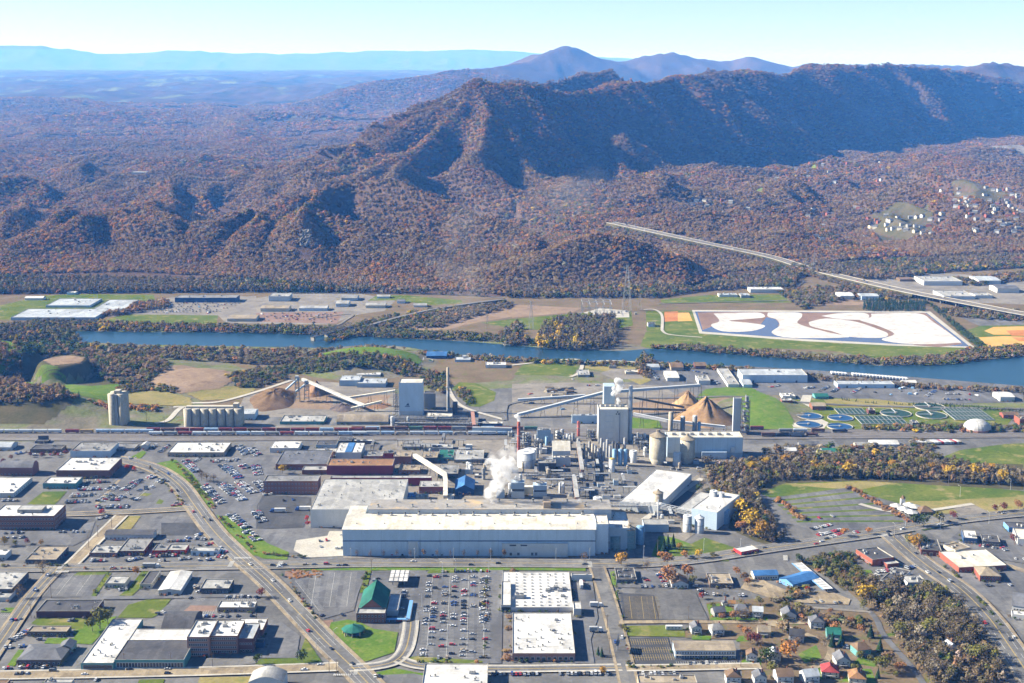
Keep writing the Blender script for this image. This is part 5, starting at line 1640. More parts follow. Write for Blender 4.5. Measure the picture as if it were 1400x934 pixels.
bld(None, 814.4, 831.5, 758, 716.6, 704, 'stair_tower', 'pale blue stair tower at the end of the long mill hall', 'blue', 'cream', vents=2)
bld(None, 832, 861, 752, 722, 699, 'bag_house', 'blue-walled annex with striped white roof beside the teal silo', 'bluegrey', 'white', vents=4, units=2)
bld(None, 425, 548, 721.6, 696.5, 655, 'grey_roof_warehouse', 'wide warehouse with patched grey roof and white end wall', 'white', 'light', vents=26, par=0.4)
bld(None, 452, 590, 664, 659, 650.5, 'strip_roof_shed', 'narrow white-roofed strip building behind the patched grey roof', 'maroon', 'white', vents=6, minh=9)
bld(None, 506, 536, 684, 672, 664, 'fan_house', 'pale fan house with open top beside the patched grey roof', 'blue', 'grey', units=4)
bld(None, 361, 435, 675.7, 657.7, 649.4, 'brick_storehouse', 'long three-storey brick storehouse with grey roof facing the truck court', 'brick', 'grey', win=(3, 16, 1.5, 1.8), vents=5)
bld(None, 377, 447, 642.7, 634.6, 615.5, 'grey_roof_shop', 'low brick works shop with wide dark grey roof', 'brick', 'slate', vents=9, units=3, win=(1, 12))
bld(None, 413, 447, 649, 642.5, 637, 'brick_lean_to', 'small brick lean-to with pale roof beside the maroon mill block', 'brick', 'light', units=2)
bld(None, 447, 537, 649.7, 636.4, 627, 'maroon_block', 'maroon metal-clad mill block with rusty tan roof', 'maroon', 'rust', vents=8, units=4)
def twin_roof():
 a, b = G(459, 629), G(494, 629)
 w = b.x - a.x
 h = 9.0
 d = G(470, 605.5, h).y - a.y
 root = thing('white_blue_shed', 'white-roofed shed with a bright blue roof strip down its middle', 'building', (a.x, a.y, 0))
 flat_block(root, 0, w, 0, d, h, wallm('white'), roofm('white'), par=0.3)
 MB().box(w * .36, w * .62, 0.5, d - .5, h - .3, h + .4).build('roof_strip', roofm('blue'), root)
 for k in range(6):
  share('roof_vent', ME_VENT, root, (w * (.15 if k % 2 else .85), d * (k + .5) / 6, h - .3), (1.6,) * 3)
twin_roof()
MILLB = [(497, 523, 630, 623.5, 617, 'grey', 'brick', 'grey-roofed pulp shop behind the rusty tan roof', 12), (524, 538, 632, 619.6, 616.5, 'dark', 'maroon', 'dark maroon tower block behind the rusty tan roof', 14),
   (538, 562, 635, 624, 616.5, 'tan', 'brick', 'tan-roofed brick pulp building with ducts', 12), (545, 574, 649, 642.6, 635.5, 'tan', 'brick', 'tan-roofed brick screen house below the sloping gallery', 9),
   (573, 606, 675, 665.5, 657.5, 'light', 'redbrick', 'red brick grinder house with pale roof beside the sloping gallery', 11), (548, 569, 685, 681, 673, 'blue', 'bluegrey', 'low blue-roofed pump shed behind the machine hall', 6),
   (568, 585, 685, 682, 675, 'cream', 'cream', 'low cream-roofed shed behind the machine hall', 6), (599, 626, 654, 647.5, 635.5, 'grey', 'dark', 'grey-roofed turbine house with shaded walls', 11),
   (576, 598, 634, 625.5, 617, 'tan', 'dark', 'tan-roofed recovery shop with white roof ducts', 12), (599, 620, 630, 627, 614.5, 'green', 'teal', 'teal-roofed shed near the railway', 5),
   (621, 661, 633, 629, 614.5, 'light', 'grey', 'broad pale slab-roofed store near the railway', 5), (550, 576, 615, 612, 602, 'grey', 'grey', 'grey lime-kiln shed below the railway', 7),
   (578, 619, 617, 614, 607, 'light', 'grey', 'long pale shed below the railway', 6), (484, 511, 607, 604, 601, 'white', 'brown', 'white-roofed shed beside the railway siding', 5),
   (432, 460, 613, 608, 602.5, 'dark', 'bluegrey', 'black-roofed store with blue edge near the railway', 6), (462, 481, 607, 602.5, 596.5, 'dark', 'dark', 'black-roofed block next to the railway siding', 8),
   (369, 408, 619, 612.5, 603, 'white', 'white', 'white works shed with two roof hatches below the railway', 6), (430, 459, 622, 618, 613, 'light', 'brown', 'pale-roofed annex behind the grey works shop', 7),
   (679, 690, 682, 672, 667, 'metal', 'bluegrey', 'small blue-grey pump house beside the steam plume', 8), (782, 818, 579, 568, 566, 'metal', 'blue', 'pale blue long shed behind the boiler tower', 9),
   (734.5, 753, 606, 588, 585.5, 'metal', 'bluegrey', 'tall blue-grey process block near the red chimney', 16), (659, 687, 585, 579, 576, 'cream', 'navy', 'flat navy shed with pale roof beside the tracks', 6),
   (583, 618, 575, 569.5, 564, 'cream', 'bluegrey', 'cream-roofed control house beside the power station stack', 8), (464, 492, 528, 520, 513, 'metal', 'bluegrey', 'blue-grey river warehouse with ribbed roof', 7),
   (488, 527, 530, 524, 517, 'metal', 'bluegrey', 'long blue-grey warehouse with open front', 6), (487, 520, 516, 513, 509, 'white', 'white', 'white-roofed shed behind the river warehouses', 5),
   (736, 760, 645, 633, 628, 'grey', 'dark', 'open dark steel bin house beside the white tank', 9), (755.6, 780, 638, 625.5, 623, 'cream', 'lightmetal', 'white cube building with tall cream sloping roof behind', 8)]
for x0, x1, yb, yt, yr, rf, wl_, lab, mh in MILLB:
 bld(None, x0, x1, yb, yt, yr, 'mill_building', lab, wl_, rf, units=2, vents=4, minh=4, par=0.4, win=(1, 5) if wl_ in ('brick', 'redbrick') else None)
def wedge_house():
 a, b = G(755.6, 634), G(780, 634)
 y0 = a.y + 8
 w = b.x - a.x
 root = thing('wedge_house', 'white house with steep cream lean-to roof among the digesters', 'building', (a.x, y0, 0))
 h0, h1 = AT(768, 616.5, y0).z, AT(768, 603, y0 + 14).z
 q = MB()
 q.face([(0, 0, 0), (w, 0, 0), (w, 0, h0), (0, 0, h0)])
 q.face([(w, 0, 0), (w, 14, 0), (w, 14, h1), (w, 0, h0)])
 q.face([(w, 14, 0), (0, 14, 0), (0, 14, h1), (w, 14, h1)])
 q.face([(0, 14, 0), (0, 0, 0), (0, 0, h0), (0, 14, h1)])
 q.build('wall', wallm('lightmetal'), root)
 r = MB()
 r.face([(-.3, -.4, h0), (w + .3, -.4, h0), (w + .3, 14.3, h1 + .3), (-.3, 14.3, h1 + .3)])
 r.build('roof', roofm('cream'), root)
wedge_house()
bld(None, 622, 648, 677, 669.5, 656, 'blue_gable_shed', 'bright blue gable-roofed shed with white ridge', 'navy', 'blue', 'gable', 5.0, 'y', doors=2)
# --- tanks, silos, chimneys
def tank(name, label, xl, xr, yb, yt, mat, top='flat', group=None, cat='tank', bands=0, hopper=False, topm=None, minh=3):
 c = G((xl + xr) / 2, yb)
 r = abs(G(xr, yb).x - G(xl, yb).x) / 2
 c.y += r * 0.6
 h = max(AT(c.x and (xl + xr) / 2, yt, c.y - r).z, minh)
 root = thing(name, label, cat, (c.x, c.y, 0), 0, group)
 b = MB()
 if hopper:
  b.cyl(0, 0, h * 0.22, h, r, n=18, roofh=0)
  b.cyl(0, 0, -0.3, h * 0.22, r * 0.72, r, n=18)
 else:
  b.cyl(0, 0, -0.4, h, r, n=18)
 b.build('shell', mat, root, True)
 t = MB()
 if top == 'cone':
  t.cyl(0, 0, h, h + 0.3, r * 1.05, r * 1.05, n=18, roofh=r * 0.55)
  t.cyl(0, 0, h + r * 0.42, h + r * 0.75, r * 0.22, n=8)
 elif top == 'dome':
  for k in range(4):
   a0, a1 = k * math.pi / 8, (k + 1) * math.pi / 8
   t.cyl(0, 0, h + r * 0.5 * math.sin(a0), h + r * 0.5 * math.sin(a1), r * math.cos(a0), max(r * math.cos(a1), .05), n=18)
 else:
  t.cyl(0, 0, h, h + 0.25, r * 1.02, n=18)
  t.box(-r * .3, r * .3, -.3, .3, h + .25, h + 1.1)
 t.build('top', topm or mat, root)
 for k in range(bands):
  z = h * (k + 1) / (bands + 1)
  MB().cyl(0, 0, z, z + 0.4, r * 1.03, n=18).build('band', M_STEEL, root)
 l = MB()
 l.bar((r * 0.7, -r * 0.75, 0), (r * 0.7, -r * 0.75, h + 1), 0.25)
 l.build('ladder', M_STEEL, root)
 return root, c, r, h
M_WHITET = mottled('tank_white', (0.48, 0.49, 0.50), (0.56, 0.57, 0.58), 0.1, 0.8, 0.5)
M_TEALT = mottled('tank_teal', (0.13, 0.21, 0.22), (0.18, 0.26, 0.27), 0.1, 0.8, 0.6)
M_BLUET = mottled('tank_blue', (0.16, 0.30, 0.46), (0.22, 0.36, 0.52), 0.1, 0.8, 0.5)
M_TANT = mottled('tank_tan', (0.30, 0.26, 0.20), (0.38, 0.33, 0.26), 0.1, 0.8, 0.6)
M_REDST = mottled('chimney_red', (0.27, 0.075, 0.06), (0.34, 0.10, 0.075), 0.2, 0.8, 0.8)
tank('chip_silo', 'tall tan concrete silo with conical cap in front of the long blue mill building', 888, 911.5, 636, 599, M_SILO, 'cone', hopper=True, topm=roofm('tan'), cat='silo')
tank('chip_silo', 'shaded tan silo with ragged conical cap beside the small white tank', 930, 950.5, 635, 603, M_SILO, 'cone', hopper=True, topm=roofm('tan'), cat='silo')
tank('liquor_tank', 'small pale tank standing between the two tan silos', 920, 931, 637, 621, M_WHITET, 'flat')
tank('liquor_tank', 'white tank with yellow railing in front of the digester row', 832.5, 841, 646, 629, M_WHITET, 'dome', topm=M_YELLOW)
tank('liquor_tank', 'white tank at the end of the digester row', 861, 871, 633, 618, M_WHITET, 'flat')
for k, (x0, x1) in enumerate(((837, 843), (845, 851), (852.5, 858))):
 tank('bleach_tank', 'tall pale blue bleach tower at the end of the digester row', x0, x1, 637, 616, M_BLUET, 'dome', 'pale blue bleach towers')
tank('stock_tank', 'squat white stock tank at the foot of the red chimney', 707.5, 731, 640, 621, M_WHITET, 'flat', bands=1)
tank('stock_tank', 'wide white stock tank overlapping the squat one by the red chimney', 716, 733, 633, 617, M_WHITET, 'flat')
tank('clay_silo', 'teal-grey silo with tan conical cap at the end of the mill hall', 851.5, 869.5, 751, 726, M_TEALT, 'cone', topm=roofm('tan'), cat='silo', bands=2)
tank('clay_tank', 'dark blue round tank behind the teal-grey silo', 869.5, 881, 745, 723, M_BLUET, 'dome')
tank('clay_tank', 'blue drum tank between stair tower and teal-grey silo', 832.5, 850, 752, 735, M_TEALT, 'flat', bands=1)
tank('starch_silo', 'pale silo with tan conical cap beside the white diagonal warehouse', 892.6, 906.8, 697, 676, M_TANT, 'cone', topm=roofm('tan'), cat='silo')
tank('starch_silo', 'white steel silo standing under the truss conveyor', 934, 946, 728, 707, M_WHITET, 'flat', cat='silo', bands=1)
tank('starch_silo', 'white steel silo under the end of the truss conveyor', 950, 963, 729, 710, M_WHITET, 'cone', cat='silo', bands=1)
tank('bulk_silo', 'white silo with railing behind the sloping warehouse', 970, 980.5, 702, 673, M_WHITET, 'flat', cat='silo', bands=2)
tank('bulk_silo', 'second white silo with railing behind the sloping warehouse', 981.5, 990, 703, 675, M_WHITET, 'flat', cat='silo', bands=2)
tank('blue_tank', 'round blue tank beside the creek trees', 982, 998, 716, 700, M_BLUET, 'flat')
tank('filtrate_tank', 'white tank on the end of the machine hall', 811, 822.5, 699, 682, M_WHITET, 'flat')
tank('cream_tank', 'little cream tank behind the machine hall', 611, 620, 684, 678, roofm('cream'), 'flat')
for k, x in enumerate((765.5, 770.5)):
 tank('gas_bottle', 'slim white gas bottle beside the cooling tower', x - 1.6, x + 1.6, 675, 661, M_WHITET, 'dome', 'slim white gas bottles')
rr = random.Random(5)
for k in range(16):        # digester and washer row in front of the boiler tower
 x = 798 + k * 4.0
 m = rr.choice((M_STEEL, M_STEEL, M_DARKST, M_TANT))
 yb = 628 + rr.uniform(-5, 4)
 tank('digester', 'grey steel digester vessel in the row before the boiler tower', x - 1.9, x + 1.9, yb, yb - rr.uniform(15, 24), m, rr.choice(('dome', 'flat')), 'digesters in the crowded vessel row', bands=1)
for k in range(9):
 x = 733 + k * 7.2
 yb = 607 + rr.uniform(-8, 6)
 tank('process_tank', 'steel process tank among pipes behind the wedge-roofed house', x - 2.2, x + 2.2, yb, yb - rr.uniform(6, 12), rr.choice((M_STEEL, M_GALV, M_WHITET, M_BLUET)), rr.choice(('dome', 'flat')), 'process tanks among the pipes')
def chimney(name, label, px, yb, yt, r0, r1, mat, capmat=None, capf=0.8):
 c = G(px, yb)
 h = AT(px, yt, c.y).z
 root = thing(name, label, 'chimney', (c.x, c.y, 0))
 MB().cyl(0, 0, -0.4, h * capf, r0, r0 + (r1 - r0) * capf, n=14).build('shaft', mat, root, True)
 MB().cyl(0, 0, h * capf + .02, h, r0 + (r1 - r0) * capf, r1, n=14).build('upper_shaft', capmat or mat, root, True)
 MB().cyl(0, 0, h * 0.55, h * 0.55 + 0.8, r0 * 1.35, n=10).build('gallery', M_STEEL, root)
 MB().bar((r0 + .2, 0, 0), (r1 + .2, 0, h), 0.2).build('ladder', M_STEEL, root)
 return c, h
CH_RED = chimney('chimney', 'slim red chimney topped by a puff of steam', 709, 619, 577, 1.9, 1.7, M_REDST)
chimney('chimney', 'tall slim power-station stack, buff above and grey below', 612.7, 562, 502.5, 2.0, 1.5, M_STEEL, M_TANT, 0.48)
chimney('chimney', 'short dark red flue behind the digesters', 790.6, 597, 576, 1.7, 1.7, M_REDST)
CH_W = chimney('chimney', 'tall white stack attached to the boiler tower', 861, 602, 527.7, 2.4, 2.1, M_GALV)
# --- boiler tower
def boiler():
 a, b = G(818, 606.6), G(858, 606.6)
 w = b.x - a.x
 h = AT(838, 559.7, a.y).z
 d = max(G(838, 552.3, h).y - a.y, 22)
 root = thing('boiler_tower', 'tall grey-white recovery boiler tower with steam rising from its roof', 'tower', (a.x, a.y, 0))
 flat_block(root, 0, w, 0, d, h, wallm('white'), roofm('cream'), par=0.8)
 for u in (0, .24, .52, .8, 1):
  MB().box(u * w - .2, u * w + .2, -0.2, -0.02, 0, h).build('rib', wallm('white'), root)
 for z in range(6, int(h), 7):
  MB().box(w * .22, w * .5, -0.14, -0.02, z, z + .35).build('band', wallm('bluegrey'), root)
 for u, z in ((.62, h - 4), (.58, h - 6.5), (.66, h - 6.5)):
  MB().box(u * w, u * w + 1.6, -0.2, -0.02, z, z + 1.6).build('louvre', M_DARKST, root)
 MB().bar((w * .72, -0.8, 0), (w * .72, -0.8, h - 3), 0.5, 6).build('downpipe', M_STEEL, root)
 h2 = AT(834, 528.5, a.y + d).z
 q = MB().box(w * .22, w * .60, d + .05, d + 18, -0.4, h2)
 q.build('upper_house', wallm('bluegrey'), root)
 for k in range(5):
  share('roof_unit', ME_UNIT, root, (w * (.15 + .17 * k), d * .6, h - .8), (1.6, 1.6, 2.2))
 return a, w, d, h
BO = boiler()
def power_block():
 a, b = G(546, 567.8), G(578, 567.8)
 w = b.x - a.x
 h = AT(560, 523.4, a.y).z
 root = thing('power_station', 'windowless pale blue power station block with a dark blue emblem', 'building', (a.x, a.y, 0))
 flat_block(root, 0, w, 0, 24, h, wallm('blue'), roofm('cream'), par=0.8)
 MB().box(0.6, w - .6, -0.25, -0.02, 0.5, 5.5).build('plinth', wallm('lightmetal'), root)
 e = MB()
 x, z = w * .36, h * .30
 e.face([(x - 2.4, -0.05, z), (x + 2.2, -0.05, z), (x + .8, -0.05, z + 3.6)])
 e.face([(x - 3.6, -0.05, z - 1.6), (x + 2.8, -0.05, z - 1.6), (x + 2.8, -0.05, z - .7), (x - 3.6, -0.05, z - .7)])
 e.build('emblem', wallm('navy'), root)
 f = MB()
 for i in range(3):
  for z in range(0, int(h * .75), 5):
   f.box(-7 + i * 2.2, -6.7 + i * 2.2, 1, 1.3, z, z + 5)
   f.bar((-7, 1, z + 5), (-0.3, 1, z + 5), .2)
   f.bar((-7, 10, z + 5), (-0.3, 10, z + 5), .2)
   f.bar((-7, 1, z), (-2.4, 1, z + 5), .15)
 f.build('steel_frame', M_DARKST, root)
power_block()
bld(None, 580, 595, 560, 538, 534.5, 'precipitator', 'grey precipitator box beside the pale blue power block', 'grey', 'dark')
bld(None, 619, 625.5, 566, 551, 549, 'dark_bin', 'narrow dark bin tower beside the buff stack', 'dark', 'dark', minh=12)
bld(None, 1001.7, 1012.6, 592, 544.4, 543, 'white_tower', 'slender white tower at the end of the long blue mill building', 'lightmetal', 'white')
def lattice_tower():
 c = G(1018, 594)
 h = AT(1018, 540, c.y).z
 root = thing('lattice_tower', 'dark steel process tower hung with vessels beside the slender white tower', 'tower', (c.x, c.y, 0))
 b = MB()
 s = 4.5
 for x in (-s, s):
  for y in (-s, s):
   b.bar((x, y, -0.3), (x, y, h * .9), .35)
 for z in np.arange(5, h * .9, 6.0):
  for x0, y0, x1, y1 in ((-s, -s, s, -s), (s, -s, s, s), (s, s, -s, s), (-s, s, -s, -s)):
   b.bar((x0, y0, z), (x1, y1, z), .25)
   b.bar((x0, y0, z - 5), (x1, y1, z), .18)
  b.box(-s, s, -s, s, z, z + .2, bottom=True)
 b.build('frame', M_DARKST, root)
 for k in range(5):
  MB().cyl(rr.uniform(-2, 2), rr.uniform(-2, 2), 6 + k * 9, 12 + k * 9, 2.2, n=10, roofh=1).build('vessel', M_STEEL, root)
 MB().cyl(0, 0, h * .85, h, 1.0, n=8).build('flue', M_STEEL, root)
lattice_tower()
def pulp_building():
 a, b = G(912, 626), G(1015, 624)
 y0 = a.y
 w = AT(1015, 624, y0).x - a.x
 h = AT(960, 598, y0).z
 root = thing('pulp_building', 'long light blue pulp building behind the two tan silos', 'factory', (a.x, y0, 0))
 flat_block(root, 0, w, 0, 26, h, wallm('bluegrey'), roofm('cream'), par=0.6)
 n = 10
 for k in range(n):
  MB().box(k * w / n + .15, (k + 1) * w / n - .15, -0.2, -0.02, h * .25, h - .4).build('panel', wallm('blue'), root)
 MB().box(w * .45, w * .78, -6, -0.25, -0.3, h * .35).build('lean_to', wallm('blue'), root)
 MB().box(w * .84, w * .89, -3, -0.25, h * .3, h * .55).build('bay', wallm('lightmetal'), root)
 for k in range(7):
  share('roof_unit', ME_UNIT, root, (w * (.1 + .12 * k), 12, h - .6), (1.8, 1.8, 1.8))
pulp_building()
for k, (x0, x1, yt, m, lb) in enumerate(((913.6, 920, 565, M_TANT, 'pinkish column'), (930, 936.5, 571, M_STEEL, 'grey capped column'), (946.5, 953, 570, M_STEEL, 'grey column with white cap'), (953.5, 958, 578, M_BLUET, 'short blue column'))):
 tank('process_column', lb + ' rising behind the long light blue pulp building', x0, x1, 594, yt, m, 'dome', topm=M_WHITET if k in (1, 2) else None, cat='tank')
for k, (x, yb, yt) in enumerate(((700, 600, 590), (720, 612, 593), (736, 616, 600), (764, 600, 588), (775, 614, 596), (808, 602, 588), (872, 612, 594), (880, 618, 604))):
 def frame_(x=x, yb=yb, yt=yt):
  c = G(x, yb)
  h = max(AT(x, yt, c.y).z, 6)
  t = thing('pipe_rack', 'open steel pipe frame carrying vessels between the process blocks', 'frame', (c.x, c.y, 0), 0, 'open steel pipe frames')
  b = MB()
  for i in (-5, 0, 5):
   for j in (-4, 4):
    b.bar((i, j, -.3), (i, j, h), .3)
  for z in np.arange(4, h, 4.0):
   b.box(-5.5, 5.5, -4.5, 4.5, z, z + .2, bottom=True)
  b.build('steelwork', M_DARKST, t)
  for q in range(3):
   MB().cyl(-3.5 + q * 3.4, rr.uniform(-2, 2), h * .3, h * rr.uniform(.7, 1.15), 1.3, n=8, roofh=.6).build('vessel', rr.choice((M_GALV, M_STEEL, M_WHITET)), t)
 frame_()
# --- conveyors, galleries, pipe bridges
def conveyor(name, label, pts, w, h, mat, roofmat=None, legs=True, cat='conveyor', step=22, truss=False):
 """pts: world points of the gallery floor"""
 root = thing(name, label, cat, (pts[0].x, pts[0].y, 0))
 o = Vector((pts[0].x, pts[0].y, 0))
 g = MB()
 tr = MB()
 for p, q in zip(pts[:-1], pts[1:]):
  p, q = p - o, q - o
  if truss:
   L = (q - p).length
   n = max(int(L / 5), 2)
   d = (q - p).normalized()
   s = Vector((-d.y, d.x, 0)).normalized() * w / 2
   u = Vector((0, 0, h))
   for e in (s, -s):
    for f in (Vector(), u):
     tr.bar(p + e + f, q + e + f, .28)
    for k in range(n):
     A, B = p + (q - p) * k / n, p + (q - p) * (k + 1) / n
     tr.bar(A + e, B + e + u, .18)
     tr.bar(B + e, B + e + u, .18)
   g.bar(p + Vector((0, 0, .8)), q + Vector((0, 0, .8)), 1, flat=(w * .7, 1.0))
  else:
   g.bar(p + Vector((0, 0, h / 2)), q + Vector((0, 0, h / 2)), 1, flat=(w, h))
   tr.bar(p + Vector((0, 0, h + .12)), q + Vector((0, 0, h + .12)), 1, flat=(w + .5, .2))
  if legs:
   L = (q - p).length
   for k in range(int(L / step) + 1):
    c = p + (q - p) * min((k + .5) * step / L, 1)
    if c.z > 4:
     lg = MB()
     for e in (-w * .6, w * .6):
      lg.bar((c.x + e * 1.3, c.y, -.3), (c.x + e * .7, c.y, c.z), .28)
     lg.bar((c.x - w * .8, c.y, c.z * .35), (c.x + w * .7, c.y, c.z * .75), .16)
     lg.build('trestle', M_DARKST, root)
 g.build('gallery', mat, root)
 tr.build('truss' if truss else 'roof', roofmat or mat, root)
 return root
def on(px, py, gpy):
 """a raised point seen at (px, py) that stands over the ground line gpy"""
 return AT(px, py, gy(gpy))
conveyor('conveyor', 'long grey conveyor climbing past the boiler tower to the chip heaps', [on(708, 569, 571), on(827, 538, 566), on(957, 528.5, 556)], 4.0, 3.2, wallm('bluegrey'), M_GALV)
conveyor('conveyor', 'low grey conveyor crossing the log yard', [on(708, 548, 552), on(800, 542, 552)], 3.5, 2.5, wallm('bluegrey'), M_GALV)
conveyor('conveyor', 'thin dark conveyor running down to the chip heaps', [on(866, 545, 572), on(935, 558, 566)], 3.0, 2.2, M_DARKST)
conveyor('conveyor', 'white tube conveyor sagging from the boiler tower to the slender white tower', [on(866, 567.6, 584), on(912, 577, 589), on(991, 585.6, 594)], 3.2, 3.0, M_WHITET)
conveyor('conveyor', 'dark tube behind the white tube conveyor', [on(864, 560, 572), on(938, 562, 570)], 2.5, 2.2, M_DARKST)
conveyor('conveyor', 'cream sloping gallery between the brick pulp houses', [on(567, 625, 633), on(608, 651, 664), on(609, 660, 672), on(609, 682, 686)], 4.2, 3.6, roofm('cream'), roofm('cream'))
conveyor('conveyor', 'pink-brown gallery running down from the digesters', [on(790, 607, 622), on(796, 646, 658)], 4.0, 3.0, wallm('pinkbrick'), roofm('light'))
conveyor('conveyor', 'pink-brown gallery entering the machine hall roof', [on(785, 655, 668), on(789, 684, 696)], 4.0, 3.0, wallm('pinkbrick'), roofm('light'))
conveyor('pipe_bridge', 'blue-grey pipe bridge crossing the mill yard', [on(716, 650, 655), on(800, 652, 657)], 4.0, 3.0, M_STEEL, truss=True, cat='bridge')
conveyor('truss_conveyor', 'steel truss conveyor bridging from machine hall to the white silos', [on(815, 692, 700), on(897, 693, 702), on(966, 708, 718)], 4.5, 4.0, M_STEEL, M_GALV, truss=True)
conveyor('conveyor', 'pinkish gallery crossing the tracks beside the power station', [on(646, 566, 572), on(648, 584, 588)], 4.0, 3.0, wallm('pinkbrick'))
conveyor('pipe_bridge', 'long dark pipe bridge along the railway by the power station', [on(531, 573, 580), on(640, 574, 581)], 6.0, 4.0, M_DARKST, M_STEEL, truss=True, cat='bridge', step=12)
conveyor('pipe_bridge', 'second dark pipe bridge beside the tracks below the cream-roofed control house', [on(540, 579, 585), on(642, 580, 586)], 5.0, 3.0, M_STEEL, M_DARKST, truss=True, cat='bridge', step=12)
conveyor('pipe_bridge', 'blue-grey covered bridge beside the tracks near the red chimney', [on(646, 589, 594), on(700, 590, 595)], 5.0, 4.5, wallm('bluegrey'), M_STEEL, cat='bridge')
conveyor('conveyor', 'white inclined conveyor from the bark stacker to the power station', [on(413.7, 520, 540), on(498.6, 556.6, 563)], 3.6, 3.0, M_WHITET, roofm('cream'))
conveyor('conveyor', 'cream conveyor running level to the power station', [on(473, 546, 553), on(540, 536, 556)], 3.4, 2.6, roofm('cream'))
conveyor('conveyor', 'cream low conveyor beside the scrap pile', [on(480, 560, 563), on(522, 550.5, 562)], 3.2, 2.6, roofm('cream'))
for px, yb, yt, lab in ((407, 549, 517, 'dark steel bark stacker beside the long bark heap'), (419.5, 548, 523, 'grey steel stacker between the bark heaps')):
 c = G(px, yb)
 h = AT(px, yt, c.y).z
 t = thing('bark_stacker', lab, 'stacker', (c.x, c.y, 0))
 b = MB()
 for x in (-2, 2):
  for y in (-2, 2):
   b.bar((x * 1.6, y * 1.6, -.3), (x, y, h), .3)
 for z in np.arange(4, h, 5.0):
  b.bar((-3, -3, z), (3, -3, z + 4), .2)
  b.bar((3, 3, z), (-3, 3, z + 4), .2)
  b.box(-2.6, 2.6, -2.6, 2.6, z, z + .2, bottom=True)
 b.build('frame', M_DARKST, t)
 MB().bar((-14, -6, h * .55), (3, 2, h), 1, flat=(2.4, 2.0)).build('boom', wallm('bluegrey'), t)
 MB().box(-2.2, 2.2, -2.2, 2.2, h, h + 3).build('head_house', M_GALV, t)
def truss_mast():
 c = G(899.5, 710)
 h = AT(899.5, 683, c.y).z
 t = thing('white_mast', 'slim white mast carrying the truss conveyor', 'mast', (c.x, c.y, 0))
 MB().cyl(0, 0, -0.3, h, .7, .5, n=8).build('shaft', M_WHITET, t)
 MB().box(-1, 1, -1, 1, -0.3, .8).build('foot', M_CONC, t)
truss_mast()
# warehouses set askew beside the creek
def askew(px, py, deg, w, h, d, name, label, wall, roof, **kw):
 a = G(px, py)
 k = dict(style='flat', rise=2.0, axis='x', units=0, vents=0, win=None, sidewin=None, doors=0, cat='building', group=None, par=0.4, extra=None, hip=0.0)
 k.update(kw)
 return make_building(name, label, (a.x, a.y, 0), math.radians(deg), w, d, h, wall, roof, **k)
askew(847, 697, -24, 40, 9, 118, 'diagonal_warehouse', 'white warehouse set askew in the mill yard', 'lightmetal', 'white')
askew(945, 719, -30, 26, 18, 62, 'sloping_warehouse', 'pale blue warehouse with white roof beside two railed silos', 'blue', 'white', vents=3)
askew(925, 707, -30, 18, 9, 60, 'low_annex', 'low tan-roofed annex beside the pale blue warehouse', 'grey', 'light')
askew(880, 728, 0, 24, 8, 16, 'gatehouse_shed', 'pinkish flat-roofed shed at the shaded truck ramp', 'bluegrey', 'light')
def cooling(px0, px1, yb, yt, lab):
 a, b = G(px0, yb), G(px1, yb)
 w = b.x - a.x
 h = max(AT((px0 + px1) / 2, yt, a.y).z, 7)
 t = thing('cooling_tower', lab, 'cooling tower', (a.x, a.y, 0))
 MB().box(0, w, 0, w * .8, -0.3, h * .45).build('basin_wall', wallm('lightmetal'), t)
 MB().box(.5, w - .5, .5, w * .8 - .5, h * .45, h * .6).build('louvre', M_DARKST, t)
 MB().box(0, w, 0, w * .8, h * .6 + .02, h).build('casing', wallm('bluegrey'), t)
 MB().cyl(w / 2, w * .4, h, h + 1.8, w * .36, w * .33, n=16, capm=1).build('fan_cowl', [wallm('bluegrey'), M_DARKST], t)
 f = MB()
 for k in range(4):
  a_ = k * math.pi / 4
  f.bar((w / 2 - w * .3 * math.cos(a_), w * .4 - w * .3 * math.sin(a_), h + 2.0), (w / 2 + w * .3 * math.cos(a_), w * .4 + w * .3 * math.sin(a_), h + 2.0), .3)
 f.build('fan', M_STEEL, t)
cooling(729, 747.6, 680, 664, 'boxy cooling tower with a big roof fan behind the machine hall')
cooling(699, 717, 682, 660, 'pale cooling tower with condensers beside the steam plume')
bld(None, 715, 729, 676, 666, 662, 'cream_block', 'small cream block between the two cooling towers', 'cream', 'cream', minh=6)
# --- heaps of chips and bark
def heap(name, label, px, py, rx, ry, h, c1, c2, seed, flat=0.0):
 g = G(px, py)
 m = mottled(name + '_' + str(seed), c1, c2, 0.08, 0.5, 1.0, None, 0.0)
 V, F = [], []
 n, rings = 34, 12
 r = random.Random(seed)
 ph = [r.uniform(0, 6.28) for _ in range(6)]
 for i in range(rings + 1):
  t = i / rings
  for k in range(n):
   a = 2 * math.pi * k / n
   w = 1 + 0.10 * math.sin(2 * a + ph[0]) + 0.06 * math.sin(5 * a + ph[1])
   gul = 1 + 0.07 * math.sin(9 * a + ph[2] + 3 * t) + 0.06 * math.sin(4 * a + ph[3]) + r.uniform(-.04, .04)
   z = h * max(0, (1 - max(t - flat, 0) / (1 - flat))) ** 1.08 * gul - (0.5 if i == rings else 0)
   V.append((rx * t * w * math.cos(a), ry * t * w * math.sin(a), z + r.uniform(-.3, .3)))
 for i in range(rings):
  for k in range(n):
   a, b = i * n + k, i * n + (k + 1) % n
   F.append((a, a + n, b + n, b))
 o = mesh_obj(name, V, F, m, smooth=True)
 o.location = (g.x, g.y, 0)
 tag(o, label, 'heap')
 return o
heap('chip_heap', 'great tan cone of wood chips beside the slender white tower', 965, 573, 38, 48, 27, (0.21, 0.13, 0.07), (0.31, 0.205, 0.115), 3)
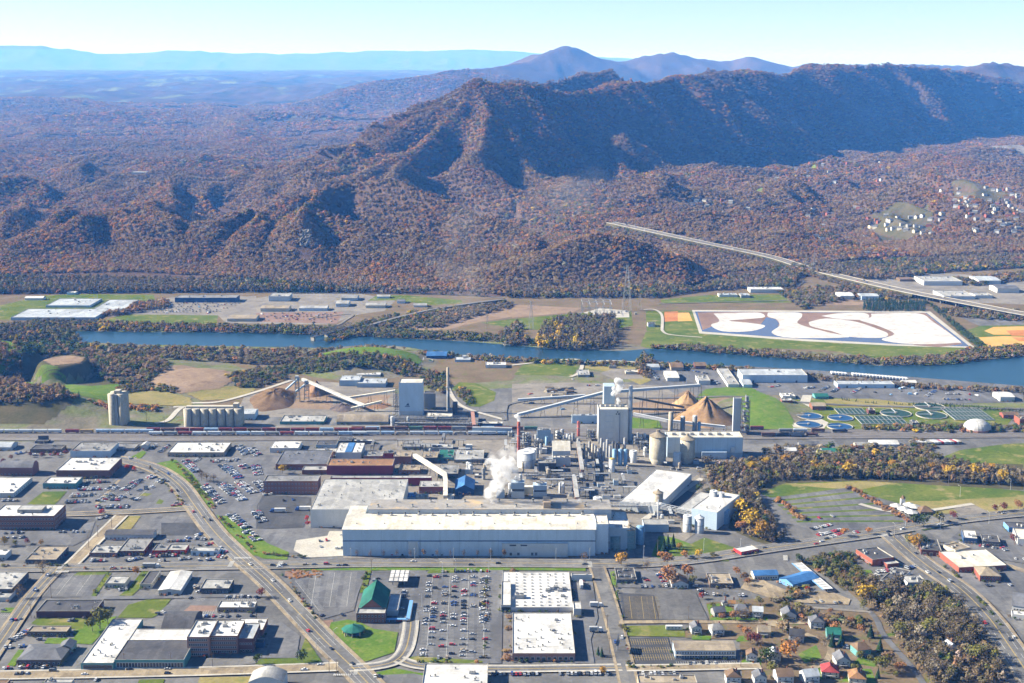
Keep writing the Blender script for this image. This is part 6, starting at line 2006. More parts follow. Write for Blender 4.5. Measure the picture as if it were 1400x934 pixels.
heap('chip_heap', 'smaller tan chip cone under the conveyor end', 940, 555, 20, 26, 19, (0.29, 0.185, 0.10), (0.37, 0.25, 0.14), 4)
heap('bark_heap', 'long brown bark heap with a flat top in the wood yard', 374, 546, 34, 62, 10, (0.115, 0.075, 0.045), (0.175, 0.12, 0.075), 5, 0.3)
heap('bark_heap', 'steep rust-brown bark cone behind the stackers', 433, 537, 17, 26, 16, (0.20, 0.12, 0.07), (0.27, 0.17, 0.105), 6)
heap('chip_heap', 'small pale chip cone at the end of the long bark heap', 389, 549, 9, 12, 7, (0.42, 0.29, 0.17), (0.48, 0.34, 0.2), 7)
heap('bark_heap', 'low brown heap beside the power station', 511, 555, 22, 22, 5, (0.22, 0.13, 0.08), (0.28, 0.17, 0.10), 8)
heap('scrap_heap', 'dark tangled scrap heap under the white inclined conveyor', 468, 558, 18, 24, 6, (0.06, 0.055, 0.06), (0.18, 0.14, 0.12), 9)
bld('J', 440, 722, 800, 785, 757, 'long_arched_shed', 'long weathered arched shed beside the railway', 'grey', 'tan', 'barrel', 6.0, 'x')
bld('J', 130, 370, 800, 783, 748, 'chip_bin', 'open concrete chip bin full of pale debris by the railway', 'teal', 'light', units=8, vents=8, par=1.2)

# --- skids, pumps and small plant that crowd the yard
PLANT = [([(700, 645), (800, 650), (800, 690), (690, 682)], 26, 'between the cooling towers and digesters'), ([(800, 640), (860, 640), (850, 690), (805, 688)], 22, 'in the open yard behind the machine hall'), ([(690, 600), (760, 600), (755, 640), (735, 640), (690, 625)], 20, 'around the foot of the red chimney'),
   ([(500, 604), (640, 604), (640, 636), (600, 634), (500, 618)], 18, 'beside the railway sheds'), ([(626, 634), (690, 634), (690, 668), (650, 666), (640, 650)], 14, 'in the brown yard beside the blue gabled shed'), ([(535, 580), (640, 580), (640, 586), (535, 586)], 8, 'under the dark pipe bridges'), ([(900, 640), (955, 632), (960, 645), (920, 655)], 6, 'below the two tan silos'), ([(868, 602), (905, 600), (905, 626), (870, 628)], 8, 'between boiler tower and silos'), ([(880, 700), (930, 700), (925, 722), (885, 722)], 6, 'under the truss conveyor')]
pr = random.Random(17)
for pts, n, where in PLANT:
 c = [G(*p) for p in pts]
 poly = [(p.x, p.y) for p in c]
 k = 0
 for _ in range(n * 12):
  if k >= n:
   break
  x, y = pr.uniform(min(p[0] for p in poly), max(p[0] for p in poly)), pr.uniform(min(p[1] for p in poly), max(p[1] for p in poly))
  if not inside(poly, np.array([x]), np.array([y]))[0]:
   continue
  k += 1
  kind = pr.choice(('skid', 'vessel', 'rack', 'box'))
  t = thing({'skid': 'pump_skid', 'vessel': 'small_vessel', 'rack': 'pipe_rack', 'box': 'plant_cabin'}[kind], {'skid': 'grey pump skid ', 'vessel': 'small upright steel vessel ', 'rack': 'short dark pipe rack ', 'box': 'small pale plant cabin '}[kind] + where, {'skid': 'pump', 'vessel': 'tank', 'rack': 'pipe rack', 'box': 'cabin'}[kind], (x, y, 0), pr.choice((0, math.pi / 2)), 'small plant ' + where)
  if kind == 'skid':
   MB().box(-3, 3, -1.5, 1.5, -.2, .5).build('base', M_CONC, t)
   MB().box(-2.4, .4, -1, 1, .5, 2.4).build('pump', M_STEEL, t)
   MB().bar((.5, 0, 1.4), (2.8, 0, 1.4), .7, 8).build('motor', pr.choice((M_BLUET, M_DARKST)), t)
  elif kind == 'vessel':
   r, h = pr.uniform(1.2, 2.4), pr.uniform(5, 13)
   MB().cyl(0, 0, -.3, h, r, n=12, roofh=r * .5).build('shell', pr.choice((M_STEEL, M_GALV, M_WHITET, M_TANT)), t)
   MB().cyl(0, 0, h * .5, h * .5 + .3, r * 1.3, n=12).build('platform', M_DARKST, t)
  elif kind == 'rack':
   L, h = pr.uniform(12, 26), pr.uniform(5, 9)
   b = MB()
   for q in range(int(L / 6) + 1):
    b.bar((q * 6, -1.5, -.2), (q * 6, -1.5, h), .25)
    b.bar((q * 6, 1.5, -.2), (q * 6, 1.5, h), .25)
    b.bar((q * 6, -1.7, h), (q * 6, 1.7, h), .25)
   b.build('frame', M_DARKST, t)
   p_ = MB()
   for q in range(5):
    p_.bar((-.5, -1.3 + q * .65, h + .3), (L, -1.3 + q * .65, h + .3), .26, 6)
   p_.build('pipe', pr.choice((M_GALV, M_STEEL)), t)
  else:
   w_, d_, h_ = pr.uniform(4, 9), pr.uniform(4, 7), pr.uniform(3, 7)
   flat_block(t, 0, w_, 0, d_, h_, wallm(pr.choice(('lightmetal', 'bluegrey', 'grey', 'white'))), roofm(pr.choice(('light', 'grey', 'white'))), par=.2)
# -- grain silos west of the mill
def grain_tower():
 a, b = G(148, 582.5), G(172.5, 582.5)
 h = AT(160, 540, a.y).z
 r = (b.x - a.x) / 4
 t = thing('grain_tower', 'tall weathered concrete grain tower standing alone by the railway', 'silo', (a.x, a.y + r, 0))
 for i in range(2):
  for j in range(2):
   MB().cyl(r + i * 2 * r, j * 2 * r, -0.4, h, r, n=16).build('silo_shaft', M_SILO, t, True)
 MB().box(r * 1.4, r * 2.6, r * .2, r * 2, h, h + 3.5).build('head_house', wallm('concrete'), t)
 rl = MB()
 for k in range(10):
  rl.bar((k * .4 * r, -r, h), (k * .4 * r, -r, h + 1.2), .1)
 rl.bar((0, -r, h + 1.2), (4 * r, -r, h + 1.2), .1)
 rl.build('railing', M_STEEL, t)
 MB().box(r * 1.7, r * 2.3, -r * 1.05, -r * .5, -.3, h).build('lift_shaft', wallm('grey'), t)
grain_tower()
def silo_row():
 a, b = G(250.5, 584.5), G(331, 584.5)
 n = 7
 r = (b.x - a.x) / (2 * n)
 h = AT(290, 560.5, a.y).z
 t = thing('silo_battery', 'battery of seven joined pale concrete silos with a roof gallery', 'silo', (a.x, a.y + r, 0))
 for k in range(n):
  for j in range(2):
   s = MB().cyl(r + 2 * r * k, j * 2 * r, -0.4, h, r, n=16)
   o = s.build('silo', M_SILO, t, True)
  MB().cyl(r + 2 * r * k, 0, h + .02, h + .5, r * 1.0, r * .9, n=16).build('silo_lid', M_CONC, t)
 MB().box(r * .5, 2 * r * n - r * 2, r * .3, r * 1.7, h, h + 2.6).build('gallery', wallm('concrete'), t)
 MB().box(2 * r * n - r * 2.2, 2 * r * n - r, r * .2, r * 1.9, h, h + 6).build('head_house', wallm('concrete'), t)
silo_row()
bld('I', 1325, 1390, 775, 742, 715, 'silo_annex', 'blue-white shed beside the silo battery', 'blue', 'metal', 'gable', 2, 'x')

# -- railway
def rails():
 bed = patch('rail_bed', [(-300, 601), (-300, 585.5), (300, 586), (700, 584.5), (1050, 589), (1420, 588), (1700, 588), (1700, 599), (1420, 599), (1050, 601), (700, 601), (420, 603), (200, 604)], 'ballast')
 z = 0.05 + LAYER[0] * 0.004
 ys = [588.2, 590.6, 593, 595.4, 597.8]
 for k, y in enumerate(ys):
  A, B = G(-280, y + .4), G(1680, y)
  n = 40
  t = MB()
  P = [A + (B - A) * i / n for i in range(n + 1)]
  for s in (-0.75, 0.75):
   V, F = ribbon(P, s - .12, s + .12, z + .28)
   for f in F:
    t.face([V[i] for i in f])
  V, F = ribbon(P, -1.4, 1.4, z + .1)
  u = MB()
  for f in F:
   u.face([V[i] for i in f])
  o = u.build('rail_track', mottled('sleepers', (0.09, 0.075, 0.065), (0.13, 0.11, 0.095), 0.3, 2.0, 1.0))
  o['kind'] = 'structure'
  t.build('rail', M_STEEL, o)
rails()
WPAINT = {k: mottled('wagon_' + k, c, tuple(v * 1.2 for v in c), 0.2, 0.8, 0.6) for k, c in dict(white=(0.42, 0.46, 0.50), blue=(0.28, 0.38, 0.50), red=(0.19, 0.045, 0.05), brown=(0.13, 0.07, 0.055), yellow=(0.36, 0.25, 0.12), grey=(0.22, 0.23, 0.24), black=(0.035, 0.035, 0.04), green=(0.08, 0.16, 0.13)).items()}
def wagon_meshes():
 out = {}
 b = MB()                                  # boxcar
 b.box(-8, 8, -1.55, 1.55, 1.1, 4.4)
 for k in range(9):
  b.box(-8 + k * 2 - .1, -8 + k * 2 + .1, -1.62, -1.55, 1.1, 4.3)
 b.box(-8, 8, -.5, .5, 4.4, 4.55)
 out['boxcar'] = b
 b = MB()                                  # covered hopper
 for k in range(6):
  a = math.pi * k / 5
 P = [(-1.6, 1.9), (-1.6, 3.9), (-1.0, 4.5), (1.0, 4.5), (1.6, 3.9), (1.6, 1.9)]
 for (y0, z0), (y1, z1) in zip(P[:-1], P[1:]):
  b.face([(-8.2, y0, z0), (-8.2, y1, z1), (8.2, y1, z1), (8.2, y0, z0)])
 for x in (-8.2, 8.2):
  b.face([(x, y, z) for y, z in (P if x > 0 else P[::-1])][::-1])
 for k in range(3):
  x = -5.2 + k * 5.2
  b.face([(x - 2.4, -1.6, 1.9), (x + 2.4, -1.6, 1.9), (x + .6, -.5, .8), (x - .6, -.5, .8)][::-1])
  b.face([(x - 2.4, 1.6, 1.9), (x + 2.4, 1.6, 1.9), (x + .6, .5, .8), (x - .6, .5, .8)])
 b.box(-7.4, 7.4, -.4, .4, 4.5, 4.7)
 out['hopper'] = b
 b = MB()                                  # tank car
 n = 12
 for k in range(n):
  a0, a1 = 2 * math.pi * k / n, 2 * math.pi * (k + 1) / n
  b.face([(-6.6, 1.5 * math.cos(a0), 2.8 + 1.5 * math.sin(a0)), (-6.6, 1.5 * math.cos(a1), 2.8 + 1.5 * math.sin(a1)), (6.6, 1.5 * math.cos(a1), 2.8 + 1.5 * math.sin(a1)), (6.6, 1.5 * math.cos(a0), 2.8 + 1.5 * math.sin(a0))])
  for s in (-1, 1):
   b.face([(6.6 * s, 1.5 * math.cos(a0), 2.8 + 1.5 * math.sin(a0)), (6.6 * s, 1.5 * math.cos(a1), 2.8 + 1.5 * math.sin(a1)), (7.3 * s, 0, 2.8)])
 b.cyl(0, 0, 4.2, 4.9, .7, n=8)
 out['tank'] = b
 g = {k: make_mesh(k + '_body', v.v, v.f, [WPAINT['grey']], v.i) for k, v in out.items()}
 t = MB()
 t.box(-1.3, 1.3, -1.2, 1.2, .75, 1.05)
 for x in (-.9, .9):
  for y in (-.8, .8):
   t.bar((x, y - .1, .5), (x, y + .1, .5), .48, 8)
 g['truck'] = make_mesh('wheel_truck', t.v, t.f, [WPAINT['black']], t.i)
 f = MB()
 f.box(-8.4, 8.4, -.5, .5, .75, 1.0)
 g['sill'] = make_mesh('frame', f.v, f.f, [WPAINT['black']], f.i)
 return g
WM = wagon_meshes()
KIND_WORDS = dict(boxcar='boxcar', hopper='covered hopper wagon', tank='tank wagon')
def train(y, x0, n, kinds, cols, where, group, z=None):
 z = 0.35 + (LAYER[0] * 0.004 if z is None else 0)
 A = G(x0, y)
 for k in range(n):
  kind = kinds[k % len(kinds)]
  c = cols[k % len(cols)]
  t = thing({'boxcar': 'boxcar', 'hopper': 'hopper_wagon', 'tank': 'tank_wagon'}[kind], '%s %s %s' % (c, KIND_WORDS[kind], where), 'wagon', (A.x + 9 + k * 17.6, A.y, z), 0, group)
  share('body', WM[kind], t, (0, 0, 0), mat=WPAINT[c])
  share('frame', WM['sill'], t, (0, 0, 0))
  for s in (-6, 6):
   share('wheel_truck', WM['truck'], t, (s, 0, 0))
train(593, -14, 5, ['hopper'], ['white'], 'in the train below the grain tower', 'train below the grain tower')
train(593, 89, 2, ['boxcar'], ['red', 'yellow'], 'between white hoppers below the grain tower', 'train below the grain tower')
train(593, 131, 4, ['hopper'], ['blue'], 'in the train beside the grain tower', 'train below the grain tower')
train(591, 200, 16, ['boxcar', 'hopper', 'boxcar'], ['red', 'brown', 'red', 'red', 'blue', 'red', 'red', 'brown'], 'in the long string before the silo battery', 'string of wagons before the silo battery')
train(596, 203, 15, ['hopper', 'boxcar', 'hopper'], ['white', 'grey', 'red', 'white', 'white', 'grey', 'blue'], 'on the siding behind the white-roofed store', 'wagons on the siding')
train(589, 480, 13, ['boxcar'], ['brown', 'blue', 'brown', 'brown', 'green', 'red', 'red', 'grey'], 'on the track below the power station', 'wagons below the power station')
train(595.5, 480, 12, ['hopper', 'boxcar', 'hopper', 'tank'], ['white', 'white', 'blue', 'grey'], 'on the track behind the mill roofs', 'wagons behind the mill roofs')
train(592, 1064, 2, ['hopper'], ['grey', 'white'], 'coupled behind the black engine', 'short train at the sewage works')
train(592, 1108, 1, ['boxcar'], ['brown'], 'coupled behind the black engine', 'short train at the sewage works')
train(597.5, 1040, 4, ['boxcar', 'tank'], ['brown', 'black', 'grey', 'brown'], 'on the siding by the contractor yard', 'wagons by the contractor yard')
train(588.5, 1005, 2, ['boxcar'], ['red'], 'parked beside the dark process tower', 'red boxcars by the process tower')
def engine():
 p = G(1148, 592)
 t = thing('locomotive', 'black diesel locomotive heading the short train', 'locomotive', (p.x, p.y, 0.9))
 MB().box(-9, 5, -1.2, 1.2, 1.2, 3.6).build('hood', WPAINT['black'], t)
 MB().box(5.05, 7.4, -1.5, 1.5, 1.2, 4.5).build('cab', WPAINT['black'], t)
 MB().box(7.45, 9.2, -1.2, 1.2, 1.2, 3.0).build('nose', WPAINT['black'], t)
 MB().box(-9.4, 9.4, -1.5, 1.5, .9, 1.18).build('frame', WPAINT['grey'], t)
 for s in (-6, 6):
  share('wheel_truck', WM['truck'], t, (s, 0, 0), (1.6, 1, 1))
 MB().box(7.42, 7.5, -1.1, 1.1, 3.3, 4.1).build('windscreen', M_GLASS, t)
engine()

# -- sewage works
M_POOL = NT('clear_basin_water'); M_POOL.color((0.012, 0.05, 0.13)); M_POOL.rough(0.3); M_POOL.p.inputs['Specular IOR Level'].default_value = 0.1
M_POOLG = NT('green_basin_water'); M_POOLG.color((0.02, 0.045, 0.03)); M_POOLG.rough(0.4); M_POOLG.p.inputs['Specular IOR Level'].default_value = 0.08
def basin(R, x, y, rx, water, lab, group):
 c = G(*zp(R, x, y))
 r = abs(G(*zp(R, x + rx, y)).x - c.x)
 t = thing('settling_basin', lab, 'basin', (c.x, c.y, 0), 0, group)
 w = MB()
 n = 28
 for k in range(n):
  a0, a1 = 2 * math.pi * k / n, 2 * math.pi * (k + 1) / n
  P = lambda q, a, z: (q * math.cos(a), q * math.sin(a), z)
  w.face([P(r, a0, 0), P(r, a1, 0), P(r, a1, 1.5), P(r, a0, 1.5)])
  w.face([P(r, a0, 1.5), P(r, a1, 1.5), P(r * .955, a1, 1.5), P(r * .955, a0, 1.5)])
  w.face([P(r * .955, a0, 1.5), P(r * .955, a1, 1.5), P(r * .955, a1, .9), P(r * .955, a0, .9)])
 w.build('rim_wall', M_CONC, t)
 MB().cyl(0, 0, .5, 1.0, r * .95, n=28).build('water', water.m, t)
 b = MB()
 b.bar((-r, 0, 2.0), (r * .1, 0, 2.0), 1, flat=(1.2, .5))
 b.bar((0, -r * .1, 2.0), (0, r, 2.0), 1, flat=(1.2, .5)) if water is M_POOLG else None
 b.build('walkway', M_GALV, t)
 MB().cyl(0, 0, .9, 2.6, r * .1, n=10).build('centre_well', M_CONC, t)
for x, y in ((225, 757), (395, 767), (220, 803), (392, 815)):
 basin('L', x, y, 70, M_POOL, 'round blue settling basin in the set of four', 'four round blue settling basins')
for x, y, lab in ((697, 742, 'round dark green basin beside the aeration tanks'), (880, 706, 'round dark green basin next to the clipped hedge'), (892, 752, 'large dark green basin with crossed walkways')):
 basin('L', x, y, 84, M_POOLG, lab, 'dark green basins')
basin('J', 912, 455, 55, M_POOLG, 'round teal basin beside the landfill mound', None)
def aeration(x0, x1, yb, yt, n, m, lab):
 a, b = G(*zp('L', x0, yb)), G(*zp('L', x1, yb))
 w, d = b.x - a.x, G(*zp('L', x0, yt)).y - a.y
 t = thing('aeration_tank', lab, 'basin', (a.x, a.y, 0))
 g = MB()
 for i in range(n + 1):
  g.box(i * w / n - .2, i * w / n + .2, 0, d, -.3, 1.3)
 for j in range(m + 1):
  g.box(.4, w - .4, j * d / m - .5, j * d / m + .5, -.3, 1.35)
 g.build('partition', M_STEEL, t)
 MB().box(0, w, 0, d, .2, 1.0).build('water', M_POOLG.m, t)
aeration(390, 545, 748, 716, 7, 1, 'row of small aeration tanks behind the four blue basins')
aeration(512, 762, 800, 758, 10, 2, 'long double row of aeration tanks in the sewage works')
aeration(1022, 1235, 778, 714, 10, 3, 'broad grid of aeration tanks near the white dome')
def dome():
 c = G(*zp('L', 1140, 832))
 r = abs(G(*zp('L', 1215, 832)).x - c.x)
 t = thing('storage_dome', 'white ribbed storage dome on a pink base wall', 'dome', (c.x, c.y, 0))
 MB().cyl(0, 0, -.3, 3.5, r, n=24).build('base_wall', wallm('pinkbrick'), t)
 n, k_ = 24, 7
 for s in range(n):
  b = MB()
  a0, a1 = 2 * math.pi * s / n + .006, 2 * math.pi * (s + 1) / n - .006
  for k in range(k_):
   e0, e1 = k * math.pi / 2 / k_, (k + 1) * math.pi / 2 / k_
   P = lambda a, e: (r * .97 * math.cos(e) * math.cos(a), r * .97 * math.cos(e) * math.sin(a), 3.5 + r * .62 * math.sin(e))
   b.face([P(a0, e0), P(a1, e0), P(a1, e1), P(a0, e1)])
  b.build('panel', roofm('white'), t)
dome()
SMALL = [('L', 76, 134, 690, 668, 655, 'brick', 'white', 'brick sewage-works office with white roof'), ('L', 80, 150, 662, 645, 625, 'white', 'white', 'white flat-roofed hut behind the brick sewage-works office'), ('L', 242, 316, 722, 700, 680, 'brick', 'tan', 'brick pump house in the sewage works'), ('L', 258, 330, 662, 648, 630, 'teal', 'green', 'green-roofed shed beside the staff car park'),
   ('L', 548, 584, 745, 722, 710, 'darkbrick', 'brown', 'small dark brick hut between the aeration tanks'), ('L', 788, 824, 815, 790, 775, 'dark', 'grey', 'dark control hut at the end of the double tank row'), ('L', 1284, 1368, 768, 748, 732, 'redbrick', 'brown', 'red brick blower house beside the tank grid'), ('L', 1372, 1440, 805, 770, 748, 'redbrick', 'brown', 'red brick block behind the white dome'),
   ('L', -140, 214, 572, 530, 495, 'blue', 'metal', 'large grey-roofed truck depot near the river'), ('L', 380, 690, 602, 580, 560, 'blue', 'metal', 'long pale truck garage with open bays'), ('L', 1266, 1345, 675, 650, 622, 'white', 'white', 'white gabled salt shed by the river'), ('L', 735, 810, 588, 572, 560, 'white', 'white', 'small white shed at the end of the truck garage'),
   ('K', 738, 806, 505, 488, 470, 'blue', 'metal', 'blue-white arched shed on the river bank'), ('K', 868, 935, 508, 488, 462, 'tan', 'brown', 'brown-roofed shed on the river bank'), ('K', 1000, 1062, 498, 480, 460, 'darkbrick', 'brown', 'dark red-roofed shed on the river bank'), ('K', 846, 912, 565, 545, 508, 'white', 'white', 'white gabled shed in the river-bank yard'),
   ('K', 1018, 1082, 585, 560, 530, 'white', 'light', 'pale workshop in the river-bank yard'), ('K', 1178, 1240, 598, 580, 492, 'white', 'light', 'long grey-roofed workshop running back to the river'), ('K', 1262, 1310, 600, 582, 552, 'blue', 'metal', 'blue-fronted shed in the river-bank yard'),
   ('K', 620, 690, 527, 512, 500, 'cream', 'cream', 'cream hut on the gravel pad'), ('K', 360, 425, 542, 528, 500, 'grey', 'light', 'grey block beside the mown field'), ('K', 530, 570, 495, 485, 478, 'grey', 'light', 'tiny hut on the dry field'),
   ('J', 1252, 1365, 493, 474, 458, 'white', 'white', 'white-roofed works building near the round lagoon'), ('J', 1085, 1170, 460, 446, 430, 'bluegrey', 'metal', 'grey filter building near the round lagoon'), ('J', 930, 1040, 442, 425, 402, 'navy', 'blue', 'blue-roofed basin house beside the teal basin'),
   ('I', 60, 520, 232, 215, 168, 'bluegrey', 'metal', 'long low grey-roofed plant beside the far meadow'), ('I', 250, 490, 162, 150, 112, 'bluegrey', 'metal', 'rear wing of the long low plant in the far meadow'), ('I', 490, 660, 195, 180, 118, 'bluegrey', 'metal', 'east wing of the long low plant beside purple trees'), ('I', 955, 1290, 134, 108, 92, 'navy', 'grey', 'long dark-fronted depot beside the vehicle park'), ('I', 1240, 1397, 238, 222, 202, 'cream', 'tan', 'long cream shed beside the river scrapyard'), ('I', 365, 412, 92, 80, 72, 'blue', 'white', 'small white barn on the far meadow'), ('I', 135, 235, 122, 110, 102, 'white', 'white', 'white sheds on the far meadow'),
   ('J', 70, 182, 128, 100, 82, 'lightmetal', 'light', 'pale metal warehouse before the dark pines'), ('J', 235, 388, 180, 165, 152, 'blue', 'light', 'long pale shed in the scrapyard'), ('J', 25, 178, 184, 166, 150, 'cream', 'tan', 'tan-roofed shed in the scrapyard'), ('J', 466, 552, 126, 110, 94, 'bluegrey', 'grey', 'grey shed beside the scrapyard meadow'), ('J', 436, 505, 158, 140, 124, 'lightmetal', 'light', 'light grey shed beside the scrapyard lane'), ('J', 598, 705, 165, 150, 136, 'cream', 'light', 'pale house beside the meadow lane'), ('J', 660, 730, 112, 102, 94, 'blue', 'light', 'blue-grey house beside red bushes'), ('J', 770, 812, 140, 128, 118, 'blue', 'slate', 'small house on the long green meadow'), ('J', 860, 930, 160, 150, 140, 'white', 'light', 'white house on the long green meadow'),
   ('K', 742, 782, 268, 250, 240, 'white', 'dark', 'small hut below the clay pit'), ('K', 1300, 1480, 82, 62, 48, 'white', 'white', 'white flat-roofed plant on the far meadow'), ('K', 1130, 1230, 105, 92, 82, 'white', 'metal', 'cluster hut on the far meadow lane'), ('K', 1250, 1300, 110, 95, 82, 'grey', 'metal', 'grey hut beside the white flat-roofed plant'),
   ('L', 395, 470, 118, 98, 78, 'lightmetal', 'white', 'white metal shed on the brown yard'), ('L', 510, 605, 122, 100, 84, 'blue', 'metal', 'pale blue shed beside the highway'), ('L', 720, 790, 20, 8, -4, 'brown', 'brown', 'brown shed above the highway'), ('L', 850, 1060, 42, 18, -10, 'white', 'light', 'wide white works building beyond the highway'), ('L', 960, 1130, 118, 100, 68, 'lightmetal', 'light', 'grey flat-roofed works beside the viaduct'), ('L', 1150, 1270, 35, 15, -10, 'lightmetal', 'metal', 'long pale shed in the far industrial park'), ('L', 1250, 1370, 82, 58, 38, 'white', 'slate', 'white-fronted dark-roofed shed in the far industrial park'), ('L', 1130, 1225, 112, 95, 80, 'white', 'light', 'white shed beside the grey flat-roofed works'),
   ('D', 92, 155, 242, 225, 210, 'white', 'white', 'small white house among the creek trees'), ('D', 300, 375, 250, 232, 210, 'grey', 'green', 'pale green-roofed house among the creek trees'), ('D', 570, 715, 208, 190, 166, 'lightmetal', 'white', 'white-roofed contractor shed beside the tracks'), ('D', 478, 560, 212, 195, 180, 'cream', 'light', 'small shed next to the contractor shed'), ('D', 270, 345, 255, 240, 225, 'white', 'slate', 'white house with slate roof among the creek trees'), ('D', 170, 280, 205, 190, 178, 'grey', 'slate', 'dark shed by the siding')]
for R, x0, x1, yb, yt, yr, wl_, rf, lab in SMALL:
 st = 'barrel' if 'arched' in lab else ('gable' if ('gable' in lab or 'house' in lab.split() or 'shed' in lab) and 'flat' not in lab else 'flat')
 bld(R, x0, x1, yb, yt, yr, 'barn' if 'barn' in lab else 'shed' if 'shed' in lab else 'hut' if 'hut' in lab else 'building', lab, wl_, rf, st, 2.2, 'x', units=3 if st == 'flat' else 0, vents=3, minh=3.5, doors=3 if ('depot' in lab or 'garage' in lab) else 0)
# row of white bulk tanks on trailers by the river
for k in range(22):
 x = 350 + k * 18 + (25 if k > 4 else 0)
 p = G(*zp('L', x, 528 + k * 1.6))
 t = thing('bulk_trailer', 'white bulk trailer parked end-on in the row by the river', 'trailer', (p.x, p.y, 0.4), 0, 'white bulk trailers by the river')
 MB().box(-1.6, 1.6, -5, 5, 1.4, 4.0).build('body', M_WHITET, t)
 MB().box(-1.3, 1.3, -4.5, 4.5, .3, 1.35).build('chassis', M_DARKST, t)
# -- bridge, pylons, substation
def truss_bridge():
 A, B = G(427, 466), G(482, 451)
 v = B - A
 L = v.length
 t = thing('rail_bridge', 'dark steel truss railway bridge over the river', 'bridge', (A.x, A.y, 0), math.atan2(v.y, v.x))
 MB().box(0, L, -3, 3, 5.4, 6.2, bottom=True).build('deck', M_DARKST, t)
 n = 14
 for s, nm in ((-3, 'truss'), (3, 'truss')):
  b = MB()
  b.bar((0, s, 6.4), (L, s, 6.4), .35)
  b.bar((L / n, s, 14), (L - L / n, s, 14), .35)
  for k in range(n):
   x0, x1 = k * L / n, (k + 1) * L / n
   if k % 2:
    b.bar((x0, s, 14), (x1, s, 6.4), .3)
   else:
    b.bar((x0, s, 6.4), (x1, s, 14), .3)
   b.bar((x1, s, 6.4), (x1, s, 14 if 0 < k + 1 < n else 6.5), .22)
  b.build(nm, M_DARKST, t)
 for u in (.02, .35, .68, .98):
  MB().box(u * L - 2, u * L + 2, -3.5, 3.5, -1, 5.38).build('pier', M_CONC, t)
truss_bridge()
P_ = smooth_line([G(482, 451, 5), G(520, 440, 6), G(580, 425, 6), (G(640, 415, 6)), G(690, 409, 5)], 6)
mesh_obj('rail_embankment', *ribbon(P_, -4, 4, 0.2), GM['ballast'], kind='structure')
vv, ff = ribbon(P_, -4, -11, 0)
mesh_obj('rail_embankment', [(x, y, z + .2 if i % 2 == 0 else 0) for i, (x, y, z) in enumerate(vv)], ff, GM['scrub'], kind='structure')
vv, ff = ribbon(P_, 4, 11, 0)
mesh_obj('rail_embankment', [(x, y, z + .2 if i % 2 == 0 else 0) for i, (x, y, z) in enumerate(vv)], ff, GM['scrub'], kind='structure')
def pylon_mesh(h=1.0, base=0.09, arms=3):
 b = MB()
 r = 0.004
 lv = [0, .18, .34, .48, .6, .7, .78, .86, .93, 1.0]
 def s(z):
  return base * (1 - z) ** 1.0 * .85 + .012
 for sx in (-1, 1):
  for sy in (-1, 1):
   for z0, z1 in zip(lv[:-1], lv[1:]):
    b.bar((sx * s(z0), sy * s(z0), z0), (sx * s(z1), sy * s(z1), z1), r)
 for z0, z1 in zip(lv[:-1], lv[1:]):
  a, c = s(z0), s(z1)
  b.bar((-a, -a, z0), (c, -c, z1), r * .7)
  b.bar((a, -a, z0), (-c, -c, z1), r * .7)
  b.bar((-a, a, z0), (c, c, z1), r * .7)
  b.bar((a, -a, z0), (c, c, z1), r * .7)
  b.bar((-a, a, z0), (-c, -c, z1), r * .7)
 ar = MB()
 for k in range(arms):
  z = .72 + k * .11
  w = .17 - k * .02
  ar.bar((-w, 0, z), (w, 0, z), r)
  ar.bar((-w, 0, z), (0, 0, z + .05), r * .8)
  ar.bar((w, 0, z), (0, 0, z + .05), r * .8)
 return make_mesh('lattice_mast', b.v, b.f, [M_STEEL], b.i), make_mesh('crossarm', ar.v, ar.f, [M_STEEL], ar.i)
PY = pylon_mesh()
def pylon(px, yb, yt, lab, Y=None, group=None):
 if Y is None:
  c = G(px, yb)
 else:
  c = AT(px, yb, Y)
 h = AT(px, yt, c.y).z - c.z
 t = thing('pylon', lab, 'pylon', c, rng.uniform(-.4, .4), group)
 share('lattice_mast', PY[0], t, (0, 0, 0), (h, h, h))
 share('crossarm', PY[1], t, (0, 0, 0), (h, h, h))
pylon(857, 425, 362, 'very tall lattice pylon beside the substation')
pylon(875, 424, 402, 'shorter lattice pylon next to the substation pad')
pylon(666, 449, 428, 'lattice pylon beside the brown field and river')
pylon(726, 450, 412, 'lattice pylon at the mown field across the river')
pylon(713, 372, 352, 'small lattice pylon on the orange wooded hill', Y=2640)
pylon(408, 300, 276, 'small lattice pylon above the rock face', Y=2960)
pylon(511, 325, 310, 'small lattice pylon on the lower spur', Y=2960)
pylon(265, 303, 284, 'small lattice pylon on the western spur', Y=3060)
pylon(1113, 362, 342, 'thin pylon beside the highway bend', Y=2800)
pylon(1102, 362, 347, 'second thin pylon beside the highway bend', Y=2800)
def mast(px, yb, yt, Y, lab):
 c = AT(px, yb, Y)
 c.z = Z(c.x, c.y)
 h = AT(px, yt, Y).z - c.z
 t = thing('radio_mast', lab, 'mast', c)
 b = MB()
 for k in range(3):
  a = 2.1 * k
  b.bar((1.2 * math.cos(a), 1.2 * math.sin(a), -3), (.6 * math.cos(a), .6 * math.sin(a), h), .5)
 b.build('lattice', M_STEEL, t)
 MB().cyl(0, 0, h, h + 3, .5, n=6).build('aerial', M_STEEL, t)
mast(671, 124, 97, 4780, 'tallest radio mast on the ridge end')
mast(646, 128, 111, 4720, 'radio mast on the brow of the ridge')
mast(651, 128, 113, 4740, 'short radio mast next to the brow mast')
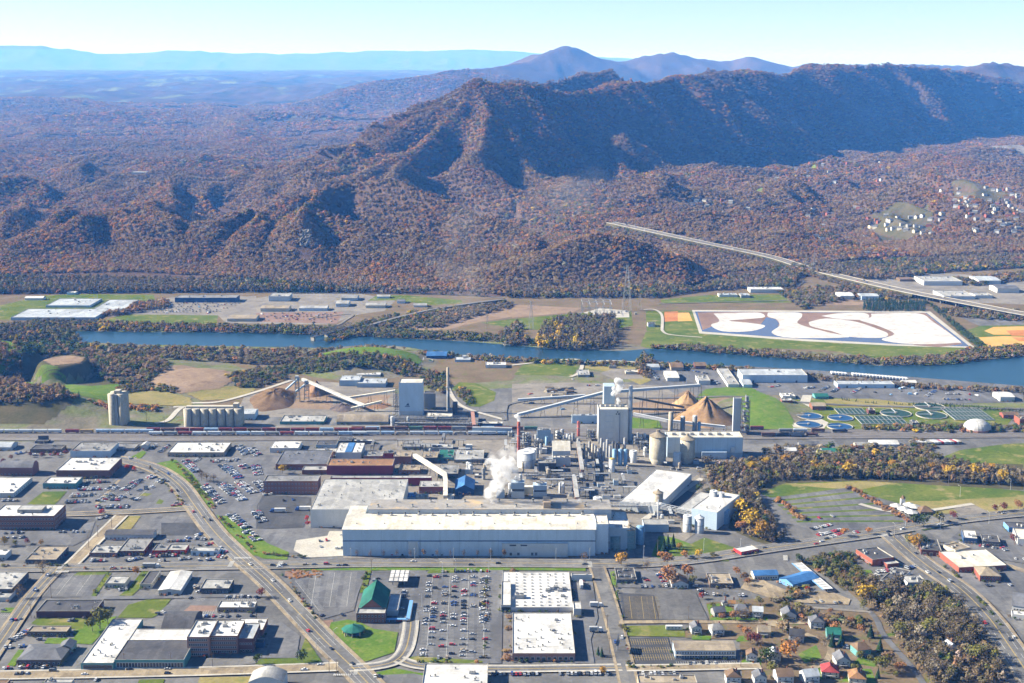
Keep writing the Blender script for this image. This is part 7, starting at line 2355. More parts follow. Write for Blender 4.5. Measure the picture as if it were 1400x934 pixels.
def substation():
 c = G(*zp('K', 480, 195))
 t = thing('substation', 'white steel substation gantries on a pale gravel pad', 'substation', (c.x, c.y, 0))
 b = MB()
 for i in range(5):
  for j in range(3):
   x, y = -32 + i * 13, -20 + j * 26
   h = 22 if j else 16
   b.bar((x, y, -.3), (x, y, h), .5)
   if i:
    b.bar((x - 13, y, h - 1), (x, y, h - 1), .45)
    b.bar((x - 13, y, h - 4), (x, y, h - 2), .3)
   if j:
    b.bar((x, y - 26, h - 2), (x, y, h - 2), .35)
 b.build('gantry', M_GALV, t)
 for i in range(8):
  q = MB()
  x, y = -35 + i * 14 + rng.uniform(-2, 2), rng.uniform(-22, 20)
  q.box(x - 2.2, x + 2.2, y - 1.5, y + 1.5, -.2, 3.2)
  for s in (-1.2, 0, 1.2):
   q.cyl(x + s, y, 3.2, 5.2, .25, n=6)
  q.build('transformer', M_UNIT, t)
substation()
# -- where a sight line meets the land
def hit(px, py, t0=900.0, t1=14000.0):
 dx, dy, dz = ray(px, py)
 ts = np.arange(t0, t1, 12.0)
 zz = land(dx * ts, dy * ts)
 k = np.argmax(HC + dz * ts <= zz)
 t = ts[k]
 return Vector((dx * t, dy * t, float(zz[k])))

# -- cars
PAINTS = dict(white=(0.50, 0.50, 0.50), silver=(0.30, 0.31, 0.32), grey=(0.10, 0.105, 0.11), black=(0.015, 0.015, 0.018), red=(0.33, 0.02, 0.02), blue=(0.03, 0.07, 0.22), tan=(0.30, 0.24, 0.16))
PM = {k: plain('car_' + k, c, 0.25, 0.6) for k, c in PAINTS.items()}
M_TYRE = plain('tyre', (0.02, 0.02, 0.02), 0.9)
def car_mesh(name, L, Wd, H, hood, cab0, cab1, top0, top1, beltz, bed=False):
 b = MB()
 h = Wd / 2
 prof = [(-L / 2, .35), (-L / 2, beltz * .92), (cab0, beltz), (top0, H), (top1, H), (cab1, beltz), (L / 2 - .15, hood), (L / 2, .38)]
 for (x0, z0), (x1, z1) in zip(prof[:-1], prof[1:]):
  i0, i1 = h * (.82 if z0 >= H - .01 else 1), h * (.82 if z1 >= H - .01 else 1)
  glass = (z0 < H - .01) != (z1 < H - .01)
  b.face([(x0, -i0, z0), (x1, -i1, z1), (x1, i1, z1), (x0, i0, z0)][::-1], 1 if glass else 0)
 for s in (-1, 1):
  lo = [(x, s * h, z) for x, z in (prof[0], prof[1], prof[2], prof[5], prof[6], prof[7])]
  b.face(lo if s > 0 else lo[::-1], 0)
  gl = [(prof[2][0], s * h, prof[2][1]), (prof[3][0], s * h * .82, H), (prof[4][0], s * h * .82, H), (prof[5][0], s * h, prof[5][1])]
  b.face(gl if s > 0 else gl[::-1], 1)
  for x in (-L * .31, L * .31):
   b.bar((x, s * (h - .2), .33), (x, s * (h + .02), .33), .34, 8, 2)
 if bed:
  b.box(-L / 2 + .15, cab0 - .1, -h + .15, h - .15, beltz * .93, beltz * .95, 2)
 me = make_mesh(name, b.v, b.f, [PM['white'], M_GLASS, M_TYRE], b.i)
 return me
CARS = dict(sedan=car_mesh('sedan', 4.7, 1.85, 1.45, .95, -1.7, 1.25, -1.0, .45, .98), estate=car_mesh('sport_utility', 4.8, 1.95, 1.78, 1.1, -2.3, 1.2, -2.0, .5, 1.12),
   pickup=car_mesh('pickup', 5.6, 2.0, 1.85, 1.15, -.6, 1.5, -.4, .85, 1.15, True), van=car_mesh('van', 5.4, 2.05, 2.2, 1.3, -2.6, 2.0, -2.5, 1.4, 1.3))
CARWORD = dict(sedan='sedan', estate='sport utility car', pickup='pickup truck', van='van')
CARLIST = []
cr = random.Random(21)
def one_car(p, head, where, col=None, kind=None, z=0.45):
 col = col or cr.choices(list(PAINTS), [27, 17, 17, 19, 9, 7, 5])[0]
 kind = kind or cr.choices(list(CARS), [45, 32, 17, 6])[0]
 CARLIST.append((p.x, p.y, z, head + cr.uniform(-.04, .04) + (math.pi if cr.random() < .5 else 0), where, col, kind))
def row(R, a, b, where, fill=0.8, head=None, pitch=2.75, two=False):
 A, B = G(*(zp(R, *a) if R else a)), G(*(zp(R, *b) if R else b))
 if two:
  e = (B - A).normalized() * 5.3
  e = Vector((-e.y, e.x, 0))
  row(None, *[tuple(zz) for zz in (unG(A + e), unG(B + e))], where, fill, head, pitch)
 v = B - A
 n = int(v.length / pitch)
 base = math.atan2(v.y, v.x)
 for k in range(n + 1):
  if cr.random() < fill:
   one_car(A + v * (k / max(n, 1)), base + math.pi / 2 if head is None else head, where)
def unG(p):
 dy, dz = p.y, p.z - HC
 f_, u_ = dy * CP - dz * SP, dy * SP + dz * CP
 return 700 + FPX * p.x / f_, 467 - FPX * u_ / f_
W1 = 'in the big car park beside the market hall'
for x0, x1, f in ((948, 908, .5), (985, 948, .34), (1035, 1008, .34), (1086, 1068, .5), (1138, 1126, .5), (1186, 1178, .5), (1236, 1232, .62), (1256, 1250, .6)):
 for ya, yb, g in ((355, 470, 1.0), (490, 590, 1.25), (600, 700, .5), (720, 800, .45)):
  ta, tb = (ya - 335) / 470, (yb - 335) / 470
  row('F', (x0 + (x1 - x0) * ta, ya), (x0 + (x1 - x0) * tb, yb), W1, f * g * .75, 0.0, 3.0)
row('F', (1000, 330), (1262, 328), W1, .85)
row('F', (995, 802), (1110, 804), W1, .5)
W2 = 'in the lot before the white-roofed restaurant'
row('E', (1240, 470), (1395, 468), W2, .8)
row('E', (1110, 575), (1390, 572), W2, .45)
W3 = 'in the small lot behind the fuel canopy'
row('F', (800, 470), (810, 440), W3, .5, 0)
row('F', (780, 600), (800, 520), W3, .5, 0)
row('F', (650, 380), (665, 370), W3, .8, 0)
W4 = 'beside the green-roofed hall'
row('F', (330, 565), (360, 570), W4, .6)
row('F', (440, 570), (470, 565), W4, .6)
W5 = 'at the street corner lot south of the boulevard'
row('F', (650, 905), (720, 900), W5, .3)
row('F', (1290, 890), (1397, 890), W5, .9)
row('G', (0, 890), (135, 888), W5, .9)
row('G', (240, 888), (520, 886), W5, .8)
W6 = 'in the motel lot'
row('G', (890, 785), (1215, 790), W6, .3)
row('G', (970, 832), (1110, 830), W6, .8)
W7 = 'behind the tan flat-roofed store'
row('G', (715, 890), (885, 888), W7, .55)
W8 = 'beside the black-roofed shop'
row('G', (690, 412), (840, 410), W8, .6)
row('G', (700, 350), (740, 380), W8, .5, 0)
row('G', (800, 345), (840, 400), W8, .6, 0)
W9 = 'in the lot of the tan-roofed diner'
row('G', (1100, 455), (1260, 460), W9, .7)
row('G', (1000, 410), (1060, 460), W9, .4, 0)
WA = 'in the crowded repair yard'
for a, b in (((900, 722), (1040, 720)), ((1000, 705), (1150, 715)), ((1085, 745), (1160, 735)), ((690, 830), (760, 815)), ((820, 805), (960, 800)), ((1085, 825), (1150, 822)), ((980, 820), (1030, 815)), ((1200, 760), (1240, 790)), ((870, 835), (900, 832)), ((1180, 805), (1230, 812)), ((500, 830), (570, 828)), ((690, 800), (750, 795)), ((1075, 690), (1100, 680))):
 row('A', a, b, WA, .8)
WB = 'in the lot east of the brick office block'
row('A', (530, 600), (580, 590), WB, .7)
row('A', (330, 672), (470, 672), WB, .6)
row('A', (10, 680), (120, 676), WB, .5)
row('A', (0, 705), (130, 702), WB, .5)
WC = 'in the car park below the brick store'
for a, b, f in (((430, 442), (545, 440), .9), ((390, 478), (510, 474), .9), ((360, 512), (480, 508), .9), ((520, 542), (690, 538), .85), ((605, 445), (650, 420), .6), ((560, 505), (610, 470), .8), ((640, 500), (660, 480), .9), ((690, 445), (770, 390), .85), ((640, 495), (720, 470), .6), ((730, 505), (755, 490), .6), ((780, 450), (830, 425), .7), ((800, 370), (900, 410), .6), ((975, 530), (990, 515), .5), ((430, 405), (590, 398), .6)):
 row('A', a, b, WC, f, two=True)
WD = 'in the works car park beside the avenue'
for a, b, f in (((1000, 285), (1060, 345), .9), ((1150, 290), (1300, 282), .8), ((1200, 310), (1240, 345), .95), ((1230, 320), (1290, 380), .95), ((1190, 415), (1260, 470), .95), ((1225, 420), (1310, 500), .95), ((1290, 400), (1370, 460), .95), ((1310, 310), (1330, 325), .8), ((1290, 205), (1330, 250), .7), ((1360, 215), (1395, 255), .7), ((1100, 420), (1200, 520), .6), ((1380, 310), (1395, 360), .8), ((1245, 580), (1330, 650), .7), ((1330, 670), (1390, 720), .6), ((1390, 400), (1450, 470), .6), ((1380, 560), (1420, 620), .6)):
 row('A', a, b, WD, f, two=True)
WE = 'on the lots below the railway'
for a, b, f in (((690, 275), (740, 268), .8), ((790, 230), (850, 200), .8), ((870, 235), (920, 200), .8), ((90, 245), (150, 230), .8), ((180, 250), (330, 248), .6), ((0, 500), (90, 500), .5), ((1050, 300), (1090, 270), .7)):
 row('A', a, b, WE, f)
WF = 'in the terraced lot'
for a, b, f in (((240, 655), (350, 630), .85), ((275, 690), (390, 660), .8), ((320, 705), (400, 680), .7), ((440, 680), (520, 670), .5), ((250, 600), (350, 585), .3)):
 row('D', a, b, WF, f)
for k in range(26):
 CARLIST[-1 - k] = CARLIST[-1 - k][:5] + (cr.choice(('red', 'white', 'white', 'red', 'silver')),) + CARLIST[-1 - k][6:]
WG = 'on the lots along the main road'
for a, b, f in (((1140, 185), (1260, 205), .8), ((1270, 195), (1300, 215), .8), ((985, 185), (1050, 195), .5), ((1145, 410), (1230, 405), .6), ((1320, 405), (1390, 400), .3), ((745, 315), (800, 300), .8), ((545, 355), (600, 345), .7), ((600, 330), (740, 315), .7), ((1350, 260), (1397, 262), .8), ((1220, 290), (1260, 295), .7), ((1130, 690), (1180, 720), .5), ((340, 500), (390, 500), .6), ((260, 495), (290, 492), .8), ((410, 745), (450, 745), .8)):
 row('H', a, b, WG, f)
WH = 'on the mill parking pads'
for a, b, f in (((310, 725), (385, 718), .6), ((440, 700), (470, 690), .8), ((335, 755), (370, 750), .4), ((150, 500), (200, 495), .3), ((440, 760), (470, 760), .8), ((520, 796), (760, 794), .25), ((800, 796), (1330, 794), .25)):
 row('B', a, b, WH, f)
WI = 'at the river truck depot'
for a, b, f in (((200, 605), (250, 600), .8), ((280, 620), (330, 595), .8), ((350, 625), (400, 595), .8), ((460, 630), (510, 600), .8), ((575, 630), (600, 625), .7), ((0, 600), (60, 590), .8), ((860, 650), (910, 620), .5), ((1000, 600), (1090, 610), .5), ((960, 635), (1100, 640), .6), ((960, 665), (1100, 668), .6)):
 row('L', a, b, WI, f)
for a, b, f in (((760, 520), (800, 560), .7), ((990, 510), (1060, 525), .7), ((1080, 500), (1150, 480), .5), ((1090, 560), (1130, 580), .7), ((1110, 490), (1170, 495), .4), ((300, 560), (340, 555), .6), ((400, 590), (480, 590), .6)):
 row('K', a, b, WI, f)
WJ = 'in the far vehicle park across the river'
for k in range(6):
 row('I', (760 + k * 10, 190 - k * 10), (1200 + k * 20, 185 - k * 9), WJ, .6, pitch=6)
for k in range(5):
 row('J', (20 + k * 20, 232 - k * 9), (430, 228 - k * 9), WJ, .55, pitch=7)
row('J', (760, 160), (960, 150), WJ, .4, pitch=6)
WK = 'around the hip-roofed office and long brown store'
for a, b, f in (((60, 705), (180, 640), .8), ((30, 745), (130, 735), .7), ((250, 600), (420, 596), .3), ((215, 700), (240, 660), .6), ((90, 855), (300, 852), .5), ((20, 860), (70, 852), .6)):
 row('E', a, b, WK, f)
WL = 'on the small lots south of the boulevard'
for a, b, f in (((630, 432), (690, 425), .8), ((730, 452), (760, 448), .5), ((590, 470), (640, 468), .3), ((860, 560), (890, 550), .8), ((1040, 475), (1100, 480), .3), ((1060, 400), (1085, 440), .6), ((20, 540), (60, 520), .6), ((60, 600), (110, 590), .7), ((90, 890), (150, 888), .8), ((480, 920), (740, 925), .25), ((1380, 640), (1397, 700), .6)):
 row('E', a, b, WL, f)
def along(pts, where, n, lanes, z=0.75):
 P = smooth_line([G(*p) for p in pts])
 L = [0]
 for a, b in zip(P[:-1], P[1:]):
  L.append(L[-1] + (b - a).length)
 for k in range(n):
  s = cr.uniform(0, L[-1])
  i = max(j for j in range(len(L) - 1) if L[j] <= s)
  d = (P[i + 1] - P[i]).normalized()
  o = cr.choice(lanes)
  p = P[i] + d * (s - L[i]) + Vector((-d.y, d.x, 0)) * o
  one_car(p, math.atan2(d.y, d.x), where, z=z)
along([(215, 643), (268, 695), (325, 760), (405, 836), (490, 922)], 'driving on the diagonal avenue', 12, (-6, -2.2, 2.2, 6))
along(BLVD[1:], 'driving on the boulevard', 26, (-6, -2.2, 2.2, 6))
along([(345, 774), (480, 771)], 'queuing at the boulevard lights', 9, (-6, -2.2))
along([(1219, 733), (1268, 775), (1351, 845), (1400, 915)], 'driving on the main road', 8, (-7, -2.5, 2.5, 7))
along([(0, 922), (250, 920), (450, 914)], 'on the tan concrete street', 7, (-3, 3, 4.5))
along([(20, 850), (78, 779)], 'on the western side street', 5, (-2.5, 2.5, 4))
along([(820, 790), (842, 862), (855, 920)], 'on the side street by the market', 2, (-3, 3))
for k in range(22):
 i = cr.randrange(len(HWY_W) - 1)
 A, B = HWY_W[i], HWY_W[i + 1]
 p = A + (B - A) * cr.random()
 d = (B - A).normalized()
 o = cr.choice((-9, -5, 5, 9))
 one_car(p + Vector((-d.y, d.x, 0)) * o, math.atan2(d.y, d.x), 'on the valley highway', z=p.z + .2)
def blocked(x, y):
 for bx, by, rz, w, d in USED:
  dx, dy = x - bx, y - by
  u, v = dx * math.cos(rz) + dy * math.sin(rz), -dx * math.sin(rz) + dy * math.cos(rz)
  if -1.5 < u < w + 1.5 and -1.5 < v < d + 1.5:
   return True
 return False
CARLIST = [c for c in CARLIST if not blocked(c[0], c[1])]
CARLIST.sort(key=lambda c: c[1])
def seen(x, y):
 return abs(x / y * FPX * 0.98) < 735 and y > 870
near = [c for c in CARLIST if seen(c[0], c[1])][:300]
rest = [c for c in CARLIST if c not in near and c[1] > 870]
for x, y, z, a, where, col, kind in near:
 o = bpy.data.objects.new({'sedan': 'sedan_car', 'estate': 'utility_car', 'pickup': 'pickup_truck', 'van': 'van'}[kind], CARS[kind])
 COL.objects.link(o)
 o.location = (x, y, z)
 o.rotation_euler = (0, 0, a)
 o.material_slots[0].link = 'OBJECT'
 o.material_slots[0].material = PM[col]
 tag(o, '%s %s %s' % (col, CARWORD[kind], where), 'car', 'cars ' + where)
def merge_cars():
 V, F, I = [], [], []
 mats = [PM[k] for k in PAINTS] + [M_GLASS, M_TYRE]
 for x, y, z, a, where, col, kind in rest:
  me = CARS[kind]
  b = len(V)
  c, s = math.cos(a), math.sin(a)
  V += [(x + v.co.x * c - v.co.y * s, y + v.co.x * s + v.co.y * c, z + v.co.z) for v in me.vertices]
  for p in me.polygons:
   F.append(tuple(b + i for i in p.vertices))
   I.append(list(PAINTS).index(col) if p.material_index == 0 else len(PAINTS) + p.material_index - 1)
 o = bpy.data.objects.new('distant_traffic', make_mesh('distant_traffic', V, F, mats, I))
 COL.objects.link(o)
 o['kind'] = 'stuff'
 tag(o, 'small distant cars filling the farther lots and yards', 'cars')
merge_cars()
print('cars', len(near), len(rest))
# lorries, coaches
def lorry(R, x, y, head, lab, tcol='white', ccol='blue', L=13.5):
 p = G(*zp(R, x, y))
 t = thing('articulated_lorry', lab, 'lorry', (p.x, p.y, .5), head)
 MB().box(-L / 2, L / 2 - 2.4, -1.3, 1.3, 1.2, 4.1).build('trailer', mottled('trailer_' + tcol, PAINTS.get(tcol, (.5, .5, .5)), tuple(v * 1.1 for v in PAINTS.get(tcol, (.5, .5, .5)))), t)
 c = MB().box(L / 2 - 1.9, L / 2 + .9, -1.25, 1.25, .6, 3.4)
 c.box(L / 2 + .95, L / 2 + 2.2, -1.15, 1.15, .6, 1.9)
 c.build('cab', PM[ccol], t)
 MB().box(L / 2 + .9, L / 2 + .97, -1.1, 1.1, 2.1, 3.1).build('windscreen', M_GLASS, t)
 for x_ in (-L / 2 + 1.2, -L / 2 + 2.5, L / 2 - .9, L / 2 + 1.2):
  w = MB()
  for s in (-1, 1):
   w.bar((x_, s * .95, .5), (x_, s * 1.3, .5), .52, 10)
  w.build('wheel', M_TYRE, t)
lorry('B', 125, 562, math.pi, 'white articulated lorry crossing the dark truck court')
lorry('B', 262, 552, math.pi, 'white lorry with blue cab backed to the loading dock')
lorry('A', 822, 865, 0, 'silver tanker lorry on the boulevard', 'silver', 'white')
lorry('G', 378, 410, math.pi / 2, 'white lorry backed into the market loading court', 'white', 'white')
lorry('G', 455, 520, 0, 'white box lorry parked beside the market loading court', 'white', 'white', 9)
lorry('G', 452, 655, 0, 'blue-grey lorry at the lower loading court', 'silver', 'white', 9)
def caravan():
 p = G(*zp('G', 884, 645))
 t = thing('house_trailer', 'white house trailer parked on the grass strip', 'trailer', (p.x, p.y, .3))
 MB().box(-6.5, 6.5, -1.4, 1.4, .7, 3.6).build('body', M_WHITET, t)
 for k in range(4):
  share('window', ME_WINDOW, t, (-5 + k * 2.8, -1.4, 1.8), (1.3, 1, 1.0))
 MB().box(-2, 2, -1.0, 1.0, 0, .65).build('axle', M_TYRE, t)
caravan()
for k in range(18):
 p = G(*zp('D', 800 + k * 14, 190 - k * .4))
 col = cr.choice(('white', 'red', 'tan', 'silver', 'white'))
 t = thing('parked_coach', '%s coach parked in the contractor yard row' % col, 'coach', (p.x, p.y, .4), math.pi / 2 + .3, 'coaches in the contractor yard')
 MB().box(-5.5, 5.5, -1.25, 1.25, .6, 3.2).build('body', PM[col], t)
 MB().box(-5.2, 5.0, -1.3, 1.3, 1.9, 2.6).build('window_band', M_GLASS, t)
 MB().box(-4, 4, -1.2, 1.2, 0, .58).build('wheel_base', M_TYRE, t)

# -- stall lines
def stalls(R, a, b, depth, n, both=True, mat=None):
 A, B = G(*zp(R, *a)), G(*zp(R, *b))
 v = (B - A).normalized()
 s = Vector((-v.y, v.x, 0))
 z = 0.06 + LAYER[0] * 0.004
 m = MB()
 for k in range(n + 1):
  p = A + (B - A) * k / n
  q = p + s * depth
  r = p - s * (depth if both else 0)
  m.face([(r.x - v.x * .09, r.y - v.y * .09, z), (r.x + v.x * .09, r.y + v.y * .09, z), (q.x + v.x * .09, q.y + v.y * .09, z), (q.x - v.x * .09, q.y - v.y * .09, z)])
 m.face([(A.x - s.x * .1, A.y - s.y * .1, z + .002), (B.x - s.x * .1, B.y - s.y * .1, z + .002), (B.x + s.x * .1, B.y + s.y * .1, z + .002), (A.x + s.x * .1, A.y + s.y * .1, z + .002)])
 o = m.build('stall_marking', mat or M_PAINT)
 o['kind'] = 'structure'
for x0, x1 in ((966, 928), (1060, 1038), (1160, 1150), (1246, 1240)):
 stalls('F', (x0, 350), (x1, 800), 5.2, 62)
for x0, x1 in ((330, 300), (430, 400), (520, 495)):
 stalls('F', (x0, 335), (x1, 520), 5.2, 30)
stalls('F', (215, 380), (345, 545), 5.0, 28, False)
for x0, x1 in ((640, 655), (705, 720), (765, 785)):
 stalls('G', (x0, 465), (x1, 588), 5.0, 18, True, M_YELLOW)
for y in (715, 760, 800):
 stalls('G', (650 + (y - 715) * .2, y), (850 + (y - 715) * .35, y - 3), 5.0, 16, True, M_YELLOW)
stalls('G', (900, 838), (1230, 836), 5, 26, False)
for x0, x1 in ((300, 210), (400, 310), (500, 415)):
 stalls('E', (x0, 345), (x1, 460), 5.0, 24)
stalls('E', (0, 570), (90, 572), 5.0, 9)
for a, b in (((560, 505), (620, 455)), ((640, 500), (770, 385)), ((730, 505), (850, 400)), ((380, 475), (540, 472))):
 stalls('A', a, b, 5.2, 18)
for a, b in (((1000, 465), (1120, 480)), ((980, 560), (1160, 556)), ((1240, 485), (1397, 482))):
 stalls('E', a, b, 5.0, 14)

# -- trees one can tell apart
LEAF = {}
def leaf_mat(key):
 if key in LEAF:
  return LEAF[key]
 t = NT('leaves_' + key)
 oi = t.add('ShaderNodeObjectInfo')
 b = t.ramp(oi.outputs['Random'], [(0.0, (0.72,) * 3), (1.0, (1.22,) * 3)])
 n = t.ramp(t.noise(0.8, 3), [(0.3, (0.62,) * 3), (0.7, (1.15,) * 3)])
 t.color(t.mix(1.0, t.mix(1.0, PAL[key], b, 'MULTIPLY'), n, 'MULTIPLY'))
 t.rough(1.0)
 t.p.inputs['Specular IOR Level'].default_value = 0.0
 LEAF[key] = t.m
 return t.m
PAL.update(red=(0.33, 0.045, 0.035), wine=(0.17, 0.05, 0.045), amber=(0.38, 0.21, 0.035))
def tree_meshes():
 L = []
 for k in range(4):      # leafy
  V, F = crown_cloud(900 + k, 330, .5, .22, 1.0, .062, 8)
  L.append(('leafy', make_mesh('crown', V, F, [leaf_mat('rust')]), make_mesh('trunk', *trunk_mesh(950 + k, .024, .75, 6, 6), [M_BARK])))
 for k in range(4):      # nearly bare
  V, F = crown_cloud(1000 + k, 250, .48, .2, 1.0, .036, 9)
  L.append(('bare', make_mesh('crown', V, F, [leaf_mat('grey')]), make_mesh('trunk', *trunk_mesh(1050 + k, .026, .9, 12, 5), [M_BARK])))
 for k in range(2):
  V, F = pine_cloud(1100 + k, 230)
  L.append(('pine', make_mesh('crown', V, F, [leaf_mat('pine')]), make_mesh('trunk', *trunk_mesh(1150 + k, .02, .8, 0, 6), [M_BARK])))
 return L
TM = tree_meshes()
COLW = dict(grey='bare grey', dusk='bare grey-brown', twig='bare dark-brown', brown='thin brown', rust='rust-brown', orange='orange', gold='golden yellow', green='dark green', pine='dark conifer', olive='olive-green', pale='pale bare', red='bright red', wine='wine-red', amber='amber')
N_TREES = [0]
def tree(p, h, key, where, wide=1.0, group=None):
 kind = 'pine' if key == 'pine' else 'bare' if key in ('grey', 'pale', 'brown', 'dusk', 'twig') and rng.random() < .75 else 'leafy'
 k, cm, tm = rng.choice([t for t in TM if t[0] == kind])
 word = COLW[key]
 t = thing('tree', '%s tree %s' % (word, where) if key != 'pine' else 'dark conifer tree ' + where, 'tree', p, rng.uniform(0, 6.28), group or 'trees ' + where)
 w = h * wide * rng.uniform(.9, 1.15)
 share('crown', cm, t, (0, 0, 0), (w, w, h), mat=leaf_mat(key))
 share('trunk', tm, t, (0, 0, 0), (w, w, h))
 N_TREES[0] += 1
def in_poly(R, pts, n, hmin, hmax, mix, where, mind=4.5):
 poly = [tuple(G(*(zp(R, *p) if R else p)).xy) for p in pts]
 xs, ys = [p[0] for p in poly], [p[1] for p in poly]
 got, tries = [], 0
 while len(got) < n and tries < n * 60:
  tries += 1
  x, y = rng.uniform(min(xs), max(xs)), rng.uniform(min(ys), max(ys))
  if not inside(poly, np.array([x]), np.array([y]))[0] or blocked(x, y):
   continue
  if any((x - a) ** 2 + (y - b) ** 2 < mind ** 2 for a, b in got):
   continue
  got.append((x, y))
  tree(Vector((x, y, Z(x, y))), rng.uniform(hmin, hmax), rng.choices([m[0] for m in mix], [m[1] for m in mix])[0], where, 1.05)
AUT = [('dusk', 40), ('twig', 24), ('pale', 8), ('olive', 12), ('rust', 4), ('gold', 3), ('amber', 3), ('green', 4)]
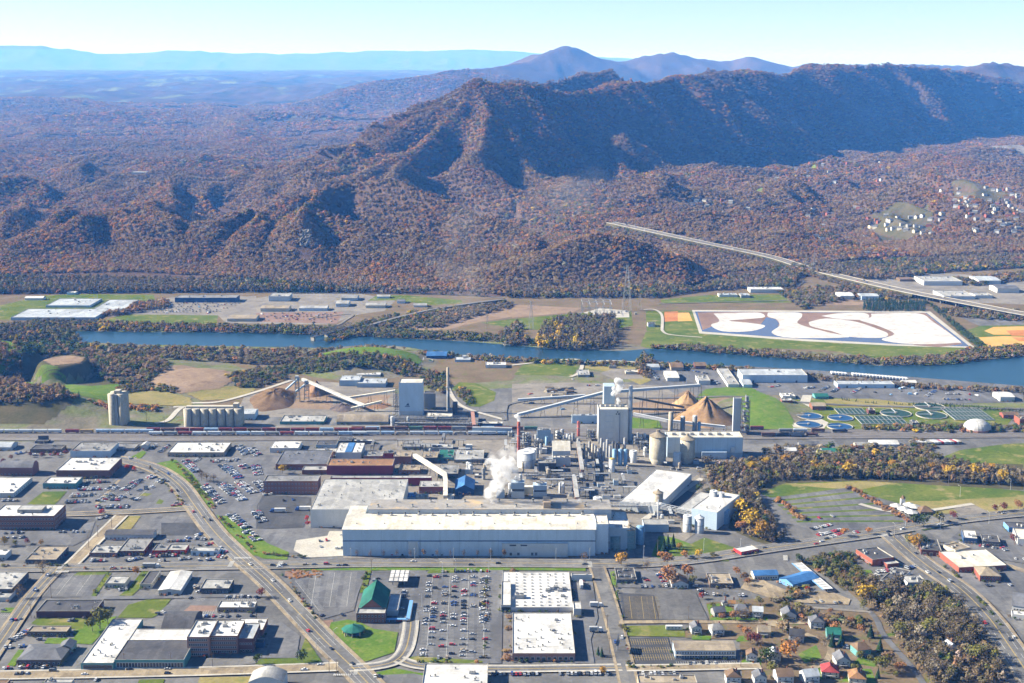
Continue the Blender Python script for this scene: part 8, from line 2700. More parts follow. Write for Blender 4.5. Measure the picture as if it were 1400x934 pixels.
NAMED = [('F', 30, 470, 9, 'wine', 'beside the diagonal avenue and bare planting bed'), ('F', 252, 820, 10, 'green', 'on the grass beside the diagonal avenue'), ('F', 10, 835, 9, 'green', 'next to the blue-walled store'), ('E', 742, 345, 8, 'orange', 'beside the narrow cream shop'),
   ('E', 545, 640, 17, 'olive', 'beside the white factory roof'), ('E', 505, 655, 13, 'olive', 'next to the white factory roof'), ('E', 590, 615, 13, 'olive', 'behind the white factory roof'), ('E', 235, 345, 15, 'grey', 'casting a long shadow on the lot by the boulevard'), ('E', 110, 475, 13, 'grey', 'at the corner block with the red sign'),
   ('A', 25, 745, 9, 'gold', 'beside the lot of the brick office block'), ('A', 226, 742, 6, 'amber', 'near the tan flat-roofed shop'), ('A', 85, 745, 6, 'olive', 'beside the yellow tree'), ('A', 150, 735, 6, 'wine', 'in the office lot'), ('A', 555, 578, 7, 'red', 'on the street corner beyond the office block'), ('A', 695, 332, 7, 'red', 'in the avenue bend'), ('A', 735, 342, 7, 'red', 'next to its twin in the avenue bend'),
   ('A', 232, 262, 7, 'wine', 'before the low brown shop'), ('A', 165, 260, 6, 'wine', 'near the low brown shop'), ('A', 300, 258, 7, 'rust', 'in front of the low brown shop'), ('A', 360, 255, 8, 'wine', 'beside the low grey-roofed warehouse'), ('A', 420, 258, 9, 'wine', 'before the low grey-roofed warehouse'), ('A', 60, 275, 6, 'rust', 'behind the arched brick warehouse'), ('A', 15, 300, 7, 'wine', 'next to the arched brick warehouse'),
   ('A', 1100, 390, 13, 'grey', 'on the green island in the works car park'), ('A', 1130, 395, 12, 'grey', 'at the middle of the green island'), ('A', 1165, 398, 11, 'grey', 'at the end of the green island'), ('A', 1040, 390, 6, 'olive', 'on the avenue verge'), ('A', 940, 290, 5, 'olive', 'at the top of the avenue verge'),
   ('B', 145, 352, 11, 'gold', 'beside the low brick works shop'), ('B', 285, 640, 6, 'red', 'at the white warehouse corner'), ('B', 278, 610, 6, 'red', 'beside the white warehouse corner'),
   ('G', 595, 295, 13, 'amber', 'at the side street by the mill gate'), ('G', 735, 318, 10, 'grey', 'on the boulevard pavement'), ('G', 850, 395, 17, 'rust', 'beside the brown-roofed house'), ('G', 845, 300, 14, 'rust', 'on the boulevard edge by the brown-roofed house'), ('G', 955, 370, 14, 'rust', 'behind the brown-roofed house'), ('G', 985, 400, 9, 'olive', 'next to the brown-roofed house'), ('G', 1225, 345, 8, 'rust', 'beside the tan-roofed diner'), ('G', 1285, 405, 8, 'rust', 'in the diner planting strip'), ('G', 1265, 375, 8, 'brown', 'in the middle of the diner planting strip'), ('G', 1035, 475, 6, 'red', 'at the lot corner by the lawn'), ('G', 395, 270, 9, 'brown', 'beside the mill crossing'),
   ('C', 812, 812, 7, 'orange', 'in the shady garden by the truck ramp'), ('C', 945, 815, 8, 'orange', 'on the bright lawn by the boulevard'), ('C', 1020, 812, 9, 'gold', 'on the bright lawn by the boulevard'), ('C', 912, 765, 7, 'amber', 'at the head of the bright lawn'), ('C', 850, 760, 14, 'pine', 'in the shady garden'), ('C', 830, 780, 13, 'pine', 'at the edge of the shady garden'), ('C', 880, 750, 13, 'pine', 'at the back of the shady garden'), ('C', 1095, 810, 6, 'olive', 'on the lawn edge'),
   ('C', 1250, 590, 19, 'gold', 'in the creek belt beside the blue tank'), ('C', 1300, 650, 20, 'gold', 'in the creek belt below the blue tank'), ('C', 1360, 710, 18, 'amber', 'in the creek belt above the boulevard'), ('C', 1235, 545, 14, 'gold', 'in the creek belt behind the blue tank'), ('C', 1020, 450, 9, 'green', 'beside the mill road'),
   ('D', 440, 365, 16, 'gold', 'standing out in the creek belt'), ('D', 685, 345, 14, 'amber', 'above the crowd in the creek belt'), ('D', 985, 375, 15, 'gold', 'in the creek belt behind the dry meadow'), ('D', 1130, 372, 15, 'gold', 'in the creek belt near the field corner'), ('D', 1275, 405, 16, 'gold', 'in the creek belt at the far field'), ('D', 885, 345, 12, 'amber', 'in the creek belt before the green field'), ('D', 1180, 380, 13, 'amber', 'in the creek belt before the field corner'),
   ('D', 805, 640, 13, 'green', 'at the boulevard below the brown shelter'), ('D', 850, 640, 13, 'green', 'beside the boulevard below the brown shelter'), ('D', 935, 620, 12, 'olive', 'on the boulevard verge'), ('D', 1010, 600, 9, 'wine', 'on the boulevard verge by the plaza'), ('D', 415, 695, 9, 'orange', 'in the terraced lot corner'), ('D', 550, 685, 8, 'orange', 'at the terraced lot entrance'), ('D', 1365, 545, 10, 'rust', 'by the plaza'), ('D', 1285, 555, 9, 'wine', 'beside the plaza'), ('D', 1240, 560, 8, 'wine', 'on the plaza'),
   ('H', 800, 205, 15, 'amber', 'at the fork beside the brick garage'), ('H', 770, 195, 12, 'olive', 'in front of the brick garage'), ('H', 850, 190, 11, 'green', 'next to the brick garage'), ('H', 535, 500, 18, 'gold', 'on the edge of the wooded bank'), ('H', 520, 535, 9, 'olive', 'beside the golden tree on the wooded bank'), ('H', 115, 810, 16, 'orange', 'rounded and full among the white houses'), ('H', 1230, 830, 12, 'olive', 'at the main road edge of the wooded bank'),
   ('H', 110, 650, 8, 'pine', 'behind the white house with dark roof'), ('H', 350, 740, 13, 'pine', 'beside the green-roofed house'), ('H', 400, 735, 12, 'pine', 'behind the white gabled house'), ('H', 560, 690, 12, 'pine', 'beside the teal-walled house'), ('H', 610, 760, 11, 'pine', 'next to the teal-walled house'), ('H', 650, 850, 14, 'brown', 'beside the winding path'), ('H', 620, 880, 14, 'olive', 'below the winding path'), ('H', 800, 600, 17, 'pale', 'ghostly in the wooded bank'),
   ('G', 1385, 840, 15, 'green', 'rounded beside the white two-storey house'), ('G', 1300, 720, 10, 'wine', 'above the white house by the motel lot'), ('G', 1340, 725, 9, 'wine', 'next to the cream bungalow'), ('G', 490, 790, 8, 'pine', 'in the bed beside the market loading court'), ('G', 470, 780, 7, 'pine', 'at the bed of the market loading court'), ('G', 495, 885, 6, 'amber', 'on the corner of the bottom street'), ('G', 1220, 600, 12, 'grey', 'beside the tan house with porch'), ('G', 1275, 590, 11, 'grey', 'between the tan and white houses'),
   ('H', 1340, 170, 9, 'wine', 'beside the white warehouse'), ('H', 215, 440, 6, 'red', 'on the tan forecourt')]
for R, x, y, h, key, where in NAMED:
 p = G(*zp(R, x, y))
 tree(p, h, key, where, .95, 'single trees of the town')
in_poly('C', [(960, 340), (1060, 300), (1397, 275), (1640, 270), (1640, 385), (1440, 395), (1330, 450), (1340, 520), (1440, 640), (1480, 720), (1400, 740), (1260, 690), (1190, 560), (1100, 470), (1010, 430)], 52, 9, 14, AUT, 'in the creek belt beside the mill', 7)
in_poly('D', [(230, 310), (500, 270), (900, 280), (1180, 330), (1460, 370), (1460, 430), (1000, 400), (500, 378), (230, 388)], 48, 9, 14, AUT, 'in the creek belt behind the meadow', 8)
in_poly('H', [(150, 275), (350, 228), (470, 245), (500, 330), (580, 370), (480, 450), (410, 430), (300, 340)], 22, 5, 9, [('olive', 4), ('brown', 3), ('green', 2), ('grey', 2)], 'along the creek by the blue-roofed shop', 5)
in_poly('H', [(440, 430), (600, 390), (760, 430), (960, 440), (1080, 560), (1180, 700), (1290, 930), (880, 930), (750, 780), (640, 640), (600, 540)], 70, 9, 15, [('dusk', 46), ('twig', 32), ('pale', 9), ('olive', 10)], 'in the wooded bank beside the main road', 5.5)
in_poly('H', [(0, 520), (230, 540), (560, 560), (640, 700), (800, 930), (0, 930)], 24, 5, 10, [('brown', 5), ('grey', 5), ('rust', 2), ('pine', 2), ('olive', 2)], 'between the white houses', 7)
in_poly('G', [(1060, 520), (1397, 490), (1397, 930), (1260, 930), (1240, 690), (1080, 620)], 10, 5, 9, [('brown', 5), ('grey', 5), ('rust', 2), ('olive', 2)], 'among the gardens behind the motel', 8)
print('trees', N_TREES[0])

# -- masses of trees: river banks, hills, far belts
MASS = []
def mass(pts, sp, h, mix, seed, R=None):
 poly = [tuple(G(*(zp(R, *p) if R else p)).xy) for p in pts]
 xs, ys = [p[0] for p in poly], [p[1] for p in poly]
 X, Y = np.meshgrid(np.arange(min(xs), max(xs), sp), np.arange(min(ys), max(ys), sp))
 x, y = X.ravel() + nrg.uniform(-.5, .5, X.size) * sp, Y.ravel() + nrg.uniform(-.5, .5, X.size) * sp
 k = inside(poly, x, y) & (nrg.random(len(x)) < .85)
 k &= np.array([not blocked(a, b) for a, b in zip(x, y)]) if k.any() else k
 x, y = x[k], y[k]
 T, K = tints(x, y, seed, mix)
 n = len(x)
 MASS.append((np.stack([x, y, land(x, y) - .3], 1), h * nrg.uniform(.65, 1.3, n), sp * nrg.uniform(1.1, 1.6, n), T, K))
def bank_trees():
 P = smooth_line(HWY_W, 14)
 X, Hh = [], []
 for i, p in enumerate(P[:-1]):
  d = (P[i + 1] - p).normalized()
  if p.x / p.y * FPX > 560:
   break
  for k in range(9):
   q = p + d * cr.uniform(0, (P[i + 1] - p).length) - Vector((-d.y, d.x, 0)) * cr.uniform(17, 48) * (1 if d.x > 0 else -1)
   z = Z(q.x, q.y)
   X.append((q.x, q.y, z))
   Hh.append(max(3.0, min(10, p.z - 1 - z)))
 X, Hh = np.array(X), np.array(Hh)
 T, K = tints(X[:, 0], X[:, 1], 3, BARE)
 MASS.append((X, Hh, np.full(len(X), 9.0), T, K))
BARE = [('dusk', 34), ('twig', 26), ('pale', 6), ('brown', 10), ('rust', 3), ('olive', 12), ('green', 8), ('gold', 1)]
MIXED = [('green', 16), ('pine', 8), ('olive', 20), ('dusk', 22), ('twig', 22), ('rust', 4), ('gold', 2)]
mass([(-150, 402), (-150, 382), (0, 380), (350, 386), (600, 402), (690, 407), (600, 403), (300, 398)], 7.5, 12, BARE, 5)
mass([(-150, 392), (0, 392), (200, 390), (420, 396), (420, 400), (-150, 403)], 6.5, 12, BARE, 6)
mass([(375, 398), (390, 391), (460, 393), (468, 401), (380, 402)], 6, 14, [('pine', 1)], 7)
mass([(690, 408), (700, 396), (950, 396), (1000, 380), (1100, 372), (1085, 395), (960, 398), (900, 408)], 7.5, 11, BARE, 8)
mass([(-150, 447), (0, 446), (60, 440), (300, 446), (480, 450), (640, 458), (760, 470), (850, 476), (640, 466), (350, 456), (60, 452)], 6.5, 8, MIXED, 9)   # north bank
mass([(880, 476), (960, 474), (1020, 480), (1200, 492), (1290, 488), (1330, 478), (1400, 474), (1400, 488), (1330, 494), (1290, 500), (1200, 500), (1000, 485)], 6, 7, BARE, 10)
mass([(732, 470), (745, 446), (780, 436), (840, 436), (846, 452), (842, 476), (790, 480), (740, 478)], 7, 13, [('dusk', 40), ('twig', 26), ('olive', 12), ('gold', 5)], 11)
mass([(680, 460), (712, 440), (714, 458), (730, 472), (690, 474)], 7, 10, BARE, 12)
mass([(180, 476), (350, 480), (440, 482), (430, 492), (400, 500), (330, 498), (250, 494), (160, 486), (110, 472)], 8.5, 9, BARE, 13)     # south bank
mass([(430, 480), (500, 478), (620, 484), (620, 490), (580, 488), (560, 480), (500, 474), (440, 484)], 6, 6, BARE, 14)
mass([(640, 488), (720, 492), (800, 497), (900, 497), (1000, 504), (1100, 514), (1200, 522), (1300, 531), (1420, 534), (1420, 540), (1300, 535), (1180, 527), (1060, 514), (960, 505), (800, 501), (640, 493)], 6, 6.5, BARE, 15)
mass([(868, 500), (880, 488), (892, 492), (888, 520), (872, 512)], 6, 10, BARE, 16)
mass([(-150, 470), (0, 452), (60, 450), (100, 456), (112, 470), (60, 468), (0, 468), (-150, 476)], 7, 11, MIXED, 17)
mass([(20, 486), (40, 468), (100, 470), (150, 486), (225, 500), (230, 512), (200, 528), (165, 528), (125, 518), (118, 490), (95, 484), (55, 490), (45, 508), (20, 505)], 7.5, 8, [('green', 30), ('pine', 14), ('olive', 14), ('brown', 22), ('grey', 16)], 18)
mass([(-150, 505), (0, 496), (30, 512), (32, 530), (60, 545), (95, 558), (118, 562), (60, 570), (-150, 572)], 6.5, 9, [('grey', 30), ('brown', 30), ('green', 8), ('rust', 6), ('pine', 6)], 19)
mass([(395, 500), (430, 496), (560, 500), (580, 508), (560, 516), (520, 510), (400, 512), (360, 508)], 6, 7, MIXED, 20)
mass([(580, 510), (612, 512), (612, 540), (590, 535), (575, 522)], 6, 7, MIXED, 21)
mass([(625, 530), (640, 535), (650, 550), (640, 556), (622, 540)], 5, 5, MIXED, 22)
mass([(310, 520), (352, 503), (390, 508), (392, 520), (350, 530), (325, 532)], 6, 6, MIXED, 23)
mass([(155, 536), (175, 527), (240, 534), (240, 540), (195, 536), (170, 541)], 5, 5, MIXED, 24)
mass([(180, 418), (230, 412), (235, 420), (160, 432), (120, 434)], 7, 9, [('rust', 2), ('grey', 3), ('brown', 3)], 25)
mass([(1180, 414), (1266, 413), (1266, 426), (1180, 426)], 6, 12, [('pine', 1)], 26)
mass([(1266, 414), (1276, 416), (1345, 474), (1334, 475)], 5, 5, [('green', 3), ('pine', 2)], 27)
mass([(1150, 545), (1190, 552), (1300, 553), (1400, 562), (1400, 565), (1290, 558), (1150, 548)], 4, 3.5, [('pine', 1)], 28)
mass([(1180, 586), (1300, 582), (1400, 583), (1400, 592), (1270, 592), (1180, 589)], 6, 6, MIXED, 29)
mass([(1030, 618), (1110, 612), (1250, 618), (1290, 628), (1200, 634), (1060, 630)], 8, 9, BARE, 30)
mass([(1250, 600), (1285, 612), (1260, 622), (1230, 615)], 6, 5, BARE, 31)
mass([(120, 562), (160, 560), (220, 558), (216, 564), (150, 568)], 5, 4.5, [('orange', 2), ('green', 1), ('rust', 3)], 32)
mass([(560, 428), (700, 415), (700, 420), (640, 436), (600, 448), (540, 450)], 7, 7, BARE, 33)
mass([(440, 470), (500, 440), (540, 432), (560, 440), (500, 458)], 7, 7, MIXED, 34)
mass([(1060, 400), (1115, 395), (1160, 392), (1200, 402), (1220, 412), (1160, 410), (1110, 420), (1098, 424)], 8, 8, BARE, 35)
mass([(1280, 425), (1400, 428), (1400, 440), (1310, 435)], 8, 9, BARE, 36)
mass([(240, 632), (262, 652), (292, 690), (299, 697), (296, 698), (280, 684), (256, 655)], 3.5, 2.0, [('green', 2), ('olive', 2), ('brown', 1)], 37)
mass([(395, 780), (440, 780), (440, 790), (392, 792)], 3, 1.5, [('rust', 2), ('brown', 1)], 38)
mass([(690, 905), (700, 780), (702, 780), (692, 905)], 5, 3, [('brown', 1)], 39)
DENSE = [('dusk', 36), ('twig', 34), ('pale', 5), ('brown', 8), ('olive', 10), ('green', 4), ('rust', 2), ('gold', 2)]
mass([(960, 645), (1020, 634), (1110, 630), (1110, 656), (1060, 658), (1034, 674), (1040, 690), (1062, 722), (1072, 742), (1050, 744), (1016, 732), (998, 700), (975, 678)], 5.2, 9, DENSE, 41)
mass([(1105, 632), (1180, 626), (1280, 630), (1350, 642), (1420, 650), (1420, 668), (1300, 661), (1180, 655), (1105, 657)], 5.2, 9.5, DENSE, 42)
mass([(1160, 808), (1200, 797), (1240, 808), (1290, 810), (1320, 840), (1345, 876), (1372, 936), (1272, 936), (1240, 895), (1212, 860), (1200, 835)], 4.4, 8, DENSE[:6], 43)
mass([(1090, 768), (1136, 757), (1166, 762), (1174, 782), (1192, 792), (1168, 812), (1152, 806), (1124, 786)], 4.5, 5, MIXED, 44)
mass([(985, 375), (1100, 364), (1250, 356), (1420, 348), (1420, 366), (1300, 372), (1200, 384), (1120, 376), (1040, 372)], 8, 10, BARE, 45)
mass([(1300, 384), (1420, 372), (1420, 382), (1330, 392)], 8, 9, BARE, 46)
mass([(1056, 835), (1100, 830), (1120, 842), (1190, 850), (1186, 862), (1120, 855), (1070, 850)], 5, 5, BARE, 47)
mass([(1096, 800), (1112, 812), (1096, 822), (1060, 830), (1050, 820)], 5, 5, BARE, 48)
for cx0, cy0, cx1, cy1 in ((1155, 668, 1245, 715), (1055, 683, 1100, 712)):
 mass([(cx0, cy0 - 1), (cx0 + 10, cy0 - 1), (cx1 + 5, cy1), (cx1 - 6, cy1)], 4.5, 4, [('rust', 1), ('brown', 1)], 40)
bank_trees()
def shrubs():
 X, S_ = [], []
 for bx, by, rz, w, d in USED:
  if by > 1750 or w < 6:
   continue
  for k in range(int(4 + (w + d) / 9)):
   u, v = (cr.uniform(0, w), -cr.uniform(1.2, 2.5)) if cr.random() < .6 else (cr.choice((-1.8, w + 1.8)), cr.uniform(0, d))
   X.append((bx + u * math.cos(rz) - v * math.sin(rz), by + u * math.sin(rz) + v * math.cos(rz), 0.3))
   S_.append(cr.uniform(.9, 2.6))
 for R, a, b, n in (('A', (800, 300), (1000, 520), 26), ('A', (1190, 580), (1390, 780), 26), ('F', (150, 350), (330, 590), 22), ('F', (1255, 340), (1245, 800), 18), ('F', (870, 828), (1240, 830), 16), ('F', (600, 330), (570, 440), 10), ('E', (500, 465), (590, 340), 9), ('E', (0, 300), (380, 297), 14), ('E', (440, 318), (860, 315), 14), ('G', (560, 330), (600, 590), 12), ('G', (600, 630), (640, 840), 12), ('H', (1140, 470), (1260, 620), 16), ('H', (960, 300), (1050, 370), 14), ('B', (40, 790), (270, 812), 30), ('G', (640, 852), (940, 850), 14)):
  A, B = G(*zp(R, *a)), G(*zp(R, *b))
  for k in range(n):
   p = A + (B - A) * cr.random()
   X.append((p.x + cr.uniform(-1.5, 1.5), p.y + cr.uniform(-1.5, 1.5), .3))
   S_.append(cr.uniform(1.0, 3.4))
 X, S_ = np.array(X), np.array(S_)
 T, K = tints(X[:, 0] * 9, X[:, 1] * 9, 3, [('green', 30), ('pine', 10), ('olive', 20), ('twig', 20), ('rust', 10), ('wine', 6)])
 scatter('garden_shrubs', X, S_, S_ * 1.25, T, K, 'low garden shrubs along shop walls, verges and lot edges', 'shrubs')
PAL['wine'] = (0.17, 0.05, 0.045)
shrubs()
scatter('riverside_woods', np.concatenate([m[0] for m in MASS]), np.concatenate([m[1] for m in MASS]), np.concatenate([m[2] for m in MASS]), np.concatenate([m[3] for m in MASS]), np.concatenate([m[4] for m in MASS]),
  'leafless woods and scrub lining the river banks and hill sides', 'woods')

# -- far hillside estate
hr = random.Random(3)
EST = [(1190 + (k % 9) * 10 + hr.uniform(-5, 5), 301 + (k // 9) * 8 + hr.uniform(-4, 4)) for k in range(27)] + [(1185 + k * 6, 345 + hr.uniform(-4, 6)) for k in range(10)] + \
  [(1055 + hr.uniform(0, 170), 222 + hr.uniform(0, 28)) for k in range(18)] + [(1285 + hr.uniform(0, 115), 258 + hr.uniform(0, 62)) for k in range(60)] + [(1100 + hr.uniform(0, 90), 285 + hr.uniform(0, 50)) for k in range(14)] + [(935 + hr.uniform(0, 90), 270 + hr.uniform(0, 20)) for k in range(8)] + [(50 + hr.uniform(0, 60), 205 + hr.uniform(0, 12)) for k in range(6)]
gb = MB()
for sx in (0,):
 gb.box(-6, 6, -4.5, 4.5, -3, 4.2, 0)
 gb.face([(-6.5, -5, 4.1), (6.5, -5, 4.1), (6.5, 0, 7), (-6.5, 0, 7)], 1)
 gb.face([(6.5, 5, 4.1), (-6.5, 5, 4.1), (-6.5, 0, 7), (6.5, 0, 7)], 1)
 gb.face([(6, -4.5, 4.2), (6, 4.5, 4.2), (6, 0, 6.9)], 0)
 gb.face([(-6, 4.5, 4.2), (-6, -4.5, 4.2), (-6, 0, 6.9)], 0)
FARH = {(w_, r_): make_mesh('far_house', gb.v, gb.f, [wallm(w_), roofm(r_)], gb.i) for w_, r_ in (('cream', 'slate'), ('grey', 'grey'), ('white', 'slate'), ('redbrick', 'brown'))}
for k, (px, py) in enumerate(EST):
 p = hit(px, py)
 w_, r_ = hr.choice(list(FARH))
 o = bpy.data.objects.new('far_house', FARH[(w_, r_)])
 COL.objects.link(o)
 o.location = p
 s = 1.05
 o.scale = (s, s, s)
 o.rotation_euler = (0, 0, hr.uniform(-.6, .6))
 place = 'the estate on the wooded knoll' if py > 295 and px < 1270 else 'the valley foot hamlet' if py < 255 and px > 1000 else 'the eastern hillside suburb' if px > 1270 else 'the clearing in the mountain forest' if px > 900 else 'the western plain'
 tag(o, 'small %s house with %s roof in %s' % (dict(redbrick='brick').get(w_, w_), r_, place), 'house', 'houses in ' + place)
 CLEAR.append([(p.x - 11, p.y - 16), (p.x + 11, p.y - 16), (p.x + 11, p.y + 9), (p.x - 11, p.y + 9)])
p = hit(190, 241)
t = thing('long_white_hall', 'lone long white hall in the forested western plain', 'building', (p.x - 28, p.y, p.z))
flat_block(t, 0, 56, 0, 30, 12, wallm('white'), roofm('white'), z0=-6)
CLEAR.append([(p.x - 40, p.y - 60), (p.x + 40, p.y - 60), (p.x + 40, p.y + 40), (p.x - 40, p.y + 40)])
def rock_face():
 p = hit(418, 332)
 r = random.Random(8)
 V, F = [], []
 n, m = 9, 12
 for j in range(m + 1):
  for i in range(n + 1):
   V.append((-22 + 44 * i / n + r.uniform(-2, 2), -6 + j * 1.6 + r.uniform(-2.5, 2.5), -8 + j * 4.6 + r.uniform(-1, 1)))
 for j in range(m):
  for i in range(n):
   a = j * (n + 1) + i
   F.append((a, a + 1, a + n + 2, a + n + 1))
 o = mesh_obj('rock_face', V, F, mottled('grey_rock', (0.13, 0.115, 0.095), (0.22, 0.20, 0.17), 0.06, 0.4, 1.0, (0.09, 0.075, 0.06)))
 o.location = (p.x, p.y - 4, p.z)
 o.scale = (.55, 1, .6)
 tag(o, 'pale grey rock face on the wooded spur', 'rock')
 CLEAR.append([(p.x - 16, p.y - 40), (p.x + 16, p.y - 40), (p.x + 14, p.y + 10), (p.x - 14, p.y + 10)])
rock_face()

# -- lamps, poles, signs
def lamp_meshes():
 a = MB().cyl(0, 0, -.2, 9.5, .16, .09, n=6)
 b = MB()
 b.bar((0, 0, 9.4), (2.2, 0, 9.9), .07)
 c = MB().box(1.8, 2.8, -.18, .18, 9.8, 10.05, bottom=True)
 return [make_mesh('pole', a.v, a.f, [M_GALV], a.i), make_mesh('arm', b.v, b.f, [M_GALV], b.i), make_mesh('lamp_head', c.v, c.f, [M_UNIT], c.i)]
LM = lamp_meshes()
def lamp(p, rz, where):
 t = thing('street_lamp', 'tall grey street lamp ' + where, 'street lamp', p, rz, 'street lamps ' + where)
 for n, m in zip(('pole', 'arm', 'lamp_head'), LM):
  share(n, m, t, (0, 0, 0), (1.25, 1.25, 1.25))
for x in (-60, 480, 567, 620, 671, 760, 806, 880, 962, 1012):
 lamp(G(x, 766.5 if x < 870 else 763 if x < 950 else 753), -math.pi / 2, 'on the mill side of the boulevard')
for x, y in ((1020, 350), (1090, 335), (1270, 340), (1082, 560), (1045, 690), (1258, 560), (1246, 700), (905, 520), (880, 620), (1190, 470), (960, 700)):
 lamp(G(*zp('F', x, y)), rng.uniform(0, 6), 'in the big market car park')
for x, y in ((230, 640), (330, 780), (130, 520), (425, 720)):
 lamp(G(*zp('F', x, y)), 0.7, 'along the diagonal avenue')
for x, y in ((985, 520), (930, 420), (760, 330), (1130, 620), (700, 560), (610, 640)):
 lamp(G(*zp('A', x, y)), 0.7, 'around the western car park')
for x, y in ((690, 690), (750, 640), (940, 650), (1205, 625), (500, 370), (1047, 480), (1322, 440)):
 lamp(G(*zp('D', x, y)), 2.0, 'beside the eastern boulevard')
def pole_mesh():
 a = MB().cyl(0, 0, -.3, 11.5, .2, .13, n=6)
 b = MB()
 b.bar((-1.4, 0, 10.6), (1.4, 0, 10.6), .1)
 b.bar((-1.1, 0, 9.6), (1.1, 0, 9.6), .09)
 for x in (-1.3, -.6, .6, 1.3):
  b.cyl(x, 0, 10.65, 10.95, .07, n=5)
 return make_mesh('pole', a.v, a.f, [M_WOODP], a.i), make_mesh('crossarm', b.v, b.f, [M_WOODP], b.i)
PMs = pole_mesh()
for R, x, y, where in [('E', 280, 470, 'by the western side street'), ('E', 170, 580, 'by the western side street'), ('E', 935, 850, 'before the teal factory'), ('E', 1160, 850, 'before the brick mill'), ('E', 680, 855, 'before the teal factory'), ('A', 610, 650, 'on the tan side street'), ('A', 485, 760, 'on the tan side street'), ('A', 535, 700, 'on the tan side street'), ('G', 530, 770, 'on the street by the market'), ('G', 520, 640, 'on the street by the market'), ('G', 800, 590, 'beside the dark asphalt lot'), ('G', 963, 590, 'beside the dark asphalt lot'), ('G', 1248, 850, 'beside the motel lot'),
      ('A', 800, 790, 'among the repair yard cars'), ('F', 400, 880, 'at the avenue crossroads'), ('F', 440, 890, 'at the avenue crossroads'), ('F', 630, 330, 'beside the fuel canopy'), ('H', 1165, 660, 'along the main road'), ('H', 1060, 540, 'along the main road'), ('H', 690, 150, 'at the road fork'), ('H', 310, 340, 'along the creek'), ('I', 800, 790, 'beside the grain tower'), ('I', 898, 810, 'before the silo battery'), ('L', 600, 850, 'beside the railway'), ('D', 350, 385, 'behind the meadow'), ('D', 655, 392, 'behind the meadow'), ('D', 985, 415, 'behind the meadow'), ('C', 530, 790, 'at the mill gate'), ('C', 795, 780, 'at the truck ramp')]:
 t = thing('utility_pole', 'wooden utility pole ' + where, 'pole', G(*zp(R, x, y)), rng.uniform(-.5, .5), 'utility poles ' + where)
 share('pole', PMs[0], t, (0, 0, 0), (1.3, 1.3, 1.1))
 share('crossarm', PMs[1], t, (0, 0, 0), (1.3, 1.3, 1.1))
def billboard(R, x, y, rz, lab, c1, h=9):
 t = thing('billboard', lab, 'billboard', G(*zp(R, x, y)), rz)
 MB().cyl(0, 0, -.3, h - 2, .45, n=8).build('post', M_STEEL, t)
 MB().box(-6, 6, -.3, .3, h - 2, h + 2.5, bottom=True).build('board', wallm(c1), t)
 MB().box(-6.2, 6.2, -1.2, -.35, h - 2.5, h - 2.2, bottom=True).build('catwalk', M_STEEL, t)
billboard('G', 575, 760, 1.4, 'edge-on billboard beside the side street by the market', 'dark')
billboard('A', 240, 190, 0.1, 'dark billboard back beside the railway', 'dark', 8)
for k in range(12):      # young street trees along the foot of the mill wall
 x = 488 + k * 18.3
 tree(G(x, 763.5), 9, 'brown', 'at the foot of the long mill hall', .45)
fb = MB()
A_, B_ = G(395, 768.3), G(800, 763.8)
for k in range(110):
 p = A_ + (B_ - A_) * k / 110
 fb.bar((p.x, p.y, 0), (p.x, p.y, 2.0), .07)
fb.bar(A_ + Vector((0, 0, 1.9)), B_ + Vector((0, 0, 1.9)), .07)
fb.bar(A_ + Vector((0, 0, .8)), B_ + Vector((0, 0, .8)), .06)
o = bpy.data.objects.new('iron_fence', make_mesh('iron_fence', fb.v, fb.f, [M_DARKST], fb.i))
COL.objects.link(o)
tag(o, 'black iron fence between the mill hall and boulevard', 'fence')
# rubbish-strewn scrap rows in the far yards
for k in range(46):
 R, x0, x1, y0, y1 = hr.choice((('J', 20, 450, 190, 245), ('K', 20, 330, 580, 730), ('J', 1100, 1230, 420, 440), ('I', 760, 1180, 130, 195), ('L', 940, 1200, 600, 670), ('L', 640, 860, 600, 640)))
 p = G(*zp(R, hr.uniform(x0, x1), hr.uniform(y0, y1)))
 if blocked(p.x, p.y):
  continue
 b = MB()
 w, d, h = hr.uniform(3, 8), hr.uniform(2, 5), hr.uniform(1.2, 3)
 b.box(-w / 2, w / 2, -d / 2, d / 2, -.2, h * .7)
 b.box(-w * .3, w * .35, -d * .3, d * .3, h * .7, h)
 c = hr.choice((('rusty', M_REDST), ('white', M_WHITET), ('grey', M_STEEL), ('dark', M_DARKST), ('blue', M_BLUET)))
 where = dict(J='in the scrapyard across the river', K='in the log yard', I='in the far vehicle park', L='in the river depot yard')[R]
 o = b.build('storage_container', c[1])
 o.location = p
 o.rotation_euler = (0, 0, hr.uniform(0, 3.1))
 tag(o, '%s steel storage container lying %s' % (c[0], where), 'container', 'containers ' + where)
for k in range(14):
 p = G(*zp('K', hr.uniform(180, 320), hr.uniform(605, 650)))
 t = thing('log_stack', 'stack of pale cut logs in the log yard', 'log stack', p, hr.uniform(-.3, .9), 'log stacks')
 for j in range(3):
  q = MB()
  for i in range(5 - j):
   q.bar((-6, -3 + i * 1.3 + j * .6, .6 + j * 1.1), (6, -3 + i * 1.3 + j * .6, .6 + j * 1.1), .62, 7)
  q.build('log_layer', hr.choice((M_SILO, M_WOODP, M_TANT)), t)

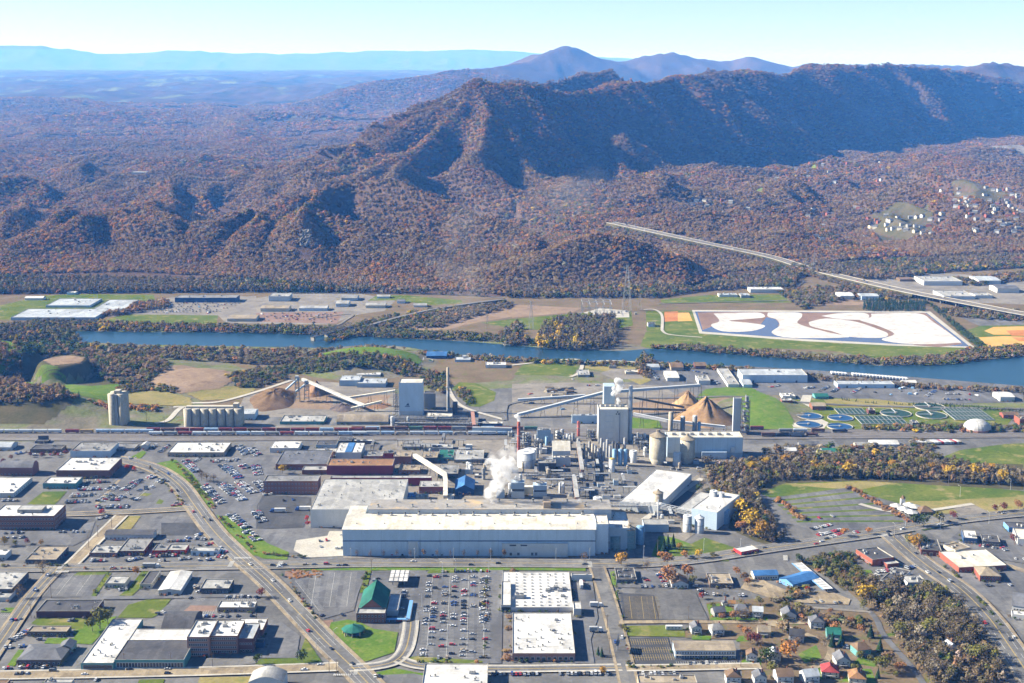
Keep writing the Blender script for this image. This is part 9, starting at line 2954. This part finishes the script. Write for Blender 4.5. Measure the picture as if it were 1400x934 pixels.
# -- steam
def steam_mat(name, dens, scale=0.16):
 m = bpy.data.materials.new(name)
 m.use_nodes = True
 n, l = m.node_tree.nodes, m.node_tree.links
 n.remove(n['Principled BSDF'])
 v = n.new('ShaderNodeVolumePrincipled')
 v.inputs['Color'].default_value = (0.97, 0.97, 0.98, 1)
 g = n.new('ShaderNodeNewGeometry')
 t = n.new('ShaderNodeTexNoise')
 t.inputs['Scale'].default_value = scale
 t.inputs['Detail'].default_value = 3
 r = n.new('ShaderNodeMapRange')
 r.inputs['From Min'].default_value, r.inputs['From Max'].default_value = 0.40, 0.62
 r.inputs['To Min'].default_value, r.inputs['To Max'].default_value = 0.0, dens
 l.new(g.outputs['Position'], t.inputs['Vector'])
 l.new(t.outputs['Fac'], r.inputs['Value'])
 l.new(r.outputs[0], v.inputs['Density'])
 l.new(v.outputs[0], n['Material Output'].inputs['Volume'])
 return m
M_STEAM = steam_mat('steam', 0.13)
M_JET = steam_mat('steam_jet', 0.5)
M_DRIFT = steam_mat('drifting_smoke', 0.00055, 0.009)
M_THIN = steam_mat('thin_steam', 0.04)
def plume(label, pts, mat, vox=1.2):
 """closed puffy skin round a chain of puffs; pts: world centre, radius"""
 bm = bmesh.new()
 r = random.Random(len(label))
 for c, R in pts:
  for k in range(3):
   o = Vector((r.gauss(0, .4), r.gauss(0, .4), r.gauss(0, .4))) * R
   bmesh.ops.create_icosphere(bm, subdivisions=2, radius=R * r.uniform(.6, .9), matrix=Matrix.Translation(c + o))
 me = bpy.data.meshes.new('steam_plume')
 bm.to_mesh(me)
 bm.free()
 me.materials.append(mat)
 o = bpy.data.objects.new('steam_plume', me)
 COL.objects.link(o)
 md = o.modifiers.new('skin', 'REMESH')
 md.mode = 'VOXEL'
 md.voxel_size = vox
 o['kind'] = 'stuff'
 tag(o, label, 'steam')
ym = gy(760.4) + 62
def pp(px, py, Y, R):
 return AT(px, py, Y), R
plume('billowing white steam plume above the machine hall', [pp(671, 698, ym, 2.6), pp(672, 692, ym, 4), pp(674, 685, ym, 5.5), pp(673, 676, ym, 6.5), pp(676, 667, ym, 7.5), pp(682, 658, ym, 9.5), pp(691, 652, ym, 8.5), pp(684, 644, ym, 10), pp(693, 640, ym, 9), pp(674, 634, ym, 7), pp(700, 647, ym, 6)], M_STEAM)
plume('thin spreading top of the steam plume', [pp(690, 632, ym + 10, 10), pp(702, 626, ym + 10, 10), pp(680, 624, ym + 10, 9), pp(694, 616, ym + 10, 8)], M_THIN)
for x, y, l in ((633, 692, 'small steam puff on the machine hall roof'), (587, 692, 'small steam puff at the stained roof end'), (762, 694, 'small steam puff beside the hatch house'), (788, 690, 'small steam puff at the gallery end')):
 plume(l, [pp(x, y + 3, ym, 2), pp(x + 1, y - 1, ym, 3.2), pp(x + 3, y - 4, ym, 3.4)], M_THIN if x != 788 else M_STEAM)
bz = BO[0].y + 14
plume('bright steam jet rising from the boiler tower roof', [pp(847, 557, bz, 2.0), pp(846, 551, bz, 2.6), pp(844, 545, bz, 3.4), pp(842, 539, bz, 4.0), pp(844, 533, bz, 4.6), pp(849, 528, bz, 4.5), pp(841, 529, bz, 4.6), pp(846, 522, bz, 5)], M_JET)
plume('puff of steam on the red chimney', [pp(708, 574, CH_RED[0].y, 2.8), pp(706, 570, CH_RED[0].y, 3.4)], M_JET)
plume('faint blue smoke drifting over the river and orange hill', [pp(690, 470, 2200, 40), pp(650, 420, 2300, 45), pp(632, 385, 2400, 50), pp(622, 350, 2500, 55), pp(640, 320, 2700, 65), pp(690, 300, 2900, 75), pp(750, 280, 3100, 80), pp(800, 260, 3200, 85)], M_DRIFT, 12)
plume('small steam wisp beside the low tan-roofed annex', [pp(949, 690, gy(700), 2.6), pp(946, 684, gy(700), 2.8)], M_THIN)
build_forest()
